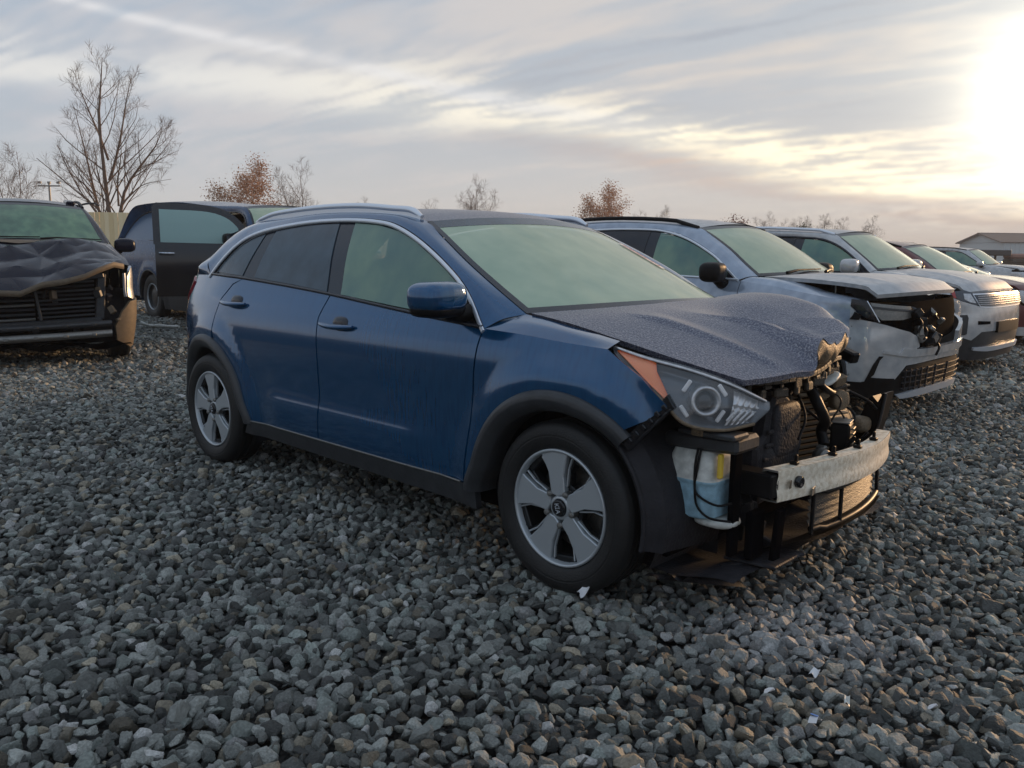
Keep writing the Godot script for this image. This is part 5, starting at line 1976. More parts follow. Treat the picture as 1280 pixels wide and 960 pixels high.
	# bonnet
	var nose := func(s: float, y: float, off: float) -> Vector3:
		var a := s * PI * 0.5
		var l := table(PackedFloat32Array(d.ly), PackedFloat32Array(d.ll), y / s3.y)
		var w := S.z(d.x0, y)
		var p := Vector3(d.x0 + l * pow(maxf(cos(a), 0.0), d.e), y, w * signf(a) * pow(absf(sin(a)), d.e))
		return p + Vector3(cos(a) * off, 0, sin(a) * off)
	var hy: float = d.hood_y * s3.y
	var hr := Vector3(d.hood_rear[0] * s3.x, d.hood_rear[1] * s3.y, d.hood_rear[2] * s3.z)
	var hood := func(u: float, w: float) -> Vector3:
		var k := 2.0 * u - 1.0
		var bow := 1.0 - k * k
		var r := Vector3(hr.x + bow * d.hood_bow, hr.y + bow * 0.025, hr.z * k)
		var f: Vector3 = nose.call(k * 0.80, hy, -0.01)
		f.z = lerpf(f.z, hr.z * k * 0.98, 0.35)
		var p := r.lerp(f, w)
		p.y += sin(w * PI * 0.75) * d.hood_crown * (0.5 + 0.5 * bow) + d.hood_lift * w
		p.y -= 0.05 * smoothstep(0.86, 1.0, w) * smoothstep(0.86, 1.0, w)
		var rib := absf(absf(k) - 0.55)
		p.y += 0.010 * smoothstep(0.10, 0.0, rib) * sin(w * PI)
		return p
	if not d.has("own_hood"):
		g = G.new()
		g.patch(hood, 36, 24, Vector3.UP)
		var hd := part("bonnet", g, M[d.hood_mat], car)
		g = G.new()
		g.patch(func(u: float, w: float) -> Vector3: return hood.call(0.0, u) + Vector3(0, -0.03 * w, 0.006 * w), 20, 2, Vector3(0, 0, -1))
		g.patch(func(u: float, w: float) -> Vector3: return hood.call(1.0, u) + Vector3(0, -0.03 * w, -0.006 * w), 20, 2, Vector3(0, 0, 1))
		g.patch(func(u: float, w: float) -> Vector3: return hood.call(u, 1.0) + Vector3(-0.01 * w, -0.03 * w, 0), 30, 2, Vector3(1, 0, 0))
		part("bonnet_edge", g, M[d.hood_mat], hd)
	g = G.new()
	g.box(Vector3(0.0, 0.55 * s3.y, 0), Vector3(0.84, 0.66 * s3.y, 0.98), 0.03)
	g.box(Vector3(hr.x + 0.03, hr.y - 0.16, 0), Vector3(0.14, 0.22, hr.z * 1.9), 0.02)
	part("engine_block", g, M.dark, car)
	# nose pieces laid on the wrapped front
	for n: Array in d.nose:
		g = G.new()
		var off: float = n[3]
		g.panel(V2(n[2]), func(x: float, y: float) -> Vector3: return nose.call(x, y, off), n[5] if n.size() > 5 else 0.06, -1.0, n[4] if n.size() > 4 else 0.015, 0.035)
		var target: Node3D = car
		part(n[0], g, M[n[1]], target)
	return {"nose": nose, "hood": hood, "glass": glass, "S": S}


func mirror_poly(p: Array) -> Array:
	var r := []
	for i in range(p.size() - 2, -1, -2):
		r.append(-p[i])
		r.append(p[i + 1])
	return r


func row_car(called: String, label: String, x: float, z: float, turn := 0.0, dy := 0.0, category := "car") -> Node3D:
	var b := Basis(Vector3.UP, CAR_YAW)
	return thing(called, label, category, CAR_AT + b * Vector3(x, dy, z), CAR_YAW + turn)


func make_row() -> void:
	# silver blue SUV next to the crossover: bonnet sprung up, grille gone
	var car := row_car("silver_suv", "pale silver blue SUV with a sprung bonnet and a missing grille, beside the blue crossover", -1.1, -4.2, 0.0, -0.02)
	var d := suv_spec()
	d.hood_lift = 0.035
	d.hood_y = 0.985
	d.hood_crown = 0.06
	d.fine = 0.04
	d.nose = [
		["front_bumper", "silver", [1.0, 0.32, 1.0, 0.90, 0.95, 0.80, 0.80, 0.785, 0.66, 0.765, 0.5, 0.735, 0.36, 0.71, 0.22, 0.66, 0.20, 0.585, 0.30, 0.55, 0.10, 0.535, -0.10, 0.535, -0.22, 0.56, -0.22, 0.66, -0.36, 0.71, -0.5, 0.735, -0.8, 0.785, -0.95, 0.80, -1.0, 0.9, -1.0, 0.32, -0.5, 0.34, -0.35, 0.45, 0.0, 0.46, 0.35, 0.45, 0.5, 0.34], 0.004, 0.03],  # silver is a sunlit copy of the body paint, light in the colour
		["bumper_bar", "silver", [0.46, 0.53, 0.3, 0.515, 0.0, 0.505, -0.3, 0.515, -0.46, 0.53, -0.42, 0.585, -0.2, 0.57, 0.0, 0.565, 0.2, 0.57, 0.42, 0.585], 0.018, 0.05],
		["intake_trim", "black", [0.90, 0.325, 0.87, 0.33, 0.78, 0.46, 0.71, 0.53, 0.66, 0.53, 0.70, 0.50, 0.76, 0.39, 0.80, 0.365, 0.5, 0.355, 0.5, 0.325], 0.012, 0.02],
		["bumper_fold", "silver", [0.66, 0.575, 0.40, 0.545, 0.40, 0.525, 0.67, 0.555], 0.018, 0.02],
		["lower_bumper", "black", [1.0, 0.20, 1.0, 0.325, 0.9, 0.325, 0.5, 0.34, 0.42, 0.40, 0.30, 0.45, -0.30, 0.45, -0.42, 0.40, -0.5, 0.34, -0.9, 0.325, -1.0, 0.325, -1.0, 0.2, -0.4, 0.20, 0.0, 0.22, 0.4, 0.20], -0.004, 0.04],
		["skid_lip", "satin", [0.45, 0.22, 0.2, 0.245, -0.2, 0.245, -0.45, 0.22, -0.4, 0.19, 0.4, 0.19], 0.02, 0.03],
		["headlight", "gloss_black", [1.0, 0.955, 0.90, 0.945, 0.84, 0.90, 0.76, 0.79, 0.90, 0.815, 0.975, 0.855, 1.0, 0.90], 0.008, 0.02],
		["headlight", "gloss_black", mirror_poly([1.0, 0.955, 0.90, 0.945, 0.84, 0.90, 0.76, 0.79, 0.90, 0.815, 0.975, 0.855, 1.0, 0.90]), 0.008, 0.02],
		["lamp_line", "satin", [0.895, 0.945, 0.885, 0.945, 0.745, 0.79, 0.757, 0.787], 0.016, 0.01],
		["grille_carrier", "steel", [0.87, 0.93, 0.3, 0.90, 0.30, 0.815, 0.42, 0.80, 0.72, 0.80, 0.80, 0.84], -0.03, 0.02],
		["grille_carrier", "clad", [0.86, 0.905, 0.3, 0.875, 0.30, 0.862, 0.84, 0.888], -0.02, 0.01],
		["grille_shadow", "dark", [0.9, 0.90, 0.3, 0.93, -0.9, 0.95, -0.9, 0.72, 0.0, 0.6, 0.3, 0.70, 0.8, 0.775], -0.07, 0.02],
		["fender_trim", "black", [1.0, 0.80, 0.985, 0.86, 0.94, 0.83, 0.955, 0.80], 0.014, 0.01],
	]
	var r := gen_car(car, d)
	var nose: Callable = r.nose
	var g := G.new()
	for k in 7:
		var a: Vector3 = nose.call(0.36 - 0.07 * k, 0.25, 0.012)
		var b: Vector3 = nose.call(0.36 - 0.07 * k, 0.42, 0.012)
		g.bar(a, b, 0.014, 0.014, 0.002, Vector3.RIGHT)
	for k in 4:
		var y := 0.27 + 0.045 * k
		for j in 8:
			g.bar(nose.call(0.40 - 0.1 * j, y, 0.008), nose.call(0.30 - 0.1 * j, y, 0.008), 0.012, 0.012, 0.002)
	part("lower_mesh", g, M.liner, car)
	var rng := RandomNumberGenerator.new()
	rng.seed = 8
	for k in 18:
		g = G.new()
		var p: Vector3 = nose.call(rng.randf_range(-0.05, 0.33), rng.randf_range(0.60, 0.86), rng.randf_range(-0.10, 0.03))
		g.box(p, Vector3(rng.randf_range(0.03, 0.10), rng.randf_range(0.03, 0.12), rng.randf_range(0.03, 0.10)), 0.01, Basis.from_euler(Vector3(rng.randfn(), rng.randfn(), rng.randfn())))
		if k % 3 == 0:
			g.tube(sampled(PackedVector3Array([p, p + Vector3(0.06, -0.06, 0.02), p + Vector3(0.05, -0.13, 0.05)]), 8), 0.010, 6)
		part("broken_bracket", g, [M.black, M.gloss_black, M.steel][k % 3], car)
	for k in 5:
		g = G.new()
		var p: Vector3 = nose.call(0.99, 0.38 + 0.09 * k, -0.02)
		g.box(p + Vector3(-0.01, 0, 0.02), Vector3(0.015, 0.03, 0.008), 0.003)
		part("liner_clip", g, M.steel, car)
	g = G.new()
	g.tube(V3([0.20, 0.94, 0.70, 0.20, 1.09, 0.71]), 0.006, 6)
	part("bonnet_prop", g, M.steel, car)

	# silver SUV, the next one
	car = row_car("grey_suv", "silver grey SUV with clear headlight and an upright fog lamp, behind the silver blue SUV", -1.45, -7.6, 0.0, -0.05)
	d = suv_spec()
	d.low = [-0.46, 1.13, -0.62, 1.26, -0.86, 1.42, -1.1, 1.515, -1.35, 1.545, -1.75, 1.56, -2.3, 1.55, -2.75, 1.50, -3.05, 1.42, -3.25, 1.32, -3.42, 1.16]
	d.up = [-0.40, 1.15, 0.79, -0.54, 1.26, 0.755, -0.72, 1.39, 0.71, -0.88, 1.50, 0.665, -1.0, 1.57, 0.63, -1.3, 1.60, 0.615, -2.0, 1.63, 0.60, -2.65, 1.615, 0.59, -3.05, 1.57, 0.585, -3.42, 1.46, 0.59, -3.66, 1.22, 0.69]
	d.belt = [-3.42, 1.17, -2.5, 1.14, -1.5, 1.13, -0.46, 1.12]
	d.gap_f = [-0.58, 0.34, -0.53, 0.6, -0.50, 0.9, -0.48, 1.115]
	d.gap_m = [-1.60, 0.34, -1.54, 0.7, -1.50, 0.95, -1.44, 1.13]
	d.gap_r = [-2.64, 0.80, -2.62, 0.95, -2.55, 1.05, -2.46, 1.14]
	d.fender = [-0.48, 1.115, -0.2, 1.09, 0.05, 1.05, 0.30, 1.0, 0.46, 0.955]
	d.hood_rear = [-0.36, 1.15, 0.76]
	d.hood_y = 0.965
	d.hood_crown = 0.075
	d.paint = "silver"
	d.trim = "trim"
	d.rail = "satin"
	d.mirror = "silver"
	d.mirror_at = [-0.64, 1.20]
	d.clad = "silver"
	d.x0 = 0.44
	d.ly = [0.12, 0.3, 0.5, 0.75, 0.95, 1.05]
	d.ll = [0.27, 0.32, 0.34, 0.33, 0.28, 0.22]
	var hl := [1.0, 0.95, 0.82, 0.965, 0.66, 0.94, 0.53, 0.80, 0.70, 0.825, 0.86, 0.85, 1.0, 0.885]
	d.nose = [
		["front_bumper", "silver", [1.0, 0.40, 1.0, 0.882, 0.86, 0.845, 0.70, 0.82, 0.53, 0.795, 0.50, 0.785, 0.26, 0.785, -0.26, 0.785, -0.53, 0.795, -0.7, 0.82, -0.86, 0.845, -1.0, 0.882, -1.0, 0.40, -0.66, 0.43, -0.46, 0.52, 0.46, 0.52, 0.66, 0.43, 0.9, 0.47], 0.004, 0.03],
		["lower_bumper", "clad", [1.0, 0.21, 1.0, 0.47, 0.9, 0.475, 0.66, 0.44, 0.46, 0.53, -0.46, 0.53, -0.66, 0.44, -1.0, 0.4, -1.0, 0.21], -0.006, 0.03],
		["chin_lip", "satin", [0.6, 0.32, 0.3, 0.30, -0.3, 0.30, -0.6, 0.32, -0.6, 0.35, 0.6, 0.35], 0.02, 0.03],
		["headlight", "lamp_dark", hl, 0.006, 0.02], ["headlight", "lamp_dark", mirror_poly(hl), 0.006, 0.02],
		["lamp_lens", "reflector", [0.84, 0.93, 0.70, 0.93, 0.60, 0.83, 0.72, 0.84, 0.82, 0.87], 0.010, 0.01],
		["lamp_lens", "reflector", mirror_poly([0.84, 0.93, 0.70, 0.93, 0.60, 0.83, 0.72, 0.84, 0.82, 0.87]), 0.010, 0.01],
		["red_marker", "red", [1.0, 0.947, 0.975, 0.952, 0.945, 0.875, 0.985, 0.885], 0.012, 0.01],
		["grille_frame", "satin", [0.66, 0.93, 0.36, 0.935, -0.36, 0.935, -0.66, 0.93, -0.52, 0.785, -0.28, 0.775, 0.28, 0.775, 0.52, 0.785], 0.010, 0.02],
		["grille", "lamp_dark", [0.62, 0.918, 0.36, 0.922, -0.36, 0.922, -0.62, 0.918, -0.50, 0.797, -0.28, 0.79, 0.28, 0.79, 0.50, 0.797], 0.016, 0.01],
		["fog_pocket", "clad", [0.89, 0.70, 0.77, 0.705, 0.745, 0.67, 0.75, 0.50, 0.80, 0.485, 0.885, 0.49], 0.010, 0.01],
		["fog_lamp", "white", [0.882, 0.675, 0.85, 0.675, 0.85, 0.505, 0.878, 0.505], 0.018, 0.01],
		["air_slot", "dark", [0.55, 0.64, 0.3, 0.63, 0.3, 0.60, 0.55, 0.60], 0.010, 0.01],
		["number_plate_holder", "black", [0.16, 0.62, -0.16, 0.62, -0.16, 0.50, 0.16, 0.50], 0.03, 0.03],
	]
	r = gen_car(car, d)
	nose = r.nose
	for k in 5:
		g = G.new()
		for j in 10:
			g.bar(nose.call(0.56 - 0.112 * j, 0.812 + 0.022 * k, 0.022), nose.call(0.448 - 0.112 * j, 0.812 + 0.022 * k, 0.022), 0.006, 0.010, 0.002)
		part("grille_slat", g, M.reflector, car)

	# dark red SUV, its nose smashed
	car = row_car("red_suv", "dark red SUV with a smashed nose, half hidden behind the silver grey SUV", -1.75, -11.0, 0.0, -0.10)
	d = suv_spec()
	d.paint = "maroon"
	d.hood_mat = "maroon"
	d.roof_mat = "maroon"
	d.trim = "trim"
	d.fine = 0.09
	d.rail = "black"
	d.mirror = "maroon"
	d.nose = [
		["front_bumper", "maroon", [1.0, 0.32, 1.0, 0.86, 0.75, 0.72, 0.55, 0.70, 0.42, 0.55, -0.42, 0.55, -0.55, 0.7, -0.75, 0.72, -1.0, 0.86, -1.0, 0.32, -0.5, 0.3, 0.5, 0.3], 0.004, 0.03],
		["bumper_lip", "silver", [0.8, 0.30, 0.3, 0.30, -0.8, 0.3, -0.8, 0.42, 0.3, 0.42, 0.8, 0.42], 0.02, 0.03],
		["headlight", "reflector", [0.92, 0.93, 0.60, 0.92, 0.50, 0.74, 0.72, 0.75, 0.9, 0.84], 0.01, 0.02],
		["headlight", "reflector", mirror_poly([0.92, 0.93, 0.60, 0.92, 0.50, 0.74, 0.72, 0.75, 0.9, 0.84]), 0.01, 0.02],
		["grille_opening", "dark", [0.56, 0.92, -0.56, 0.92, -0.42, 0.5, 0.42, 0.5], -0.05, 0.02],
	]
	r = gen_car(car, d)
	nose = r.nose
	for k in 14:
		g = G.new()
		var p: Vector3 = nose.call(rng.randf_range(-0.1, 0.6), rng.randf_range(0.45, 0.9), rng.randf_range(-0.05, 0.06))
		g.box(p, Vector3(rng.randf_range(0.04, 0.12), rng.randf_range(0.04, 0.14), rng.randf_range(0.04, 0.12)), 0.012, Basis.from_euler(Vector3(rng.randfn(), rng.randfn(), rng.randfn())))
		part("broken_bracket", g, [M.black, M.torn, M.reflector][k % 3], car)

	# pale blue saloon beyond it
	car = row_car("saloon_car", "low pale silver blue saloon car standing behind the dark red SUV", -2.35, -14.4, 0.0, -0.10)
	d = suv_spec()
	d.sy = 0.90
	d.low = [-0.56, 1.07, -0.75, 1.17, -0.98, 1.27, -1.3, 1.38, -1.55, 1.42, -1.85, 1.435, -2.2, 1.42, -2.6, 1.37, -2.85, 1.31, -3.05, 1.24, -3.25, 1.15]
	d.up = [-0.40, 1.10, 0.775, -0.62, 1.20, 0.735, -0.86, 1.30, 0.69, -1.14, 1.40, 0.645, -1.36, 1.46, 0.60, -1.6, 1.48, 0.58, -2.1, 1.485, 0.57, -2.6, 1.45, 0.565, -2.9, 1.39, 0.57, -3.15, 1.30, 0.58, -3.5, 1.16, 0.68]
	d.rail = ""
	d.paint = "silver_blue"
	d.hood_mat = "silver_frost"
	d.mirror = "silver_blue"
	d.fine = 0.09
	d.nose = [
		["front_bumper", "silver_blue", [1.0, 0.25, 1.0, 0.80, 0.8, 0.72, 0.5, 0.70, -0.5, 0.70, -0.8, 0.72, -1.0, 0.8, -1.0, 0.25], 0.004, 0.03],
		["headlight", "reflector", [0.98, 0.86, 0.65, 0.84, 0.55, 0.72, 0.8, 0.73], 0.006, 0.02],
		["headlight", "reflector", mirror_poly([0.98, 0.86, 0.65, 0.84, 0.55, 0.72, 0.8, 0.73]), 0.006, 0.02],
		["grille", "black", [0.5, 0.84, -0.5, 0.84, -0.45, 0.70, 0.45, 0.70], 0.0, 0.02],
	]
	gen_car(car, d)

	# long silver SUV in the row behind
	car = row_car("long_suv", "long silver SUV with dark rear windows, in the far row before the barn", -6.1, -29.0, 0.0, -0.2)
	d = suv_spec()
	d.sx = 1.12
	d.sy = 1.14
	d.sz = 1.07
	d.wb = 3.1
	d.rear_x = -4.2
	d.r = 0.38
	d.rim = 0.24
	d.low = [-0.40, 1.07, -0.56, 1.19, -0.74, 1.30, -0.95, 1.42, -1.15, 1.49, -1.55, 1.51, -2.2, 1.515, -2.9, 1.51, -3.3, 1.49, -3.5, 1.40, -3.6, 1.14]
	d.up = [-0.32, 1.10, 0.79, -0.46, 1.205, 0.76, -0.62, 1.33, 0.72, -0.80, 1.46, 0.69, -0.93, 1.53, 0.67, -1.4, 1.57, 0.65, -2.1, 1.59, 0.645, -2.9, 1.58, 0.64, -3.3, 1.565, 0.64, -3.65, 1.50, 0.65, -3.74, 1.18, 0.78]
	d.belt = [-3.6, 1.10, -2.5, 1.09, -1.5, 1.08, -0.40, 1.06]
	d.gap_f = [-0.46, 0.34, -0.42, 0.6, -0.40, 0.85, -0.38, 1.05]
	d.gap_r = [-2.60, 0.80, -2.58, 0.95, -2.52, 1.0, -2.46, 1.08]
	d.fender = [-0.38, 1.05, -0.1, 1.04, 0.1, 1.025, 0.35, 1.0, 0.46, 0.98]
	d.paint = "silver"
	d.trim = "trim"
	d.mirror = "silver"
	d.mirror_at = [-0.45, 1.14]
	d.fine = 0.12
	d.e = 0.5
	d.hood_y = 1.0
	d.hood_rear = [-0.28, 1.10, 0.77]
	d.ll = [0.50, 0.56, 0.56, 0.54, 0.48, 0.42]
	d.nose = [
		["front_bumper", "silver", [1.0, 0.3, 1.0, 0.80, 0.5, 0.75, -0.5, 0.75, -1.0, 0.8, -1.0, 0.3], 0.004, 0.03],
		["headlight", "reflector", [1.0, 1.05, 0.6, 1.05, 0.6, 0.82, 1.0, 0.86], 0.006, 0.02],
		["headlight", "reflector", mirror_poly([1.0, 1.05, 0.6, 1.05, 0.6, 0.82, 1.0, 0.86]), 0.006, 0.02],
		["grille", "black", [0.55, 1.08, -0.55, 1.08, -0.55, 0.8, 0.55, 0.8], 0.0, 0.02],
	]
	gen_car(car, d)
# ---------- left side: wreck, pickup ----------
func make_left() -> void:
	var turn := -0.24
	var car := thing("wrecked_suv", "black SUV with a crumpled bonnet, bare radiator and green fogged windscreen", "car", Vector3(-5.42, -0.02, -9.52), CAR_YAW + turn)
	var d := suv_spec()
	d.sy = 1.16
	d.sz = 1.05
	d.wb = 2.95
	d.r = 0.38
	d.rim = 0.25
	d.rear_x = -3.9
	d.low = [-0.66, 1.13, -0.80, 1.22, -0.96, 1.32, -1.22, 1.435, -1.5, 1.50, -1.85, 1.52, -2.3, 1.52, -2.8, 1.50, -3.2, 1.45, -3.45, 1.33, -3.65, 1.14]
	d.up = [-0.54, 1.15, 0.80, -0.68, 1.235, 0.765, -0.86, 1.35, 0.72, -1.06, 1.465, 0.675, -1.2, 1.53, 0.64, -1.55, 1.575, 0.62, -2.2, 1.595, 0.615, -2.8, 1.58, 0.61, -3.25, 1.54, 0.61, -3.6, 1.44, 0.61, -3.86, 1.20, 0.70]
	d.belt = [-3.65, 1.14, -2.5, 1.13, -1.5, 1.12, -0.66, 1.12]
	d.gap_f = [-0.72, 0.34, -0.68, 0.6, -0.66, 0.9, -0.64, 1.11]
	d.gap_r = [-2.84, 0.80, -2.82, 0.95, -2.75, 1.05, -2.66, 1.13]
	d.fender = [-0.64, 1.11, -0.3, 1.08, 0.0, 1.03, 0.25, 0.98, 0.44, 0.93]
	d.paint = "night"
	d.roof_mat = "night"
	d.front_glass = "green_glass"
	d.side_glass = "green_glass"
	d.trim = "trim"
	d.mirror = "night"
	d.style = "alloy"
	d.hood_rear = [-0.48, 1.15, 0.76]
	d.fine = 0.07
	d["own_hood"] = true
	var lamp := [-1.0, 0.965, -0.80, 0.94, -0.68, 0.86, -0.66, 0.66, -0.78, 0.635, -1.0, 0.66]
	for i in range(1, lamp.size(), 2):
		lamp[i] *= 1.12
	d.nose = [
		["headlight", "reflector", lamp, 0.01, 0.03, 0.05],
		["bumper_cover", "tan", [-1.0, 0.20, -0.75, 0.17, -0.48, 0.26, -0.44, 0.42, -0.52, 0.58, -0.66, 0.69, -0.80, 0.70, -1.0, 0.72], 0.03, 0.03, 0.05],
		["lamp_chrome", "satin", [-0.66, 1.0, -0.64, 1.0, -0.64, 0.74, -0.66, 0.74], 0.0, 0.03],
	]
	var r := gen_car(car, d)
	var nose: Callable = r.nose
	var glass: Callable = r.glass
	var ridge := ridged(14, 1.15)
	var net := [
		V3([-0.40, 1.335, 0.83, -0.30, 1.345, 0.5, -0.27, 1.35, 0.15, -0.27, 1.35, -0.15, -0.30, 1.36, -0.45, -0.36, 1.35, -0.68, -0.46, 1.33, -0.84]),
		V3([-0.10, 1.22, 0.86, -0.05, 1.26, 0.5, -0.03, 1.28, 0.15, -0.03, 1.30, -0.15, -0.05, 1.37, -0.45, -0.10, 1.33, -0.70, -0.15, 1.25, -0.88]),
		V3([0.20, 1.06, 0.90, 0.24, 1.08, 0.5, 0.26, 1.14, 0.15, 0.26, 1.10, -0.15, 0.24, 1.21, -0.45, 0.20, 1.25, -0.72, 0.14, 1.20, -0.92]),
		V3([0.50, 0.96, 0.92, 0.56, 0.96, 0.5, 0.60, 0.97, 0.15, 0.62, 1.02, -0.15, 0.60, 1.11, -0.45, 0.52, 1.13, -0.72, 0.42, 1.12, -0.90]),
		V3([0.78, 0.80, 0.86, 0.86, 0.80, 0.5, 0.92, 0.83, 0.15, 0.93, 0.905, -0.15, 0.90, 0.985, -0.45, 0.80, 1.05, -0.70, 0.62, 1.07, -0.88])]
	var skin := func(u: float, w: float) -> Vector3:
		var c := PackedVector3Array()
		for q: PackedVector3Array in net:
			c.append(spline(q, u))
		var p := spline(c, w)
		var f1 := absf(p.z + 0.10 + (w - 0.5) * 1.3)
		var f2 := absf(w - 0.66 - 0.10 * sin(p.z * 3.0))
		p.y += 0.06 * maxf(0.0, 1.0 - f1 / 0.22) * smoothstep(0.05, 0.3, w)
		p.y += 0.055 * maxf(0.0, 1.0 - f2 / 0.13) * smoothstep(0.9, 0.2, absf(p.z))
		p.y += 0.03 * maxf(0.0, 1.0 - absf(p.z - 0.45 + 0.5 * w) / 0.12) * smoothstep(0.2, 0.5, w)
		p.y -= 0.025 * maxf(0.0, 1.0 - absf(w - 0.36 + 0.2 * p.z) / 0.06)
		p.y += 0.022 * ridge.get_noise_2d(p.x, p.z) * smoothstep(0.0, 0.2, w)
		return p
	var g := G.new()
	# buckled sheet metal: bent panels that meet in sharp, irregular creases
	var crng := RandomNumberGenerator.new()
	crng.seed = 91
	var knots := []
	for i in 10:
		for j in 7:
			var a: float = i / 9.0 + (crng.randf_range(-0.035, 0.035) if i % 9 else 0.0)
			var b: float = j / 6.0 + (crng.randf_range(-0.055, 0.055) if j % 6 else 0.0)
			knots.append(skin.call(a, b) + Vector3(0, crng.randf_range(-0.014, 0.014) if j else 0.0, 0))
	for i in 9:
		for j in 6:
			var k0: Vector3 = knots[i * 7 + j]
			var k1: Vector3 = knots[(i + 1) * 7 + j]
			var k2: Vector3 = knots[i * 7 + j + 1]
			var k3: Vector3 = knots[(i + 1) * 7 + j + 1]
			g.patch(func(u: float, w: float) -> Vector3: return k0.lerp(k1, u).lerp(k2.lerp(k3, u), w) + Vector3(0, 0.010 * sin(u * PI) * sin(w * PI), 0), 5, 5, Vector3.UP)
	var hood := part("bonnet", g, M.night, car)
	g = G.new()
	g.patch(func(u: float, w: float) -> Vector3: return skin.call(u, 1.0) + Vector3(0.012 * sin(w * PI), 0.012 - 0.06 * w, 0), 9, 4, Vector3(1, 0, 0))
	part("bonnet_edge", g, M.tan, hood)
	g = G.new()
	g.patch(func(u: float, w: float) -> Vector3: return skin.call(u * 0.545, 0.143 * w) + Vector3(0, 0.008, 0), 6, 1, Vector3.UP)
	part("sunlit_patch", g, M.tan, hood)  # tan painted on for the sun striking the rear of the bonnet
	# radiator carrier with slats on both sides of a post
	g = G.new()
	g.box(Vector3(0.52, 0.72, 0.1), Vector3(0.10, 0.56, 1.5), 0.02)
	part("radiator", g, M.dark, car)
	g = G.new()
	g.bar(Vector3(0.70, 0.98, -0.66), Vector3(0.72, 0.76, 0.80), 0.05, 0.055, 0.01)
	g.bar(Vector3(0.66, 1.0, -0.64), Vector3(0.66, 0.50, -0.60), 0.09, 0.10, 0.012, Vector3.RIGHT)
	g.bar(Vector3(0.74, 0.90, 0.02), Vector3(0.74, 0.50, -0.03), 0.03, 0.035, 0.006, Vector3.RIGHT)
	g.bar(Vector3(0.70, 0.50, -0.62), Vector3(0.72, 0.44, 0.80), 0.05, 0.05, 0.01)
	part("radiator_frame", g, M.clad, car)
	for k in 9:
		g = G.new()
		var y := 0.54 + 0.045 * k
		g.bar(Vector3(0.69, y + 0.015, -0.56), Vector3(0.69, y - 0.012, 0.0), 0.03, 0.020, 0.004)
		part("radiator_slat", g, [M.clad, M.liner][k % 2], car)
	for k in 6:
		g = G.new()
		var y := 0.52 + 0.05 * k
		g.bar(Vector3(0.71, y, 0.02), Vector3(0.71, y - 0.03 + 0.01 * (k % 3), 0.82), 0.03, 0.022, 0.004, Vector3(0.3, 1, 0))
		part("radiator_slat", g, [M.steel, M.clad, M.liner][k % 3], car)
	for q: Array in [[0.42, 0.06, M.clad], [0.31, 0.075, M.steel]]:
		g = G.new()
		var pts := PackedVector3Array()
		for k in 19:
			var z := lerpf(-0.70, 0.95, k / 18.0)
			pts.append(Vector3(0.74 + 0.10 * (1.0 - z * z), q[0] + 0.04 - 0.05 * (z + 0.7) / 1.65, z))
		g.patch(func(u: float, w: float) -> Vector3: return spline(pts, u) + Vector3(0.025 * sin(w * PI), q[1] * (w - 0.5), 0), 36, 6, Vector3(1, 0, 0))
		g.patch(func(u: float, w: float) -> Vector3: return spline(pts, u) + Vector3(-0.06 * w, q[1] * 0.5, 0), 36, 1, Vector3(0, 1, 0))
		for k in 5:
			g.box(pts[2 + k * 3] + Vector3(0.028, 0, 0), Vector3(0.012, 0.03, 0.045), 0.004)
		part("bumper_bar", g, q[2], car)
	var rng := RandomNumberGenerator.new()
	rng.seed = 33
	for k in 20:
		g = G.new()
		var p := Vector3(rng.randf_range(0.62, 0.80), rng.randf_range(0.34, 0.98), rng.randf_range(-0.78, 0.85))
		if k > 10:
			p = Vector3(rng.randf_range(0.60, 0.74), rng.randf_range(0.55, 1.0), rng.randf_range(-0.80, -0.58))
		g.box(p, Vector3(rng.randf_range(0.03, 0.08), rng.randf_range(0.03, 0.16), rng.randf_range(0.02, 0.07)), 0.006, Basis.from_euler(Vector3(rng.randfn() * 0.3, rng.randfn() * 0.4, rng.randfn() * 0.3)))
		part("broken_bracket", g, [M.black, M.liner, M.clad, M.tan][k % 4], car)
	g = G.new()
	g.patch(func(u: float, w: float) -> Vector3: return Vector3(0.15 + 0.65 * u, 0.20 + 0.03 * sin(w * 21.0), 0.9 - 1.8 * w), 6, 20, Vector3.DOWN)
	part("undertray", g, M.dark, car)
	g = G.new()
	g.patch(func(u: float, w: float) -> Vector3: return glass.call(0.775 + 0.075 * u - 0.0 * w, 0.62 + 0.30 * w) + Vector3(0.003, 0.006, 0), 2, 6, Vector3(1, 1, 0))
	var wind: Node3D = car.get_node("windscreen")
	part("sticker", g, M.white, wind)
	g = G.new()
	for k in 7:
		glyph(g, "5218437"[k], func(u: float, w: float) -> Vector3: return glass.call(0.788 + 0.045 * u, 0.64 + 0.036 * k + 0.028 * (1.0 - w)) + Vector3(0.005, 0.010, 0), 0.2)
	part("sticker_lettering", g, M.red_ink, wind)
	g = G.new()
	g.bar(Vector3(-1.30, 1.83, -0.55), Vector3(-1.75, 1.87, -0.55), 0.10, 0.05, 0.015)
	part("roof_bar_foot", g, M.night, car)
	g = G.new()   # chalk mark on the wing
	glyph(g, "4", func(u: float, w: float) -> Vector3: return skin.call(0.92 + 0.03 * u, 0.30 + 0.09 * w) + Vector3(0, 0.008, 0), 0.22)
	part("chalk_mark", g, M.sticker, hood)

	# pickup with a cap over the bed and its front door open
	car = row_car("pickup_truck", "dark blue pickup with a bed cap and its black front door wide open", -9.8, -4.35, 0.0, -0.02, "pickup truck")
	d = suv_spec()
	d.sy = 1.27
	d.sz = 1.06
	d.wb = 3.85
	d.r = 0.41
	d.rim = 0.24
	d.rear_x = -5.5
	d.sill = 0.52
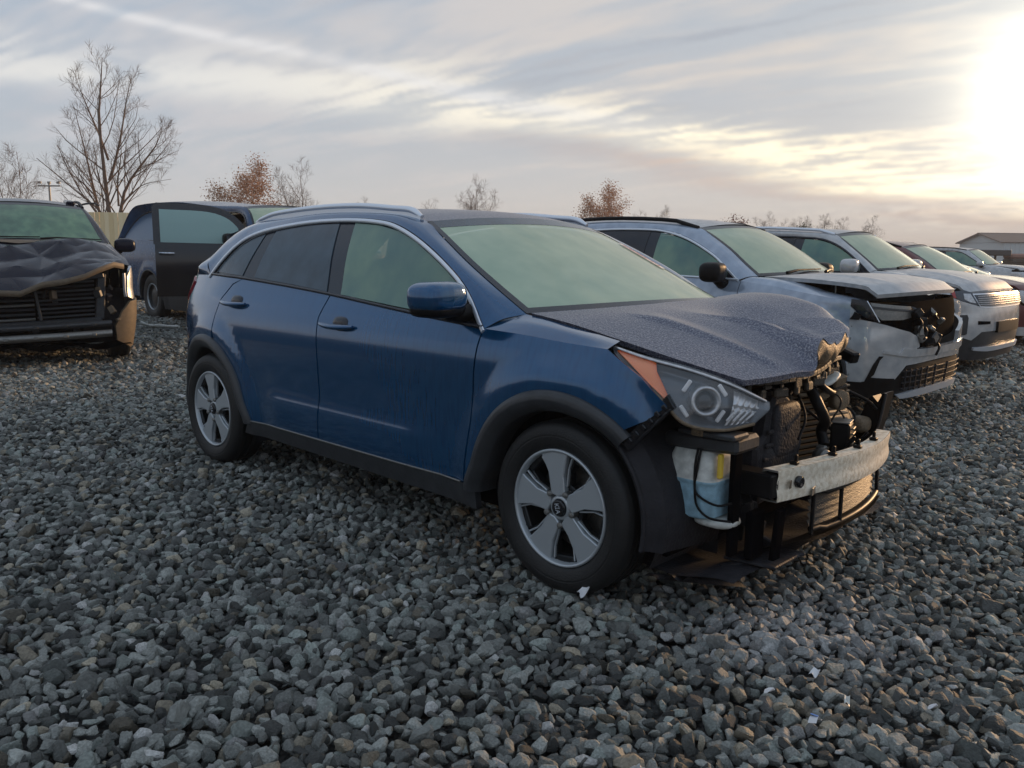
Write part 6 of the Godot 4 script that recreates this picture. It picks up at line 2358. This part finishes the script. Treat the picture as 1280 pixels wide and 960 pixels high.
	d.low = [-0.34, 1.10, -0.42, 1.22, -0.54, 1.35, -0.72, 1.44, -1.0, 1.485, -1.53, 1.495, -2.0, 1.51, -3.0, 1.56, -4.25, 1.56, -4.80, 1.48, -5.28, 1.15]
	d.up = [-0.20, 1.13, 0.81, -0.30, 1.23, 0.78, -0.44, 1.36, 0.74, -0.60, 1.47, 0.70, -0.80, 1.535, 0.67, -1.4, 1.56, 0.66, -2.0, 1.58, 0.68, -3.0, 1.645, 0.76, -4.3, 1.65, 0.78, -4.90, 1.57, 0.80, -5.40, 1.17, 0.86]
	d.belt = [-5.25, 1.15, -3.0, 1.10, -1.5, 1.08, -0.34, 1.07]
	d.gap_f = [-0.50, 0.44, -0.48, 0.6, -0.47, 0.85, -0.44, 1.065]
	d.gap_m = [-1.68, 0.44, -1.68, 0.7, -1.68, 0.95, -1.68, 1.085]
	d.gap_r = [-2.75, 0.44, -2.75, 0.95, -2.75, 1.0, -2.75, 1.095]
	d.fender = [-0.44, 1.065, -0.2, 1.05, 0.05, 1.03, 0.30, 1.0, 0.46, 0.98]
	d.hood_rear = [-0.16, 1.13, 0.78]
	d.hood_y = 1.02
	d.paint = "navy"
	d.roof_mat = "navy"
	d.hood_mat = "navy"
	d.rear_glass = "navy_glass"
	d.side_glass = "teal_glass"
	d.door_mat = "door_black"
	d.style = "steel"
	d.trim = "trim"
	d.mirror = "black"
	d.mirror_at = [-0.62, 1.13]
	d.rail = ""
	d.fine = 0.08
	d.e = 0.5
	d.ll = [0.50, 0.56, 0.56, 0.54, 0.48, 0.42]
	M.navy_glass = worn(mat(lin(0.06, 0.11, 0.19), 0.3), null, 1.0)
	M.teal_glass = worn(mat(lin(0.26, 0.40, 0.385), 0.3), null, 1.0)
	d["kr"] = 0.015
	d["open_door"] = deg_to_rad(66.0)
	d.nose = [
		["front_bumper", "satin", [1.0, 0.4, 1.0, 0.72, -1.0, 0.72, -1.0, 0.4], 0.02, 0.04],
		["headlight", "reflector", [1.0, 1.2, 0.65, 1.2, 0.65, 0.85, 1.0, 0.85], 0.006, 0.02],
		["headlight", "reflector", mirror_poly([1.0, 1.2, 0.65, 1.2, 0.65, 0.85, 1.0, 0.85]), 0.006, 0.02],
		["grille", "black", [0.62, 1.22, -0.62, 1.22, -0.62, 0.78, 0.62, 0.78], 0.0, 0.02],
	]
	gen_car(car, d)
	g = G.new()
	g.box(Vector3(-1.0, 1.35, -0.35), Vector3(0.5, 0.75, 0.5), 0.10)
	g.box(Vector3(-1.15, 1.72, -0.35), Vector3(0.16, 0.22, 0.28), 0.06)
	part("seat", g, M.seat, car)
	g = G.new()
	g.box(Vector3(-1.0, 1.35, 0.38), Vector3(0.5, 0.75, 0.5), 0.10)
	g.box(Vector3(-1.15, 1.72, 0.38), Vector3(0.16, 0.22, 0.28), 0.06)
	part("seat", g, M.seat, car)


# ---------- fence, poles, barn, trees ----------
func make_far() -> void:
	var fence := thing("plank_fence", "pale wooden plank fence behind the black SUV and the pickup", "fence", Vector3(-13.0, 0, -27.0))
	var tones := [worn(mat(lin(0.84, 0.66, 0.38), 0.8), null, 1), worn(mat(lin(0.88, 0.71, 0.43), 0.8), null, 1), worn(mat(lin(0.80, 0.62, 0.35), 0.8), null, 1), worn(mat(lin(0.92, 0.76, 0.48), 0.8), null, 1)]
	var rng := RandomNumberGenerator.new()
	rng.seed = 77
	var meshes := []
	for k in 4:
		var g := G.new()
		g.box(Vector3(0, 1.2, 0), Vector3(0.1395 + 0.001 * k, 2.36, 0.02), 0.004)
		meshes.append(g.mesh())
	for k in 130:
		var o := part_mesh("plank", meshes[rng.randi() % 4], tones[rng.randi() % 4], fence)
		o.position = Vector3(-9.5 + 0.146 * k, rng.randf_range(-0.006, 0.006), rng.randf_range(-0.004, 0.004))
		o.rotation.z = rng.randfn() * 0.0012
	for y: float in [0.4, 1.2, 2.05]:
		var g := G.new()
		g.box(Vector3(0, y, -0.035), Vector3(19.0, 0.09, 0.04), 0.005)
		part("rail", g, tones[2], fence)
	for k in 8:
		var g := G.new()
		g.box(Vector3(-9.3 + 2.6 * k, 1.2, -0.10), Vector3(0.10, 2.4, 0.09), 0.005)
		part("post", g, tones[2], fence)
	# bent pipe standing in front of the fence
	var o := thing("bent_pipe", "thin dark bent pipe post in front of the plank fence", "pipe", Vector3(-13.3, 0, -26.4))
	var g := G.new()
	g.tube(sampled(V3([-0.18, 0, 0, -0.18, 1.6, 0, -0.17, 2.45, 0, 0.0, 2.58, 0, 0.35, 2.62, 0, 0.52, 2.56, 0]), 24), 0.03, 8)
	part("pipe", g, M.clad, o)
	g = G.new()
	g.box(Vector3(-0.18, 1.9, 0.0), Vector3(0.34, 0.05, 0.03), 0.005)
	part("bracket", g, M.clad, o)
	g = G.new()
	g.box(Vector3(-0.18, 1.45, 0.0), Vector3(0.30, 0.05, 0.03), 0.005)
	part("bracket", g, M.clad, o)
	for q: Array in [["tall thin lamp mast beyond the plank fence, left of the tall bare tree", -46.5, -86.0, 7.6, 1.1], ["short far pole between the mast and the tall bare tree", -55.5, -107.0, 6.6, 1.6]]:
		o = thing("lamp_mast", q[0], "mast", Vector3(q[1], 0, q[2]))
		g = G.new()
		g.tube(V3([0, 0, 0, 0, q[3] * 0.5, 0, 0, q[3], 0]), [0.16, 0.13, 0.10], 8)
		part("pole", g, M.steel, o)
		g = G.new()
		g.box(Vector3(0, q[3] - 0.2, 0), Vector3(q[4] * 2.0, 0.14, 0.14), 0.02)
		for k in 3:
			g.box(Vector3((k - 1) * q[4] * 0.85, q[3] + 0.12, 0), Vector3(0.32, 0.22, 0.2), 0.03)
		part("lamp_head", g, M.steel, o)
	# barn
	o = thing("barn", "long pale barn with a dark roof on the horizon", "barn", Vector3(89.0, 0, -126.0))
	g = G.new()
	var L := 20.0
	var W := 6.0
	g.box(Vector3(0, 1.75, 0), Vector3(L * 2.0, 3.9, W * 2.0), 0.05)
	var barn := part("wall", g, worn(mat(lin(0.50, 0.55, 0.56), 0.6), null, 1), o)
	g = G.new()
	for k in 60:
		g.box(Vector3(-L + 0.66 * k + 0.33, 1.75, W + 0.03), Vector3(0.08, 3.8, 0.08), 0.02)
	part("siding_rib", g, worn(mat(lin(0.52, 0.57, 0.58), 0.6), null, 1), barn)
	g = G.new()
	for sg: float in [-1.0, 1.0]:
		g.tf = Transform3D(Basis(Vector3(1, 0, 0), sg * 0.22), Vector3(0, 4.33, sg * W * 0.5))
		g.box(Vector3.ZERO, Vector3(L * 2.0 + 1.2, 0.16, W * 1.09), 0.03)
	g.tf = Transform3D()
	part("roof", g, worn(mat(lin(0.135, 0.105, 0.09), 0.7), null, 1), o)
	g = G.new()
	g.tf = Transform3D(Basis(Vector3.UP, PI / 2), Vector3.ZERO)
	g.plate(V2([-W, 3.6, W, 3.6, 0, 4.9]), -L, L, 0.0)
	part("gable", g, worn(mat(lin(0.50, 0.55, 0.56), 0.6), null, 1), o)
	g = G.new()
	g.box(Vector3(6.0, 1.5, W + 0.06), Vector3(4.0, 3.0, 0.12), 0.02)
	part("door", g, M.clad, o)
	# farm wagon in front of the barn
	o = thing("farm_wagon", "old rusty farm wagon with big wheels parked before the barn", "wagon", Vector3(36.6, 0, -63.0), 0.1)
	g = G.new()
	g.box(Vector3(-1.6, 1.72, 0), Vector3(2.6, 0.42, 1.6), 0.05)
	part("deck", g, M.clad, o)
	g = G.new()
	g.box(Vector3(0.3, 0.92, 0), Vector3(4.8, 0.16, 0.9), 0.03)
	g.box(Vector3(0.9, 1.15, 0), Vector3(1.9, 0.34, 1.1), 0.08)
	g.tube(V3([-1.0, 0.9, 0, -1.0, 1.55, 0]), 0.08, 8)
	part("frame", g, M.brown, o)
	g = G.new()
	g.box(Vector3(1.0, 1.50, 0), Vector3(2.2, 0.36, 1.0), 0.10)
	part("hopper", g, worn(mat(lin(0.30, 0.16, 0.12), 0.6), null, 1), o)
	for q: Array in [[2.0, 0.62], [-0.5, 0.42]]:
		for sg: float in [-1.0, 1.0]:
			wheel(o, Vector3(q[0], q[1], sg * 0.7), sg < 0.0, q[1], q[1] * 0.55, 0.24, "steel")

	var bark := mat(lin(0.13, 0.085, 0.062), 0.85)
	var bark_far := mat(lin(0.20, 0.165, 0.145), 0.85)  # paler copy of bark for distant trees: haze put into the colour
	var leaf := mat(lin(0.36, 0.22, 0.13), 0.8)
	leaf.backlight_enabled = true
	leaf.backlight = Color(0.5, 0.3, 0.15)
	var red_leaf := mat(lin(0.24, 0.08, 0.06), 0.8)
	var needle := mat(lin(0.07, 0.085, 0.05), 0.85)
	# the tall bare tree with several stems
	var stems := [
		[[-0.2, 0, -0.45, 2.0, -0.70, 3.2, -1.15, 5.3, -1.6, 7.5, -2.1, 9.7], 0.15], [[0, 0, 0.05, 1.6, 0.0, 3.2, -0.1, 5.8, -0.15, 8.8, 0.1, 10.7, 0.3, 12.2], 0.20],
		[[-0.1, 6.6, -0.5, 7.9, -1.0, 9.2, -1.45, 10.4, -1.8, 11.5], 0.085], [[0.0, 5.4, 0.4, 6.6, 0.8, 8.1, 1.15, 9.9, 1.55, 11.4], 0.10],
		[[0.3, 0, 0.35, 2.4, 0.75, 4.7, 1.6, 6.1, 2.6, 7.4, 3.0, 8.4], 0.15], [[0.7, 4.0, 1.3, 4.6, 2.1, 5.2, 3.6, 5.5], 0.07], [[0.55, 3.9, 0.6, 5.3, 0.9, 6.8, 1.0, 8.2], 0.07],
		[[-0.95, 4.6, -1.7, 5.4, -2.4, 5.9, -2.9, 6.2], 0.05], [[-0.05, 4.4, -0.7, 5.8, -1.0, 7.0], 0.06]]
	tree("bare_tree", "tall bare tree with several stems rising above the plank fence", Vector3(-21.2, 0, -45.0), 12.2, stems, 3, 1.0, 101, bark)
	tree("bare_tree", "bare tree above the black SUV at the edge of the yard", Vector3(-22.6, 0, -39.0), 6.4, [], 3, 1.1, 102, bark)
	tree("bare_tree", "low bare tree at the far side of the black SUV's roof, half out of view", Vector3(-24.9, 0, -40.0), 5.6, [], 3, 1.1, 112, bark)
	tree("brown_leaved_tree", "round tree still full of brown leaves behind the pickup's roof", Vector3(-18.4, 0, -60.0), 8.0, [], 3, 1.6, 103, bark, leaf, 9000, 0.12)
	tree("bare_tree", "forked bare tree beside the round brown-leaved tree", Vector3(-15.0, 0, -60.0), 8.3, [], 3, 1.15, 104, bark)
	tree("bare_tree", "wide bare tree behind the blue crossover's roof", Vector3(-3.35, 0, -75.0), 8.8, [], 3, 1.35, 105, bark)
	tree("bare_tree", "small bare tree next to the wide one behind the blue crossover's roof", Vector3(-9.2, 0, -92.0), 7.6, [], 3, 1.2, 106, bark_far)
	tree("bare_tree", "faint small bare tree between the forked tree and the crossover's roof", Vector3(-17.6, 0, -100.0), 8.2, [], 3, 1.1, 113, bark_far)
	tree("brown_leaved_tree", "broad tree with brown leaves behind the silver blue SUV's roof", Vector3(8.2, 0, -75.0), 7.7, [], 3, 2.1, 107, bark, leaf, 8000, 0.13)
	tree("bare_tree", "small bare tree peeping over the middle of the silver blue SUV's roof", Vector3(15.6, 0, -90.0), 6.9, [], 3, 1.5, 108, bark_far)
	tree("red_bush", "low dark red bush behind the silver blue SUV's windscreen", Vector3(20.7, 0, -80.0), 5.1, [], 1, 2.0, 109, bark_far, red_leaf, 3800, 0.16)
	var spots := [[29.6, 100.0, 6.9, "leftmost pale bare tree of the far group above the silver grey SUV"], [33.4, 102.0, 6.5, "second pale bare tree of the far group above the silver grey SUV"], [38.2, 106.0, 7.4, "pale bare tree of the far group over the silver grey SUV's windscreen"], [41.4, 108.0, 7.0, "pale bare tree just right of the windscreen of the silver grey SUV"], [45.8, 110.0, 7.5, "tallest pale bare tree at the right end of the far group"]]
	for k in spots.size():
		var s: Array = spots[k]
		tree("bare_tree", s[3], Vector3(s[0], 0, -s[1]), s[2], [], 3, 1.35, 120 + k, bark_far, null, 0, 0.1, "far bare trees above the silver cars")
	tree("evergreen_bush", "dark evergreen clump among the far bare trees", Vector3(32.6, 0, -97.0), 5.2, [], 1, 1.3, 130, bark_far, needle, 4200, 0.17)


func tree(called: String, label: String, at: Vector3, h: float, stems: Array, levels: int, wide: float, seed_: int, bark: Material, leaf: Material = null, leaves := 0, leaf_size := 0.1, group := "") -> void:
	var rng := RandomNumberGenerator.new()
	rng.seed = seed_
	if stems.is_empty():
		h *= 0.86
		wide *= 1.35
	var o := thing(called, label, "bush" if called.ends_with("bush") else "tree", at, 0.0, group)
	var trunk := G.new()
	var crown := G.new()
	var tips := PackedVector3Array()
	var todo := []
	if stems.is_empty():
		var n := rng.randi_range(3, 5)
		var fork := h * rng.randf_range(0.12, 0.22)
		trunk.tube(PackedVector3Array([Vector3(0, -0.2, 0), Vector3(0.04, fork * 0.5, 0), Vector3(0, fork * 1.15, 0)]), [h * 0.022, h * 0.018, h * 0.016], 7)
		for k in n:
			var a := TAU * k / n + rng.randf() * 0.9
			var lean := rng.randf_range(0.12, 0.34) * wide if k else 0.06
			var top := h * (1.0 if k == 0 else rng.randf_range(0.72, 0.95))
			var p := PackedVector3Array()
			for i in 6:
				var t := i / 5.0
				p.append(Vector3(cos(a) * lean * (top - fork) * pow(t, 0.85), lerpf(fork, top, t), sin(a) * lean * (top - fork) * pow(t, 0.85)) + Vector3(rng.randfn(), 0, rng.randfn()) * 0.02 * h * t)
			todo.append([p, h * rng.randf_range(0.008, 0.011)])
	else:
		for s: Array in stems:
			var p := PackedVector3Array()
			var c: Array = s[0]
			var dz := rng.randfn() * 0.05
			for i in range(0, c.size(), 2):
				p.append(Vector3(c[i] * 0.93, c[i + 1] * 0.885, dz * c[i + 1] * 0.6))
			todo.append([p, s[1]])
	for s: Array in todo:
		var p: PackedVector3Array = sampled(s[0], 10)
		var r := PackedFloat32Array()
		for i in 11:
			r.append(maxf(0.010, 0.8 * s[1] * (1.0 - 0.92 * i / 10.0)))
		trunk.tube(p, r, 6)
		limbs(crown, rng, p, s[1], levels, h, wide, tips)
	part("trunk", trunk, bark, o)
	var cr := part("crown", crown, bark, o)
	cr.set_meta("kind", "stuff")
	if leaf and leaves:
		var g := G.new()
		for k in leaves:
			var c := tips[rng.randi() % tips.size()] + Vector3(rng.randfn(), rng.randfn(), rng.randfn()) * 0.30
			var b := Basis.from_euler(Vector3(rng.randf() * TAU, rng.randf() * TAU, rng.randf() * TAU)).scaled(Vector3.ONE * leaf_size * rng.randf_range(0.6, 1.3))
			var nn := b.z.normalized()
			var i := g.vert(c - b.x * 0.5, nn)
			var j := g.vert(c - b.y * 0.35, nn)
			var l := g.vert(c + b.x * 0.5, nn)
			var q := g.vert(c + b.y * 0.35, nn)
			g.tri(i, j, l)
			g.tri(i, l, q)
		var lv := part("leaves", g, leaf, o)
		lv.set_meta("kind", "stuff")


func limbs(g: G, rng: RandomNumberGenerator, p: PackedVector3Array, r: float, level: int, h: float, wide: float, tips: PackedVector3Array) -> void:
	var total := 0.0
	for i in p.size() - 1:
		total += p[i].distance_to(p[i + 1])
	var n := int(clampf(total * (2.2 if level > 1 else 3.4), 5, 17))
	for k in n:
		var t := lerpf(0.22, 0.99, (k + rng.randf()) / n)
		var x := t * (p.size() - 1)
		var i := mini(int(x), p.size() - 2)
		var at := p[i].lerp(p[i + 1], x - i)
		var d := (p[i + 1] - p[i]).normalized()
		var a := rng.randf() * TAU
		var side := d.cross(Vector3(cos(a), 0.2, sin(a))).normalized()
		var dir := (d * rng.randf_range(0.45, 0.9) + side * rng.randf_range(0.5, 0.95) * sqrt(wide) + Vector3(0, 0.22, 0)).normalized()
		var len := total * (1.08 - t) * rng.randf_range(0.35, 0.62) + 0.25
		var m := 4
		var q := PackedVector3Array([at])
		for j in m:
			dir = (dir + Vector3(rng.randfn(), rng.randfn(), rng.randfn()) * 0.13 + Vector3(0, 0.07, 0)).normalized()
			q.append(q[q.size() - 1] + dir * len / m)
		var r0 := maxf(0.0065, r * (1.0 - t) * 0.42 + 0.003)
		g.tube(q, [r0, r0 * 0.8, r0 * 0.62, r0 * 0.48, r0 * 0.3], 3, false)
		tips.append_array(q.slice(2))
		if level > 1:
			limbs(g, rng, q, r0, level - 1, h, wide, tips)


# ---------- litter on the stones ----------
func scrap(called: String, label: String, at: Vector3, w: float, l: float, turn: float, lift: float, m: Material, category := "litter") -> void:
	var o := thing(called, label, category, at, turn)
	var g := G.new()
	g.patch(func(u: float, v: float) -> Vector3: return Vector3((u - 0.5) * w + 0.1 * w * sin(v * 5.0), lift * u * u + 0.15 * w * sin(v * 4.0 + u * 3.0), (v - 0.5) * l), 6, 6, Vector3.UP)
	g.patch(func(u: float, v: float) -> Vector3: return Vector3((u - 0.5) * w + 0.1 * w * sin(v * 5.0), lift * u * u + 0.15 * w * sin(v * 4.0 + u * 3.0) - 0.0015, (v - 0.5) * l), 6, 6, Vector3.DOWN)
	part("sheet", g, m, o)


func make_litter() -> void:
	scrap("paper_scrap", "folded white paper scrap lying in front of the blue crossover's front wheel", Vector3(0.265, 0.045, -2.86), 0.034, 0.045, 0.3, 0.03, M.white)
	scrap("paper_scrap", "small white torn scrap among the stones above the blue and white wrapper", Vector3(0.9, 0.035, -2.314), 0.028, 0.022, 0.7, 0.012, M.white)
	var at := Vector3(0.806, 0.045, -2.046)
	var o := thing("wrapper", "torn blue and white wrapper lying on the stones", "litter", at, 0.9)
	var g := G.new()
	g.patch(func(u: float, v: float) -> Vector3: return Vector3((u - 0.5) * 0.05, 0.012 * sin(u * 5.0) + 0.006 * v, (v - 0.5) * 0.022), 8, 3, Vector3.UP)
	part("sheet", g, M.white, o)
	g = G.new()
	g.patch(func(u: float, v: float) -> Vector3: return Vector3((u - 0.5) * 0.018 - 0.004, 0.012 * sin((u * 0.36 + 0.25) * 5.0) + 0.008, (v - 0.5) * 0.02), 4, 3, Vector3.UP)
	part("print", g, mat(lin(0.06, 0.2, 0.55), 0.5), o)
	scrap("plastic_sliver", "thin white plastic sliver left of the small white torn scrap", Vector3(0.735, 0.038, -2.21), 0.030, 0.008, 0.2, 0.004, M.white)
	scrap("plastic_sliver", "crumpled grey white sliver right of the blue and white wrapper", Vector3(0.935, 0.034, -2.16), 0.028, 0.014, 1.2, 0.012, M.bottle)
	scrap("plastic_sliver", "bright white sliver furthest right among the stones", Vector3(1.159, 0.036, -2.136), 0.026, 0.007, 0.1, 0.006, M.white)
	o = thing("trim_strip", "broken white trim strip on the stones behind the blue crossover", "trim strip", Vector3(-5.5, 0.03, -13.15), -0.5)
	g = G.new()
	g.tube(sampled(V3([-0.42, 0.06, 0.05, -0.25, 0.02, 0, -0.1, 0.03, 0.02, 0.1, 0.025, -0.02, 0.42, 0.04, 0.02]), 18), [0.035, 0.03, 0.022, 0.02, 0.028, 0.03, 0.025, 0.02, 0.024, 0.03, 0.034, 0.036, 0.034, 0.03, 0.03, 0.03, 0.028, 0.025, 0.02], 6)
	part("strip", g, M.bottle, o)
func _ready() -> void:
	make_view()
	make_materials()
	make_ground()
	make_far()
	make_hero()
	make_row()
	make_left()
	make_litter()
